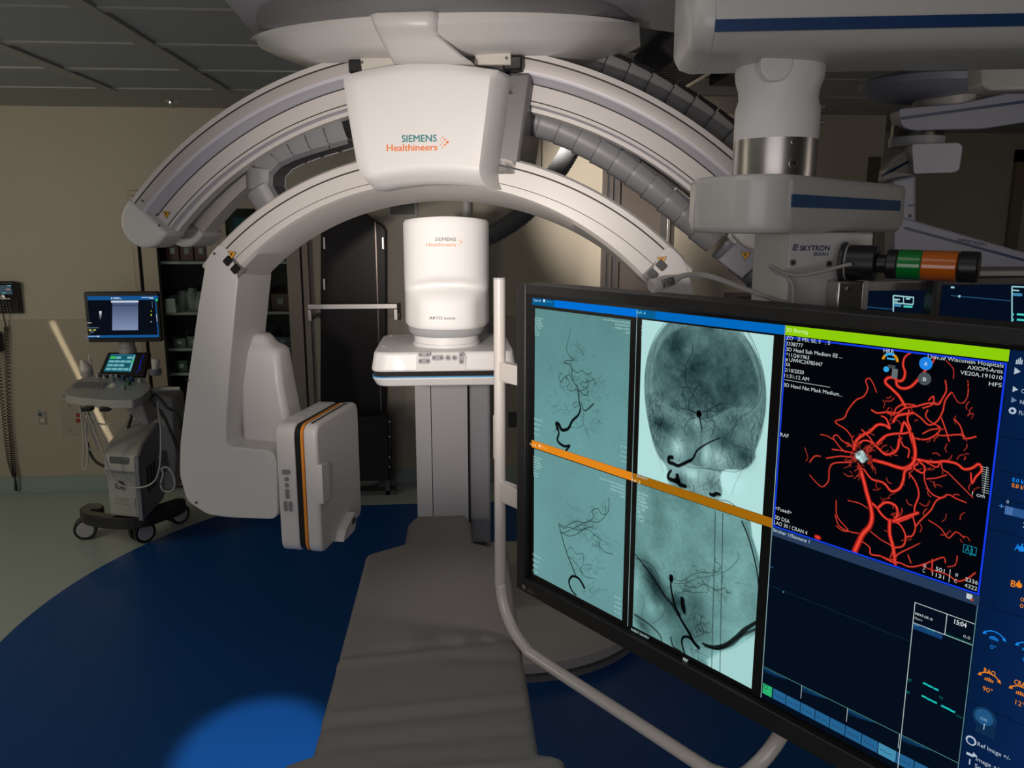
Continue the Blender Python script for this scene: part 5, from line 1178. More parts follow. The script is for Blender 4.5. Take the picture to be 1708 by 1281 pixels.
g = G(); g.box((.035, -.012, fz1-.125), (fw_-.05, .02, fz1-.045), 0, M=HM); g.build('handle_recess', ucd, hsg, bevel=.008)
g = G(); g.box((.02, -.024, fz1-.135), (fw_-.03, .0, fz1-.125), 0, M=HM); g.box((.01, -.0235, fz0+.285), (fw_-.02, .0, fz0+.29), 0, M=HM); g.build('seam', ucs, hsg)
g = G(); g.cyl(HM @ Vector((fw_*.40, -.019, fz0+.20)), HM @ Vector((fw_*.40, -.010+.02, fz0+.20)), .022, n=24); g.cyl(HM @ Vector((fw_*.40, -.0205, fz0+.20)), HM @ Vector((fw_*.40, -.0, fz0+.20)), .012, n=16, m=1); bd = g.build('round_badge', [ucd, mat('badge_silver', (.3, .3, .3), .3)], hsg)
g = G()
for k_ in range(10): g.box((.03, -.003, fz0+.02+.011*k_), (fw_-.04, .03, fz0+.026+.011*k_), 0, M=HM)
g.build('vent_louvres', mat('cart_vent', (.42, .41, .39), .4), hsg)
for k_ in range(3): g = G(); g.prism([(.10+.06*k_, fz0+.13), (.135+.06*k_, fz0+.13), (.135+.06*k_, fz0+.28), (.10+.06*k_, fz0+.28)], fw_+.008, fw_+.016, 'x', M=HM); g.build('cable_slot', black, hsg, bevel=.002)
for (yy, zz_, r_) in ((.33, .28, .022), (.36, .22, .026), (.42, .27, .03), (.33, .20, .018)): g = G(); c_ = HM @ Vector((fw_+.01, yy, fz0+zz_)); d_ = (HM.to_3x3() @ Vector((1, 0, 0))); g.cyl(c_, c_+d_*.04, r_, n=16); g.build('probe_plug', ucs, hsg, bevel=.004)
# base bumper and castors
zb0, zb1 = .135, .205
bp3 = [(131, 849), (147, 839), (168, 839), (175, 843), (168, 848), (152, 848), (152, 852), (178, 856), (215, 857), (290, 832), (312, 832), (300, 841), (246, 860), (215, 865), (170, 863), (140, 857)]
P_ = [(atz(x, y, zb1).x, atz(x, y, zb1).y) for x, y in bp3]
g = G(); g.prism(rpoly(P_, .03, 4), zb0, zb1, 'z'); g.build('base_bumper', mat('bumper_black', (.022, .021, .019), .4), UC, bevel=.015, seg=3)
for (x, y) in ((150, 893), (243, 899), (300, 868)):
    p = atz(x, y, 0); 
    for sx in (-.028, .028):
        d_ = Vector((.30, -.95, 0)) if x < 200 else Vector((.75, -.66, 0))
        c_ = Vector((p.x, p.y-.04, .067))+d_*sx*1.0; g = G(); g.cyl(c_-d_*.014, c_+d_*.014, .066, n=28); g.cyl(c_-d_*.016, c_+d_*.016, .050, n=24, m=1); w = g.build('castor_wheel', [black, lgrey], UC, bevel=.004)
    g = G(); g.cyl((p.x, p.y, .09), (p.x, p.y, zb0+.01), .035, n=16); g.build('castor_fork', ucb, UC, bevel=.004)
# probe holders and probes
for (x, y, Y, tilt) in ((145, 614, 4.7, -.3), (259, 612, 4.75, .12)):
    p = U(x, y+8, Y); g = G(); g.lathe([(.028, 0), (.034, .01), (.034, .035), (.028, .037)], (p.x, p.y, p.z-.02), 20); g.build('probe_holder', ucs if x > 200 else ucb, UC, smooth=40)
    g = G(); g.tube([p+Vector((0, 0, -.01)), p+Vector((tilt*.02, 0, .03)), p+Vector((tilt*.05, 0, .055)), p+Vector((tilt*.07, 0, .075))], [.016, .02, .024, .023] if x > 200 else [.03, .034, .02, .012], 18); g.build('ultrasound_probe', cream, UC, smooth=50)
p = U(148, 600, 4.72); g = G(); g.tube([U(153, 615, 4.72), U(150, 603, 4.72), U(148, 592, 4.72)], [.008, .006, .0045], 10); g.build('pencil_probe', cream, UC)
# cables hanging
cabw = mat('cable_pale', (.42, .41, .39), .4); cabk = mat('cable_black', (.012, .012, .012), .4)
def cab(name, pts, Y, r, m, label, grp=None):
    g = G(); g.tube(smoothpath([aty(x, y, Y if len(p_) == 0 else p_[0]) for x, y, *p_ in pts], 8), r, 7); return g.build(name, m, UC)
cab('probe_cable', [(132, 668), (136, 700), (140, 740), (138, 770), (139, 782), (146, 775), (146, 745), (143, 710), (150, 672)], 4.56, .005, cabw, '')
cab('probe_cable', [(138, 670), (150, 700), (168, 745), (185, 790), (197, 806), (215, 813), (240, 812), (258, 802), (266, 780), (268, 750), (268, 715), (266, 700), (262, 670)], 4.5, .005, cabw, '')
cab('probe_cable', [(133, 668), (140, 690), (155, 704), (180, 708), (205, 700), (222, 684)], 4.62, .0045, cabw, '')
cab('probe_cable', [(152, 672), (158, 700), (172, 728), (184, 748)], 4.54, .0045, cabw, '')
cab('probe_cable', [(146, 690), (152, 720), (162, 745), (160, 752), (148, 748), (143, 730), (147, 700)], 4.6, .0045, cabw, '')
cab('probe_cable', [(268, 806), (272, 790), (270, 782), (280, 780), (290, 795), (291, 812), (284, 820), (272, 818), (268, 808)], 4.6, .006, cabw, '')
cab('power_cable', [(222, 684), (218, 700), (210, 725), (205, 736)], 4.9, .009, cabk, '')
cab('power_cable', [(243, 655), (262, 660), (280, 680), (297, 690), (302, 715)], 4.7, .008, cabk, '')
cab('power_cable', [(248, 664), (270, 690), (285, 720), (298, 752)], 4.68, .009, cabk, '')
cab('power_cable', [(146, 738), (150, 755), (160, 770), (174, 778)], 4.7, .008, cabk, '')
p = U(250, 658, 4.65); g = G(); g.tube([p+Vector((.02*math.cos(a), 0, .02*math.sin(a))) for a in [k*.6 for k in range(11)]], .006, 8); g.build('cable_hook', black, UC)
g = G(); g.tube(smoothpath([U(255, 650, 4.85), U(275, 649, 4.85), U(300, 648, 4.87)], 4), .012, 10); g.build('rear_handle', cream, UC)
# ================================================================ WHAT THE LARGE SCREEN SHOWS
SZ = -.0035     # depth of the picture layer inside the bezel
def Sp(x, y): return S(x, y, SZ)
c5 = lambda x, y: (860+x/2.911, 460+y/2.911)
c6 = lambda x, y: (860+x/2.662, 800+y/2.662)
c7 = lambda x, y: (1280+x/3.049, 520+y/3.049)
c8 = lambda x, y: (1258+x/3.042, 860+y/3.042)
SCR = thing.__call__ if False else None
def uvl(f, pts): return [Sp(*f(x, y)) for x, y in pts]
class Ras:
    def __init__(s, u0, v0, u1, v1, step, base):
        s.u0, s.v0, s.u1, s.v1 = u0, v0, u1, v1; s.w = int((u1-u0)/step)+1; s.h = int((v1-v0)/step)+1
        s.U, s.V = np.meshgrid(np.linspace(u0, u1, s.w), np.linspace(v0, v1, s.h)); s.st = (u1-u0)/(s.w-1)
        s.I = np.ones((s.h, s.w, 3))*np.array(base, float)
    def noise(s, sc, seed, oct=4, sx=1):
        r = np.random.RandomState(seed); o = np.zeros((s.h, s.w)); a = 1; t = 0
        for k in range(oct):
            c = sc/(2**k); gw = max(2, int((s.u1-s.u0)/(c*sx))+2); gh = max(2, int((s.v1-s.v0)/c)+2); q = r.rand(gh+1, gw+1)
            x = (s.U-s.u0)/(s.u1-s.u0)*(gw-1); y = (s.V-s.v0)/(s.v1-s.v0)*(gh-1); xi = x.astype(int); yi = y.astype(int); fx_ = x-xi; fy = y-yi; fx_ = fx_*fx_*(3-2*fx_); fy = fy*fy*(3-2*fy)
            o += a*((q[yi, xi]*(1-fx_)+q[yi, xi+1]*fx_)*(1-fy)+(q[yi+1, xi]*(1-fx_)+q[yi+1, xi+1]*fx_)*fy); t += a; a *= .55
        return o/t-.5
    def dist(s, A_, B_, ra, rb, fn):
        m = max(ra, rb)*1.0+s.st*1.5
        i0 = int((min(A_[0], B_[0])-m-s.u0)/s.st); i1 = int((max(A_[0], B_[0])+m-s.u0)/s.st)+2; j0 = int((min(A_[1], B_[1])-m-s.v0)/s.st); j1 = int((max(A_[1], B_[1])+m-s.v0)/s.st)+2
        i0 = max(i0, 0); j0 = max(j0, 0); i1 = min(i1, s.w); j1 = min(j1, s.h)
        if i0 >= i1 or j0 >= j1: return
        X_ = s.U[j0:j1, i0:i1]; Y_q = s.V[j0:j1, i0:i1]; dx = B_[0]-A_[0]; dy = B_[1]-A_[1]; L_ = dx*dx+dy*dy+1e-12
        t_ = np.clip(((X_-A_[0])*dx+(Y_q-A_[1])*dy)/L_, 0, 1); d = np.hypot(X_-A_[0]-t_*dx, Y_q-A_[1]-t_*dy); fn(slice(j0, j1), slice(i0, i1), d, ra+(rb-ra)*t_)
    def line(s, pts, w, k=.8, n=6, soft=1.0):
        """darkening stroke; w half width in m (list or number), k strength"""
        P = smoothpath([(p[0], p[1], 0) for p in pts], n); N_ = len(P); W = np.interp(np.linspace(0, 1, N_), np.linspace(0, 1, len(w)), w) if isinstance(w, (list, tuple)) else np.full(N_, w)
        M = np.zeros((s.h, s.w))
        def fn(a, b, d, r):
            al_ = np.clip((r-d)/(s.st*soft)+.5, 0, 1)*np.clip(r/(s.st*.5), .15, 1); M[a, b] = np.maximum(M[a, b], al_)
        for i in range(N_-1): s.dist((P[i].x, P[i].y), (P[i+1].x, P[i+1].y), W[i], W[i+1], fn)
        s.I *= (1-k*M)[..., None]
    def red(s, pts, w, n=7, dim=1.0):
        P = smoothpath([(p[0], p[1], 0) for p in pts], n); N_ = len(P); W = np.interp(np.linspace(0, 1, N_), np.linspace(0, 1, len(w)), w) if isinstance(w, (list, tuple)) else np.full(N_, w)
        D = np.full((s.h, s.w), 9.0); R_q = np.full((s.h, s.w), 1e-3)
        def fn(a, b, d, r):
            q = d/np.maximum(r, 1e-5); m = q < D[a, b]; D[a, b] = np.where(m, q, D[a, b]); R_q[a, b] = np.where(m, r, R_q[a, b])
        for i in range(N_-1): s.dist((P[i].x, P[i].y), (P[i+1].x, P[i+1].y), W[i]+s.st*.6, W[i+1]+s.st*.6, fn)
        al_ = np.clip((1-D)*R_q/(s.st*.9), 0, 1)[..., None]; c = np.clip(1-D, 0, 1)[..., None]
        colr = (np.array([120, 14, 14])*(1-c)+np.array([244, 62, 44])*c+np.array([20, 45, 40])*np.clip(c-.6, 0, 1)*1.6)*dim
        s.I = s.I*(1-al_)+colr*al_
    def poly(s, pts):
        P = np.array(pts); ins = np.zeros((s.h, s.w), bool); n = len(P)
        for i in range(n):
            x0, y0 = P[i]; x1, y1 = P[(i+1) % n]
            if y0 == y1: continue
            c = ((y0 > s.V) != (y1 > s.V)) & (s.U < (x1-x0)*(s.V-y0)/(y1-y0)+x0); ins ^= c
        return ins.astype(float)
    def blur(s, M, n):
        for _ in range(n):
            p = np.pad(M, 1, mode='edge'); M = (p[:-2, 1:-1]+p[2:, 1:-1]+p[1:-1, :-2]+p[1:-1, 2:]+2*M)/6
        return M
    def build(s, name, parent, d=.0):
        I = np.clip(s.I, 0, 255)/255.; I = np.where(I <= .04045, I/12.92, ((I+.055)/1.055)**2.4)
        P = np.stack([MP0.x+MU.x*s.U+MN.x*(SZ+d), MP0.y+MU.y*s.U+MN.y*(SZ+d), MP0.z-s.V], -1).reshape(-1, 3)
        me = bpy.data.meshes.new(name); nv_ = s.w*s.h; nf = (s.w-1)*(s.h-1)
        k = (np.arange(s.h-1)[:, None]*s.w+np.arange(s.w-1)[None, :]).reshape(-1); F = np.stack([k, k+s.w, k+s.w+1, k+1], -1).reshape(-1)
        me.vertices.add(nv_); me.vertices.foreach_set('co', P.astype(np.float32).ravel()); me.loops.add(nf*4); me.loops.foreach_set('vertex_index', F.astype(np.int32))
        me.polygons.add(nf); me.polygons.foreach_set('loop_start', np.arange(0, nf*4, 4, dtype=np.int32)); me.polygons.foreach_set('loop_total', np.full(nf, 4, np.int32)); me.update(); me.validate()
        ca = me.color_attributes.new('picture', 'FLOAT_COLOR', 'POINT'); ca.data.foreach_set('color', np.concatenate([I.reshape(-1, 3), np.ones((nv_, 1))], 1).astype(np.float32).ravel())
        me.materials.append(picm); o = bpy.data.objects.new(name, me); COL.objects.link(o); adopt(o, parent); return o
picm = bpy.data.materials.new('screen_picture'); picm.use_nodes = True; nt = picm.node_tree
for n_ in list(nt.nodes): nt.nodes.remove(n_)
at_n = nt.nodes.new('ShaderNodeAttribute'); at_n.attribute_name = 'picture'; em_n = nt.nodes.new('ShaderNodeEmission'); ou_n = nt.nodes.new('ShaderNodeOutputMaterial')
nt.links.new(at_n.outputs['Color'], em_n.inputs[0]); nt.links.new(em_n.outputs[0], ou_n.inputs[0])

# the lit panel and its layout
COLS = {}
def ecol(c):
    if c not in COLS: COLS[c] = (len(COLS), emi('px_%d_%d_%d' % c, lin(c)))
    return COLS[c][0]
g = G(); mbox(g, 0, 0, -.008, SWD, SHT, SZ-.0006); panel = g.build('screen_panel', emi('panel_dark', lin((5, 15, 30))), MO, smooth=0)
gL = G()
def R_px(x0, y0, x1, y1, c, d=.0): u0, v0 = Sp(x0, y0); u1, v1 = Sp(x1, y1); R_uv(u0, v0, u1, v1, c, d)
def R_uv(u0, v0, u1, v1, c, d=.0): gL.add([SW(u0, v0, SZ+d), SW(u1, v0, SZ+d), SW(u1, v1, SZ+d), SW(u0, v1, SZ+d)], [(0, 3, 2, 1)], ecol(c))
def TX(s, x, y, h, w, c, d=.0012, align='l', bold=.0):
    u, v = Sp(x, y); hh = v-Sp(x, y-h)[1]; ww = None if w is None else abs(Sp(x+w, y)[0]-u) if align == 'l' else abs(u-Sp(x-w, y)[0])
    puttext(gL, s, SW(u, v, SZ+d), MU, GZ, hh, ecol(c), w=ww, align=align, bold=bold)
def seg2(p, q, wd, c, d=.001):
    a_ = Vector((*p, 0)); b_ = Vector((*q, 0)); t_ = (b_-a_).normalized(); n_ = Vector((-t_.y, t_.x, 0))*wd/2
    gL.add([SW(v.x, v.y, SZ+d) for v in (a_+n_, b_+n_, b_-n_, a_-n_)], [(0, 1, 2, 3)], ecol(c))
def disc(x, y, r, c, d=.001, k=24):
    u, v = Sp(x, y); gL.add([SW(u+r*math.cos(2*math.pi*i/k), v+r*math.sin(2*math.pi*i/k), SZ+d) for i in range(k)], [tuple(range(k))], ecol(c))
ca_, cb_, cc_, cd_ = .337, .681, 1.0305, SWD
hd1 = .0165
R_uv(0, 0, ca_-.001, hd1, (0, 112, 214)); R_uv(ca_+.0005, 0, cb_-.001, hd1, (0, 104, 190)); R_uv(.0, 0, .08, hd1, (6, 88, 140), .0002); R_uv(ca_+.0005, 0, ca_+.05, hd1, (8, 92, 145), .0002)
R_uv(cb_+.001, 0, cc_, .0165, (140, 204, 10))
R_uv(0, .347, ca_-.001, .365, (224, 132, 28)); R_uv(ca_+.0005, .347, cb_-.001, .365, (158, 102, 12))
for u in (ca_, cb_): R_uv(u-.0008, 0, u+.0008, SHT, (130, 160, 165), .0003)
TX('Live A', *c5(92, 123), 4, 11, (210, 230, 240)); disc(*c5(140, 121), .0035, (225, 235, 240)); TX('10cm', *c5(152, 129), 3, 9, (70, 170, 200))
TX('Ref1 A', *c5(590, 183), 4.8, 15, (120, 215, 235)); TX('Live B', *c5(72, 820), 4, 10, (250, 215, 160)); disc(*c5(118, 826), .0035, (250, 230, 200)); TX('10cm', *c5(128, 834), 3, 9, (250, 190, 110)); TX('Ref1 B', *c5(567, 996), 4.8, 14, (250, 215, 150))
TX('3D Sharing', *c7(97, 100), 6.2, 36.5, (205, 235, 150), bold=.012)

def twigs(R_, p, ang, L_, w, depth, rs, k=.5, wig=.5, spread=.9):
    pts = [p]; a = ang; n = max(4, int(L_/.008))
    for i in range(n):
        a += rs.normal(0, wig); a += (ang-a)*.18; p = (p[0]+math.cos(a)*L_/n, p[1]+math.sin(a)*L_/n); pts.append(p)
    R_.line(pts, [w, w*.45], k, 3)
    if depth > 0:
        for _ in range(rs.randint(1, 4)):
            q = pts[rs.randint(1, len(pts))]; twigs(R_, q, ang+rs.normal(0, spread), L_*rs.uniform(.4, .75), w*.62, depth-1, rs, k*.85, wig, spread)
# -- live image A: vessels on a flat teal field
def field(c0, f, step, base, seed, n1=8, n2=4):
    (x0, y0), (x1, y1) = c0; u0, v0 = Sp(*f(x0, y0)); u1, v1 = Sp(*f(x1, y1)); R_ = Ras(u0, v0, u1, v1, step, base)
    R_.I *= (1+.10*R_.noise(.12, seed, 3)+.07*R_.noise(.006, seed+1, 2))[..., None]; return R_
pxm = .00135
u0 = .0105; v0 = .027; RA = Ras(u0, .024, .3195, .3465, .00115, (98, 145, 146))
RA.I *= (1+.10*RA.noise(.12, 1, 3)+.05*RA.noise(.004, 2, 2)+.10*(RA.V-.17)/.34)[..., None]
def sc5(w): return w/2.911*pxm/2*(.62 if w < 8 else .82)
A5 = lambda pts: uvl(c5, pts)
RA.line(A5([(245, 848), (262, 825), (240, 828), (215, 815), (203, 795), (210, 765), (205, 745)]), [sc5(14), sc5(18), sc5(13)], .88)
RA.line(A5([(205, 745), (198, 718), (210, 722), (225, 748), (255, 742), (275, 705), (305, 675), (315, 645)]), [sc5(22), sc5(24), sc5(20), sc5(16), sc5(11)], .9)
RA.line(A5([(315, 645), (308, 600), (303, 550), (285, 520), (270, 490), (275, 455), (262, 430), (235, 422), (250, 412), (285, 410), (262, 390), (247, 355), (252, 330), (258, 300), (265, 270), (272, 240)]), [sc5(10), sc5(7), sc5(6), sc5(5), sc5(3.5), sc5(2)], .78)
RA.line(A5([(378, 622), (350, 648), (335, 655), (325, 640), (318, 615)]), [sc5(9), sc5(6)], .75)
RA.line(A5([(318, 655), (320, 700), (340, 745), (355, 785)]), sc5(3), .5); RA.line(A5([(330, 660), (328, 720), (300, 738), (270, 735)]), sc5(3.5), .55)
for cp in ([(305, 625), (285, 640), (282, 620), (300, 612)], [(303, 550), (270, 560), (250, 545), (262, 515), (245, 490), (262, 480)], [(303, 550), (325, 575), (350, 580), (345, 545), (325, 540), (318, 520), (350, 515), (385, 500)], [(275, 455), (300, 470), (320, 460), (345, 480), (370, 470)], [(262, 480), (230, 500), (215, 530), (228, 545)], [(220, 470), (210, 500), (225, 515)], [(200, 740), (188, 760)], [(258, 745), (270, 735)], [(310, 560), (350, 540), (345, 500)]): RA.line(A5(cp), sc5(4.5), .6)
rs = np.random.RandomState(3)
for (x, y, n, l) in ((255, 500, 22, .035), (345, 535, 22, .035), (330, 380, 9, .03), (270, 430, 8, .025), (370, 720, 7, .03), (220, 680, 8, .03), (210, 615, 5, .02), (380, 660, 6, .03), (400, 570, 8, .022), (200, 540, 5, .02)):
    for _ in range(n):
        q = Sp(*c5(x+rs.normal(0, 26), y+rs.normal(0, 24))); twigs(RA, q, rs.uniform(0, 6.28), l*rs.uniform(.5, 1.1), .0006, 1, rs, .30, .55)
RA.build('live_image', panel)
# -- live image B
RB = Ras(.0105, .367, .3195, .693, .00115, (103, 150, 151)); RB.I *= (1+.10*RB.noise(.12, 11, 3)+.05*RB.noise(.004, 12, 2))[..., None]
B6 = lambda pts: uvl(c6, pts)
def sc6(w): return w/2.662*pxm/2*(.62 if w < 8 else .82)
RB.line(B6([(193, 205), (205, 250), (225, 320), (245, 370), (265, 422)]), [sc6(6), sc6(8)], .85)
RB.line(B6([(268, 512), (250, 492), (237, 455), (250, 430), (275, 435), (292, 455), (305, 480)]), [sc6(10), sc6(13), sc6(15), sc6(15)], .9)
for cp, w in (([(190, 195), (215, 208), (245, 195), (270, 185), (310, 190), (345, 170), (340, 140), (365, 128), (380, 150), (405, 152), (415, 110), (410, 80)], 4.5), ([(190, 195), (210, 215), (240, 212), (280, 225), (320, 220), (350, 245), (375, 265), (370, 290), (395, 320), (430, 330)], 4.5), ([(200, 230), (235, 250), (275, 240), (310, 215), (345, 210)], 4.5), ([(205, 240), (240, 225), (290, 200), (330, 185), (360, 190), (395, 165), (400, 120)], 4), ([(225, 320), (245, 300), (270, 330), (300, 330), (300, 370), (290, 400), (310, 430), (350, 440)], 3.5), ([(235, 345), (260, 360), (285, 395), (300, 440)], 3.5), ([(300, 380), (340, 380), (320, 410)], 3), ([(340, 250), (365, 240), (360, 280)], 3)): RB.line(B6(cp), sc6(w), .68)
for (x, y, n, l) in ((290, 210, 26, .04), (380, 270, 18, .035), (300, 390, 16, .035), (370, 140, 10, .03), (330, 490, 18, .018), (250, 130, 5, .03)):
    for _ in range(n): q = Sp(*c6(x+rs.normal(0, 30), y+rs.normal(0, 22))); twigs(RB, q, rs.uniform(-.9, .9), l*rs.uniform(.5, 1.1), .0006, 1, rs, .30, .5)
RB.build('live_image', panel)
# -- reference image A: frontal skull
RC = Ras(.3515, .020, .6595, .3465, .00095, (176, 220, 218))
hx0 = A5([(900, 185), (1010, 215), (1110, 290), (1180, 400), (1212, 520), (1215, 640), (1195, 760), (1165, 850), (1160, 890), (1110, 940), (1000, 950), (1000, 1070), (930, 1080), (830, 1040), (745, 1010), (735, 930), (690, 870), (660, 780), (640, 680), (627, 560), (632, 440), (665, 330), (730, 235), (800, 190)])
M = RC.blur(RC.poly([(p.x, p.y) for p in smoothpath([(a, b, 0) for a, b in hx0+[hx0[0]]], 4)]), 5)
inner = A5([(900, 215), (1060, 280), (1150, 420), (1180, 560), (1150, 640), (1050, 640), (905, 700), (760, 640), (690, 600), (665, 520), (680, 400), (740, 290)])
Mi = RC.blur(RC.poly([(p.x, p.y) for p in smoothpath([(a, b, 0) for a, b in inner+[inner[0]]], 4)]), 9)
jaw = RC.blur(RC.poly(A5([(700, 900), (1140, 900), (1120, 1100), (720, 1100)])), 16)
N1 = RC.noise(.05, 21, 5); N2 = RC.noise(.006, 22, 2)
dk_ = M*(.42+.16*N1)+Mi*(.13+.34*N1)+.10*N2*M
cu, cv = Sp(*c5(890, 470)); dk_ += Mi*.17*np.exp(-(((RC.U-cu)/.085)**2+((RC.V-cv)/.08)**2))
dk_ *= (1-.35*jaw*(RC.V > Sp(*c5(900, 930))[1]))
for (x, y, a_, b_, s_) in ((735, 730, 60, 45, .22), (1010, 800, 70, 60, .26), (1110, 870, 50, 55, .28), (690, 710, 45, 35, .25), (1060, 700, 60, 50, .12), (860, 760, 50, 40, .12), (960, 1010, 50, 40, .2), (800, 1000, 40, 35, .3)):
    u, v = Sp(*c5(x, y)); dk_ += s_*np.exp(-(((RC.U-u)/sc5(2*a_))**2+((RC.V-v)/sc5(2*b_))**2))
for (x, y, a_, b_, s_) in ((785, 830, 45, 55, .36), (990, 880, 55, 60, .30), (925, 870, 28, 60, .34), (880, 720, 22, 60, .16), (860, 960, 60, 30, .24), (1010, 1000, 90, 40, .12)):
    u, v = Sp(*c5(x, y)); dk_ -= s_*np.exp(-(((RC.U-u)/sc5(2*a_))**2+((RC.V-v)/sc5(2*b_))**2))
dk_ = np.clip(dk_, -.04, .86); RC.I = RC.I*(1-dk_[..., None]*np.array([1.06, .97, .95]))
for cp, w, k in (([(735, 215), (680, 290), (645, 380), (630, 480), (628, 570), (640, 680), (670, 790), (720, 860)], 4, .5), ([(760, 225), (700, 300), (662, 400), (648, 500), (650, 600), (690, 720), (725, 790)], 3, .4), ([(1130, 275), (1175, 370), (1205, 480), (1212, 600), (1200, 700), (1165, 810)], 4, .5), ([(1100, 270), (1150, 360), (1185, 470), (1190, 580), (1150, 650), (1080, 700), (1040, 780)], 3.5, .5), ([(1120, 270), (1165, 370), (1200, 520), (1190, 690), (1150, 790)], 2.5, .4), ([(690, 300), (670, 420), (690, 520), (730, 600), (780, 650), (790, 720), (770, 800)], 3, .4), ([(655, 700), (720, 740), (780, 800), (800, 870), (790, 900)], 3, .45), ([(700, 860), (730, 920), (760, 960)], 3, .4), ([(950, 640), (1000, 620), (1060, 625), (1090, 660), (1150, 600)], 3, .5), ([(790, 900), (850, 930), (920, 935), (1000, 945), (1080, 950), (1140, 900)], 3.5, .5), ([(945, 800), (960, 870), (980, 930)], 3, .4), ([(1050, 740), (1020, 800), (1090, 830), (1160, 850)], 3.5, .4), ([(905, 690), (905, 760), (900, 830), (890, 900)], 3, .4), ([(880, 780), (870, 850), (895, 915), (930, 910), (940, 850)], 3, .35), ([(800, 660), (840, 740), (900, 760), (960, 730), (990, 660)], 2.5, .35), ([(955, 1085), (1030, 1095), (1080, 1130)], 4, .8), ([(1110, 930), (1070, 1000), (1050, 1060)], 3, .35), ([(690, 830), (700, 900), (720, 960)], 3, .3), ([(900, 500), (897, 600), (893, 650)], 3, .3)): RC.line(A5(cp), sc5(w), k)
for cp, w in (([(995, 787), (960, 800), (930, 815), (905, 830), (880, 850), (865, 880), (850, 900)], [6, 9, 12]), ([(850, 895), (820, 910), (790, 922), (765, 912), (745, 905), (745, 883), (760, 882)], [16, 20, 22]), ([(755, 945), (742, 965), (745, 985), (785, 1000), (800, 1015), (825, 1022)], [12, 20, 26, 20]), ([(785, 970), (790, 1000), (780, 990)], [24, 24]), ([(945, 1060), (960, 1065), (975, 1058), (992, 1062)], [16, 22, 14])): RC.line(A5(cp), [sc5(q) for q in w], .9)
u, v = Sp(*c5(890, 670)); RC.line([(u, v-.0005), (u, v+.001)], sc5(33), .97, 2); RC.line(A5([(893, 685), (897, 705), (905, 760)]), [sc5(12), sc5(4)], .8)
for cp, w in (([(875, 668), (850, 655), (838, 640), (845, 600), (860, 580), (838, 545), (825, 500), (822, 470), (830, 452), (822, 440), (845, 400), (858, 370), (860, 330)], 4), ([(862, 580), (870, 550), (855, 545), (840, 540), (815, 543), (800, 535)], 3.5), ([(870, 540), (890, 530), (897, 505)], 3.5), ([(905, 660), (940, 655), (960, 640), (1000, 622)], 4), ([(875, 665), (840, 650), (800, 640), (790, 600)], 4), ([(920, 600), (935, 585), (965, 600), (960, 625)], 3), ([(905, 690), (930, 710), (960, 700), (965, 740), (950, 780)], 4), ([(870, 690), (840, 700), (820, 740), (830, 780)], 3.5), ([(1000, 650), (960, 660), (930, 650)], 3)): RC.line(A5(cp), sc5(w), .72)
for (x, y, n) in ((820, 620, 18), (880, 560, 8), (960, 640, 14), (840, 720, 12), (950, 720, 10)):
    for _ in range(n): q = Sp(*c5(x+rs.normal(0, 32), y+rs.normal(0, 26))); twigs(RC, q, rs.uniform(0, 6.28), .02*rs.uniform(.5, 1.3), .0006, 1, rs, .35, .5)
I0_ = RC.I.copy()
for _ in range(240):      # bone texture around the edge and in the face
    x, y = (rs.uniform(640, 720), rs.uniform(560, 800)) if rs.rand() < .4 else ((rs.uniform(1000, 1200), rs.uniform(620, 920)) if rs.rand() < .6 else (rs.uniform(740, 1010), rs.uniform(940, 1060)))
    q = Sp(*c5(x, y)); twigs(RC, q, 1.57+rs.normal(0, .5), .03*rs.uniform(.4, 1.2), .0009, 0, rs, .2, .3)
RC.I = I0_+(RC.I-I0_)*M[..., None]; RC.build('reference_image', panel)
# -- reference image B: side view of the skull base
RD = Ras(.3515, .366, .6595, .693, .00095, (116, 164, 162))
N1 = RD.noise(.06, 31, 5); N2 = RD.noise(.005, 32, 2); dk_ = .12+.34*N1+.10*N2
def bl(x, y, a_, b_, s_, rot=0):
    global dk_
    u, v = Sp(*c6(x, y)); du = RD.U-u; dv = RD.V-v; c_, s2 = math.cos(rot), math.sin(rot); X_ = du*c_+dv*s2; Y_q = -du*s2+dv*c_; dk_ = dk_+s_*np.exp(-((X_/sc6(2*a_))**2+(Y_q/sc6(2*b_))**2))
for q in ((640, 500, 60, 160, .42, -.75), (720, 545, 55, 55, .5), (800, 560, 60, 80, .28), (600, 420, 40, 120, .25, -.6), (830, 680, 60, 90, .22), (640, 220, 70, 120, .14), (560, 640, 60, 30, .35, .5), (760, 660, 50, 90, .2), (720, 740, 40, 60, .25), (990, 420, 60, 140, -.12), (600, 570, 40, 40, -.24), (540, 460, 25, 60, -.14), (650, 570, 25, 25, -.2), (960, 820, 120, 70, -.35), (1010, 740, 60, 60, -.3)): bl(*q)
Mo = RD.blur(RD.poly(B6([(1040, 150), (1130, 180), (1130, 560), (1092, 560), (1092, 440), (1080, 340), (1050, 250)])), 4); Mb = RD.blur(RD.poly(B6([(1100, 660), (1060, 690), (980, 740), (900, 770), (850, 800), (860, 900), (1045, 1000), (1100, 1000)])), 14)
dk_ = np.clip(dk_, -.15, .88)*(1-.8*np.maximum(Mo, Mb)); RD.I *= (1-dk_[..., None]*np.array([1.06, .97, .95])); RD.I = RD.I+(np.array([178, 222, 220])-RD.I)*(np.maximum(Mo, Mb*.75))[..., None]
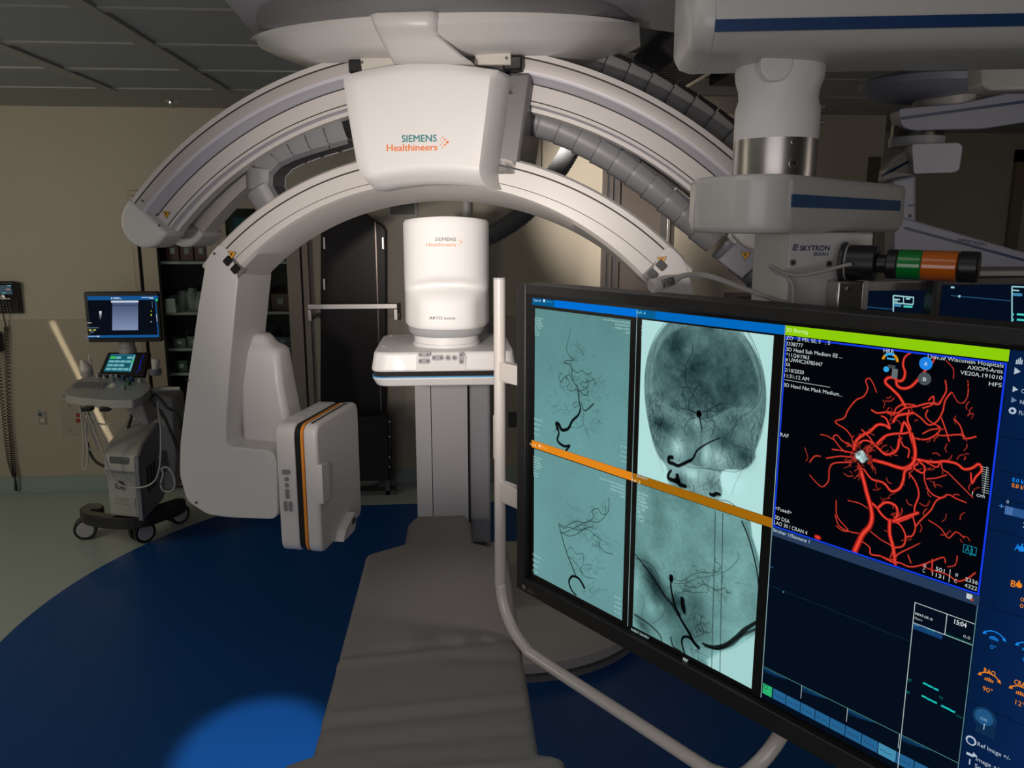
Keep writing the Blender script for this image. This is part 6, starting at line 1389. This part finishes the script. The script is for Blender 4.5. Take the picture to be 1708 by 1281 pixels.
for cp, w, k in (([(887, 140), (882, 400), (876, 600), (870, 850)], 5, .62), ([(920, 150), (916, 400), (911, 640), (907, 870)], 5, .66), ([(1005, 185), (1035, 260), (1060, 350), (1075, 430), (1083, 540), (1080, 620)], 8, .72), ([(1020, 190), (1055, 290), (1083, 400)], 4, .5), ([(830, 728), (880, 745), (930, 735), (980, 700), (1020, 665), (1075, 630)], [10, 22, 18, 22, 14], .8), ([(840, 740), (900, 752), (960, 730), (1010, 690), (1075, 660)], [8, 16, 12], .6), ([(530, 330), (570, 380), (620, 450), (665, 520), (700, 560), (725, 600)], [8, 16, 24], .55), ([(530, 350), (590, 370), (630, 420), (640, 480), (660, 520)], 5, .5), ([(530, 600), (590, 640), (640, 690), (650, 730)], [12, 8], .5), ([(545, 490), (570, 545), (560, 600), (590, 640)], 4, .35), ([(690, 700), (700, 740), (740, 770), (745, 800)], 10, .55), ([(660, 540), (655, 600), (610, 640)], 4, .3)): RD.line(B6(cp), [sc6(q) for q in w] if isinstance(w, list) else sc6(w), k)
for cp, w in (([(690, 440), (690, 480), (700, 530), (715, 580), (740, 630), (770, 680), (790, 720), (812, 745)], [10, 12, 16, 20]), ([(765, 800), (750, 770), (738, 725), (745, 700), (770, 700), (790, 720)], [8, 12, 16]), ([(740, 530), (745, 570), (750, 590)], [24, 28, 16])): RD.line(B6(cp), [sc6(q) for q in w], .9)
u, v = Sp(*c6(691, 438)); RD.line([(u, v-.003), (u, v+.003)], sc6(26), .96, 2)
for cp, w in (([(700, 440), (740, 450), (780, 425), (830, 410), (870, 415), (905, 405), (905, 375), (885, 365), (890, 350)], 4), ([(700, 460), (750, 460), (800, 440), (850, 430), (900, 420), (950, 395), (990, 350), (985, 320)], 3), ([(745, 470), (800, 480), (840, 465), (890, 490), (930, 480)], 3.5), ([(720, 470), (780, 500), (850, 500)], 3), ([(830, 600), (820, 640), (835, 680), (800, 700)], 4), ([(800, 590), (790, 640), (810, 690)], 3), ([(620, 500), (600, 460), (560, 430)], 3)): RD.line(B6(cp), sc6(w), .6)
for (x, y, n, sx_) in ((820, 440, 26, 50), (920, 480, 12, 30), (810, 630, 22, 30), (700, 520, 20, 40), (790, 770, 14, 25), (600, 420, 12, 40)):
    for _ in range(n): q = Sp(*c6(x+rs.normal(0, sx_), y+rs.normal(0, 26))); twigs(RD, q, rs.uniform(-1.2, 1.6), .026*rs.uniform(.5, 1.3), .0007, 1, rs, .32, .5)
RD.build('reference_image', panel)
# -- red vessel rendering
r0u, r0v = Sp(*c7(93, 122)); RE = Ras(cb_+.0045, .0215, cc_-.0045, .3590, .00095, (3, 5, 10))
A7 = lambda pts: uvl(c7, pts); A8 = lambda pts: uvl(c8, pts)
def w7(w): return w/3.049*.00108/2*(.88 if w > 12 else .60)
V_ = [([(700, 480), (670, 430), (630, 390), (600, 360), (610, 338), (640, 335), (665, 352), (690, 345), (700, 310), (690, 270), (700, 230), (735, 205)], [15, 16, 14, 10]), ([(655, 345), (660, 375), (690, 390), (730, 380), (770, 340), (810, 290), (845, 250), (850, 215)], [14, 15, 8]),
 ([(430, 640), (400, 600), (345, 560), (390, 540), (410, 500), (450, 450), (490, 430), (510, 390), (500, 350), (520, 340), (540, 370), (555, 410)], [8, 9, 8, 6]), ([(720, 500), (712, 550), (728, 600), (700, 618), (650, 620), (600, 632), (560, 668)], [12, 13]),
 ([(530, 500), (560, 515), (610, 510), (660, 515), (700, 490), (760, 480), (820, 465), (870, 470), (890, 440), (910, 400), (905, 350)], [12, 12, 8]), ([(600, 508), (640, 525), (655, 490), (700, 470), (750, 475)], 9), ([(740, 510), (780, 540), (820, 575), (860, 560), (890, 510), (905, 450), (935, 410)], [11, 9]), ([(790, 490), (840, 470), (845, 430), (820, 450)], 9),
 ([(640, 560), (660, 530), (700, 520), (740, 515)], 14), ([(815, 500), (805, 530), (830, 560), (880, 590), (830, 600), (790, 620)], 8), ([(740, 640), (800, 650), (850, 630), (880, 600)], [12, 8]), ([(860, 625), (900, 630), (980, 625), (1010, 645), (1060, 635)], [8, 9, 10]),
 ([(680, 610), (690, 570), (700, 565), (720, 600), (730, 640), (745, 690), (750, 740)], 13), ([(670, 630), (690, 680), (720, 700), (715, 740)], 10), ([(950, 545), (980, 580), (1000, 640)], 8), ([(885, 540), (910, 610), (925, 660)], 8), ([(940, 410), (970, 460), (1000, 460), (1020, 420), (1020, 350)], 4), ([(910, 250), (945, 290), (945, 340)], 4),
 ([(440, 720), (390, 708), (330, 700)], 10), ([(430, 740), (370, 735), (300, 745)], 9), ([(430, 765), (340, 770), (315, 800), (310, 860), (280, 890), (250, 870), (215, 830)], [10, 8, 6]), ([(435, 690), (380, 655), (355, 628), (335, 640), (370, 690), (400, 715)], 8), ([(335, 650), (300, 630), (270, 625)], 6), ([(270, 735), (240, 735), (215, 765)], 8), ([(190, 690), (205, 740), (195, 760)], 3.5),
 ([(740, 745), (780, 755), (850, 765), (900, 760), (960, 772), (1000, 800), (1040, 795), (1075, 775), (1090, 805), (1060, 840), (1040, 872), (1035, 820)], [15, 13, 13, 9]), ([(790, 755), (860, 790), (880, 760), (890, 800), (920, 820), (970, 870), (1020, 920), (1045, 945)], [9, 7, 5]), ([(810, 850), (860, 845), (910, 830)], 7),
 ([(720, 820), (755, 870), (770, 930), (750, 990), (742, 1035), (690, 1060), (640, 1070), (590, 1040), (550, 990), (520, 965)], [10, 12, 16]), ([(800, 800), (800, 860), (830, 920), (880, 945), (920, 930), (960, 950), (1010, 970)], [7, 9, 7]), ([(770, 760), (800, 790), (790, 820), (745, 795), (765, 770)], 12),
 ([(540, 755), (600, 770), (660, 790), (700, 795), (740, 770), (752, 720), (745, 660), (735, 620)], [18, 20, 20, 14]), ([(490, 800), (530, 850), (590, 870), (630, 912), (670, 900), (690, 860), (700, 810), (730, 795)], [12, 14, 15]),
 ([(440, 700), (450, 660), (480, 630), (520, 610), (560, 575), (600, 578), (622, 592), (605, 545), (580, 530)], [18, 16, 14, 9]), ([(450, 680), (490, 655), (530, 665), (570, 700), (600, 725), (640, 718), (662, 695), (670, 650)], [10, 13, 13]), ([(480, 600), (520, 640), (545, 680)], 11),
 ([(560, 1000), (600, 970), (650, 985), (662, 1030), (640, 1060)], 14), ([(622, 1060), (622, 1130), (640, 1200), (650, 1281)], 20), ([(640, 1065), (700, 1045), (765, 1023)], [18, 16]), ([(640, 1200), (690, 1190), (702, 1140), (680, 1090), (655, 1070)], 12), ([(740, 1040), (752, 1100), (735, 1140), (700, 1145)], 10), ([(752, 1095), (780, 1060), (830, 1010), (860, 960), (905, 940)], 9), ([(820, 1060), (880, 1100), (920, 1150), (960, 1120), (1000, 1150)], 6),
 ([(350, 960), (355, 1040), (410, 1110), (380, 1112), (350, 1088)], 7), ([(410, 960), (470, 975), (510, 1000)], 6), ([(470, 790), (490, 860), (505, 920), (522, 980), (532, 1040), (520, 1090), (485, 1130), (465, 1170), (445, 1215)], [22, 24, 26, 30, 34])]
for p, w in V_: RE.red(A7(p), [w7(q) for q in w] if isinstance(w, list) else w7(w))
for p, w in (([(410, -5), (430, 50), (480, 80), (530, 90)], 7), ([(545, 130), (585, 160), (590, 195), (640, 205), (700, 225), (730, 195), (790, 165), (840, 140)], [8, 11, 10, 4]), ([(650, 210), (700, 235), (740, 240), (790, 260), (850, 250), (905, 230), (960, 212), (970, 240)], [12, 9, 7]), ([(905, 222), (900, 285)], 9), ([(850, 255), (900, 275), (980, 300), (1030, 332), (1080, 320), (1122, 290)], [6, 8, 8]), ([(980, 260), (1020, 250), (1030, 205)], 5), ([(780, 200), (795, 240)], 8), ([(590, 80), (640, 120), (700, 160), (690, 215)], 7), ([(315, 108), (328, 112)], 26)): RE.red(uvl(c8, p), [w7(q) for q in w] if isinstance(w, list) else w7(w))
r7 = np.random.RandomState(9)
for _ in range(150):
    x, y = r7.normal(480, 42), r7.normal(725, 45)
    if r7.rand() < .55: x, y = r7.uniform(560, 1060), r7.uniform(420, 1180)
    a = r7.uniform(0, 6.28); L_ = r7.uniform(12, 48); RE.red(A7([(x, y), (x+L_*.5*math.cos(a), y+L_*.5*math.sin(a)), (x+L_*math.cos(a+.4), y+L_*math.sin(a+.4))]), w7(r7.uniform(3, 7)), dim=.8)
# pale coil mass at the centre
cu, cv = Sp(*c7(478, 736)); rr = np.hypot((RE.U-cu)/w7(76), (RE.V-cv)/w7(66)); nz = RE.noise(.006, 77, 3); mk = np.clip((1.0+.5*nz-rr)*4, 0, 1)[..., None]
RE.I = RE.I*(1-mk)+(np.array([150, 172, 172])*(1+1.1*nz[..., None]))*mk
RE.build('vessel_image', panel)
# frame, captions
bl_ = (18, 60, 226); fu0, fv0, fu1, fv1 = cb_+.002, .0185, cc_-.001, .3615
for r_ in ((fu0, fv0, fu1, fv0+.0027), (fu0, fv1-.0027, fu1, fv1), (fu0, fv0, fu0+.0027, fv1), (fu1-.0027, fv0, fu1, fv1)): R_uv(*r_, bl_, .0004)
Wt = (196, 208, 208)
for s_, (x, y), w, h in (('ZO   Z PEI, SE, S   , S', (97, 140), 225, 18), ('3338777', (97, 170), 86, 19), ('3D Head Sub Medium EE ...', (97, 198), 290, 19), ('*11/24/1963', (97, 226), 118, 19), ('# UWHC24785447', (93, 250), 190, 19), ('XA', (92, 275), 26, 19), ('2/10/2020', (90, 303), 98, 19), ('11:31:12 AM', (88, 332), 126, 19), ('3D Head Nat Mask Medium...', (85, 379), 302, 19), ('RAF', (68, 632), 42, 19), ('<Fused>', (42, 1005), 84, 19), ('3D DSA', (40, 1052), 76, 19), ('LAO 30 / CRAN 4', (36, 1078), 172, 19)): TX(s_, *c7(x, y), h/3.049, w/3.049, Wt)
for s_, (x, y), w, h in (('Univ.of Wisconsin Hospitals', (1202, 284), 390, 21), ('AXIOM-Artis', (1198, 314), 182, 21), ('VE20A.191010', (1195, 346), 216, 21), ('HFS', (1192, 384), 66, 21), ('1 cm', (1106, 948), 66, 21)): TX(s_, *c7(x, y), h/3.049, w/3.049, Wt, align='r')
a = Sp(*c7(88, 343)); b = Sp(*c7(320, 383)); R_uv(a[0], a[1], b[0], a[1]+.0012, (150, 160, 160), .001)
disc(*c7(808, 263), .0098, (30, 130, 225), .0014); disc(*c7(801, 340), .0098, (72, 80, 84), .0014); TX('A', *c7(799, 272), 6, 6, (220, 235, 250), .0018); TX('B', *c7(793, 350), 6, 5.5, (220, 235, 250), .0018); TX('HRR', *c7(592, 206), 6.5, 18, Wt)
# orientation emblem: two-tone arcs over a grey block
for k in range(14):
    a0 = math.pi+.15+k*.21; cu, cv = Sp(*c7(625, 252)); R1, R2 = .0135, .0095; a1_ = a0+.22
    gL.add([SW(cu+R1*math.cos(a0), cv+R1*math.sin(a0), SZ+.001), SW(cu+R1*math.cos(a1_), cv+R1*math.sin(a1_), SZ+.001), SW(cu+R2*math.cos(a1_), cv+R2*math.sin(a1_), SZ+.001), SW(cu+R2*math.cos(a0), cv+R2*math.sin(a0), SZ+.001)], [(0, 1, 2, 3)], ecol((206, 140, 20) if k in (0, 1, 2, 9, 10, 11, 12, 13) else (50, 165, 230)))
disc(*c7(606, 292), .0045, (50, 165, 230)); R_px(*c7(610, 232), *c7(650, 246), (60, 170, 230), .0012); R_px(*c7(637, 288), *c7(662, 340), (96, 108, 112), .0012); R_px(*c7(615, 268), *c7(652, 290), (62, 70, 74), .0011)
for k in range(12): a = Sp(*c7(1092, 786+11.6*k)); R_uv(a[0], a[1], a[0]+.0095, a[1]+.0009, (150, 160, 158), .001)
a = Sp(*c7(1117, 786)); R_uv(a[0], a[1], a[0]+.001, a[1]+.0445, (150, 160, 158), .001)
def boxline(x0, y0, x1, y1, c, t_=.0009, f=c7): a_ = Sp(*f(x0, y0)); b_ = Sp(*f(x1, y1)); [R_uv(*q, c, .001) for q in ((a_[0], a_[1], b_[0], a_[1]+t_), (a_[0], b_[1]-t_, b_[0], b_[1]), (a_[0], a_[1], a_[0]+t_, b_[1]), (b_[0]-t_, a_[1], b_[0], b_[1]))]
boxline(1000, 1180, 1062, 1242, (20, 130, 160)); TX('A', *c7(1006, 1218), 10, 8, (20, 140, 165)); TX('L', *c7(1040, 1232), 10, 6, (20, 140, 165)); a = Sp(*c7(1038, 1190)); R_uv(a[0], a[1], a[0]+.0009, a[1]+.016, (20, 140, 165), .001)
for s_, x, y, w in (('W', 860, 262, 14), ('C', 856, 285, 12), ('501', 922, 276, 46), ('1131', 904, 303, 62), ('W', 1020, 308, 16), ('C', 1016, 338, 14), ('2336', 1072, 330, 66), ('4322', 1068, 360, 66)): TX(s_, *c8(x, y), 6.6, w/3.042, Wt)
a = Sp(*c8(995, 272)); R_uv(a[0], a[1], a[0]+.0009, a[1]+.02, Wt, .001)
# strip and patient-monitor mirror below
R_uv(cb_+.001, .3625, cc_, .3785, (38, 58, 86)); TX('Stryker 1/Siemens 1', *c8(97, 78), 5.6, 62, (165, 185, 200), bold=.012); a = Sp(*c8(1080, 392)); R_uv(a[0], a[1], a[0]+.008, a[1]+.008, (190, 200, 205), .001); R_uv(a[0]+.006, a[1]+.006, a[0]+.010, a[1]+.009, (190, 70, 40), .0013)
R_uv(cb_+.001, .3785, cc_, SHT, (4, 14, 28)); 
a = Sp(*c8(75, 350)); b = Sp(*c8(800, 648)); R_uv(cb_+.002, a[1], b[0], a[1]+.0008, (20, 48, 66), .0006); R_px(*c8(80, 255), *c8(99, 266), (40, 84, 120), .0006); a = Sp(*c8(147, 385)); disc(*c8(149, 387), .0018, (60, 110, 150))
bw = (176, 190, 190); a = Sp(*c8(818, 438)); b = Sp(*c8(1110, 640)); a2 = Sp(*c8(808, 540))
R_uv(a[0], a[1], cc_-.002, a[1]+.0012, bw, .001); R_uv(a[0], a2[1], cc_-.002, a2[1]+.0012, bw, .001); R_uv(a[0]-.0006, a[1], a[0]+.0006, SHT, bw, .001); c_ = Sp(*c8(980, 500))[0]; R_uv(c_-.0006, a[1], c_+.0006, a2[1], bw, .001)
R_uv(cc_-.002, .378, cc_-.0008, SHT, (90, 130, 140), .001)
TX('INPAT-OR 10', *c8(818, 500), 4, 30, (190, 200, 200), bold=.01); TX('Neuro', *c8(816, 522), 3.6, 13, (190, 200, 200)); TX('15:04', *c8(1016, 546), 8, 21, (215, 222, 222), bold=.01); TX('0.0', *c8(1062, 616), 5, 12, (180, 190, 190))
R_uv(a[0]+.001, a2[1]+.0015, a[0]+.045, a2[1]+.0105, (20, 62, 110), .0008); TX('CO2', *c8(812, 553), 3.5, 8, (120, 180, 205)); TX('mmHg', *c8(872, 575), 3.5, 14, (30, 150, 165)); TX('Apnea deactivated', *c8(975, 606), 4, 43, (10, 130, 115))
for (x, y) in ((858, 843), (884, 856), (912, 870), (852, 908), (878, 922), (904, 935), (950, 958), (973, 969), (995, 981)): a_ = Sp(*c8(x, y)); R_uv(a_[0], a_[1], a_[0]+.0075, a_[1]+.003, (30, 190, 185), .001)
TX('ET', *c8(785, 838), 4.5, 5, (20, 130, 130)); TX('FI', *c8(776, 900), 4.5, 4, (20, 130, 130)); TX('RR', *c8(940, 925), 4.5, 7, (16, 96, 96)); TX('/min', *c8(1025, 1015), 4, 11, (16, 96, 96))
vy = Sp(*c8(38, 758))[1]; R_uv(cb_+.002, vy, cc_-.002, vy+.0013, (70, 120, 112), .001)
for q in range(12): R_uv(cb_+.003, vy+.002+.0009*q, cb_+.003+.05-.004*q, vy+.0029+.0009*q, (int(16-q*.9), int(62-3.8*q), int(104-6*q)), .0008); 
for x in (240, 472, 735): 
    uu = Sp(*c8(x, 900+(x-240)*.5))[0]
    for q in range(12): R_uv(uu+.001, vy+.002+.0009*q, uu+.05-.004*q, vy+.0029+.0009*q, (int(16-q*.9), int(62-3.8*q), int(104-6*q)), .0008)
    R_uv(uu-.0005, vy, uu+.0005, vy+.026, bw, .001)
v1_ = Sp(*c8(28, 838))[1]; v2_ = v1_+.0205
xs_ = [Sp(*c8(x, y))[0] for x, y in ((98, 870), (165, 900), (238, 945), (312, 985), (386, 1025), (465, 1070), (548, 1110), (632, 1155), (725, 1200), (815, 1245))]+[Sp(*c8(815, 1245))[0]+.024*k for k in (1, 2, 3, 4, 5)]
R_uv(cb_+.003, v1_, xs_[0]-.002, v2_, (44, 176, 112), .001); disc(*c8(60, 868), .0045, (20, 90, 60), .0014); disc(*c8(60, 868), .0032, (44, 176, 112), .0016)
for k in range(len(xs_)-1):
    if xs_[k+1] > cc_-.004: break
    R_uv(xs_[k]+.0005, v1_, xs_[k+1]-.0008, v2_, (66, 138, 172) if k in (7,) else (36, 96, 142), .001)
    nm = ['Record', 'Zero all', 'Freeze', 'Print', 'Trends', 'Main', 'Patient', 'Mark', 'Case'][k % 9]; uu = xs_[k]; puttext(gL, nm, SW(uu+.005, (v1_+v2_)/2+.002, SZ+.0014), MU, GZ, .0036, ecol((14, 50, 84)), w=min(.018, xs_[k+1]-xs_[k]-.009))
# small faint captions on the X-ray images
fw = (176, 212, 212)
def cap(f, x, y, s_, w, h=3.2, c=fw, al='l'): TX(s_, *f(x, y), h, w, c, align=al)
for k, (s_, w) in enumerate((('191-00-01', 14), ('11/24', 10), ('02/2020', 12), ('11:24:05', 14), ('R 1:02', 10), ('M', 3), ('LAO', 8), ('2 sec', 8))): cap(c5, 95, 208+11.5*k, s_, w, 2.6); cap(c5, 88, 880+13*k, s_, w, 2.6); cap(c5, 612, 252+17*k, s_, w*1.3, 3.4); cap(c6, 545, 62+17*k, s_, w*1.2, 4)
for k, (s_, w) in enumerate((('Univ.of Wisconsin Hospitals', 44), ('ICONO191010', 24), ('VE20A.191010', 25), ('HFS', 7))): cap(c5, 556, 232+17*k, s_, w, 3.4, al='r'); cap(c5, 530, 1027+18*k, s_, w*.95, 3.4, al='r')
for k, (s_, w) in enumerate((('50 190', 10), ('v 0 cm', 9), ('AS 0.0', 11), ('P 512', 9))): cap(c5, 540, 838+24*k, s_, w, 3, al='r'); cap(c6, 468, 535+22*k, s_, w, 3.4, al='r')
for k, (s_, w) in enumerate((('Medium 6/s', 14), ('LAO 30', 10), ('CRAN 4', 9), ('1 / 24', 8))): cap(c5, 92, 697+24*k, s_, w, 2.8); cap(c6, 78, 334+24*k, s_, w, 3.2)
cap(c6, 515, 668, 'ROBOT GANTRY', 30, 4); cap(c6, 745, 800, 'REF', 8, 4.5, (215, 235, 235)); cap(c5, 590, 975, 'DSA RAO 4', 18, 3.6)
# control sidebar at the right
sb = .0015
R_uv(cc_, 0, SWD, SHT, (8, 34, 76), .0); 
for k in range(20): R_uv(cc_+(SWD-cc_)*k/20, 0, cc_+(SWD-cc_)*(k+1)/20, SHT, (int(6+.5*k), int(28+1.1*k), int(64+2.0*k)), .0002)
vv = [Sp(*c7(1200, 632))[1], Sp(*c7(1170, 800))[1], Sp(*c7(1150, 938))[1], Sp(*c8(1200, 64))[1], Sp(*c8(1160, 445))[1], Sp(*c8(1090, 940))[1]]
for v in vv: R_uv(cc_+.002, v, SWD, v+.0012, (3, 18, 44), .0006)
wt = (176, 190, 205); lb = (24, 130, 225); og = (230, 130, 30)
def arrow(x, y, s_, c): u, v = Sp(x, y); gL.add([SW(u, v-s_, SZ+sb), SW(u+1.6*s_, v, SZ+sb), SW(u, v+s_, SZ+sb)], [(0, 1, 2)], ecol(c))
arrow(*c7(1258, 300), .005, wt); R_px(*c7(1262, 262), *c7(1300, 268), wt, sb)
for k in range(4): a = Sp(*c7(1266+9*k, 258)); R_uv(a[0], a[1]-.004-.0015*(k % 3), a[0]+.0015, a[1]+.002, wt, sb)
arrow(*c7(1250, 392), .0042, wt); TX('CARE', *c7(1292, 412), 7, 22, wt); arrow(*c7(1243, 447), .0042, (110, 130, 160)); TX('Normal', *c7(1286, 468), 7, 30, wt); disc(*c7(1248, 503), .0048, wt); disc(*c7(1248, 503), .0022, (14, 46, 92), .0018); TX('FLUORO', *c7(1280, 522), 7, 34, wt)
TX('0.0 kV', *c7(1245, 862), 7, 26, lb, bold=.012); TX('0.0 kV', *c7(1243, 890), 7, 26, og, bold=.012); TX('0', *c7(1217, 972), 5.5, 4, wt)
a = Sp(*c7(1213, 985)); R_uv(a[0], a[1], SWD-.02, a[1]+.012, (44, 84, 140), sb); R_uv(a[0], a[1], a[0]+.010, a[1]+.012, (70, 110, 165), sb+.0003); TX('+', *c7(1178, 996), 8, 8, (70, 130, 190), bold=.02)
TX('2', *c7(1300, 1095), 9, 7, wt)
TX('A', *c8(1322, 172), 11, 9, lb, bold=.02); a = Sp(*c8(1352, 160)); disc(*c8(1358, 168), .004, lb); R_uv(a[0]+.001, a[1]-.006, a[0]+.003, a[1], lb, sb)
TX('B', *c8(1302, 356), 11, 8, og, bold=.02); disc(*c8(1345, 352), .004, og); a = Sp(*c8(1341, 340)); R_uv(a[0], a[1]-.004, a[0]+.002, a[1]+.001, og, sb); TX('0', *c8(1352, 432), 7, 6, og); TX('0', *c8(1349, 464), 7, 6, og)
def gauge(x, y, c, s_=.017):
    u, v = Sp(*c8(x, y))
    for k in range(12):
        a0 = math.pi*(1.2+.6*k/12); a1_ = math.pi*(1.2+.6*(k+1)/12)
        gL.add([SW(u+s_*math.cos(a0), v+s_*math.sin(a0), SZ+sb), SW(u+s_*math.cos(a1_), v+s_*math.sin(a1_), SZ+sb), SW(u+s_*.9*math.cos(a1_), v+s_*.9*math.sin(a1_), SZ+sb), SW(u+s_*.9*math.cos(a0), v+s_*.9*math.sin(a0), SZ+sb)], [(0, 1, 2, 3)], ecol(c))
    for sgn in (-1, 1):
        p = (u+s_*.95*math.cos(math.pi*(1.5+.3*sgn)), v+s_*.95*math.sin(math.pi*(1.5+.3*sgn))); gL.add([SW(p[0]+sgn*.003, p[1]+.003, SZ+sb), SW(p[0]+sgn*.0005, p[1]-.003, SZ+sb), SW(p[0]-sgn*.003, p[1]+.0015, SZ+sb)], [(0, 1, 2)], ecol(c))
    for k in range(5): R_uv(u-.006+.0025*k, v-.007-.001*(2-abs(2-k)), u-.0045+.0025*k, v-.003, c, sb)
gauge(1217, 640, lb); TX('0\u00b0', *c8(1198, 672), 7, 10, lb); gauge(1385, 700, lb); TX('0\u00b0', *c8(1362, 735), 7, 10, lb)
TX('RAO', *c8(1166, 792), 8, 20, og, bold=.01); gauge(1192, 850, og); TX('90\u00b0', *c8(1160, 884), 8, 17, og); TX('CRAN', *c8(1320, 850), 8, 26, og, bold=.01); gauge(1352, 920, og); TX('12\u00b0', *c8(1326, 955), 8, 16, og)
disc(*c8(1170, 1025), .0165, (18, 52, 88), .0012); a = Sp(*c8(1132, 1030)); R_uv(a[0], a[1], a[0]+.026, a[1]+.020, (14, 42, 74), .0014); disc(*c8(1168, 1022), .0125, (34, 84, 128), .0016); TX('OK', *c8(1150, 1030), 4.5, 13, (140, 180, 205), .002); TX('|', *c8(1166, 1075), 8, 1.5, wt, .002); 
disc(*c8(1102, 1140), .0075, wt, .0012); disc(*c8(1102, 1141), .0052, (12, 42, 88), .0016); TX('Ref Image +/-', *c8(1134, 1165), 7, 58, wt); TX('Image +/-', *c8(1126, 1240), 7, 44, wt); TX('Series', *c8(1120, 1275), 7, 30, wt); R_px(*c8(1078, 1208), *c8(1112, 1211), wt, sb); arrow(*c8(1112, 1210), .004, wt); R_px(*c8(1094, 1232), *c8(1097, 1262), wt, sb)
gL.build('screen_layout', [m for _, m in sorted(COLS.values(), key=lambda q: q[0])], panel, smooth=0, fix=False)
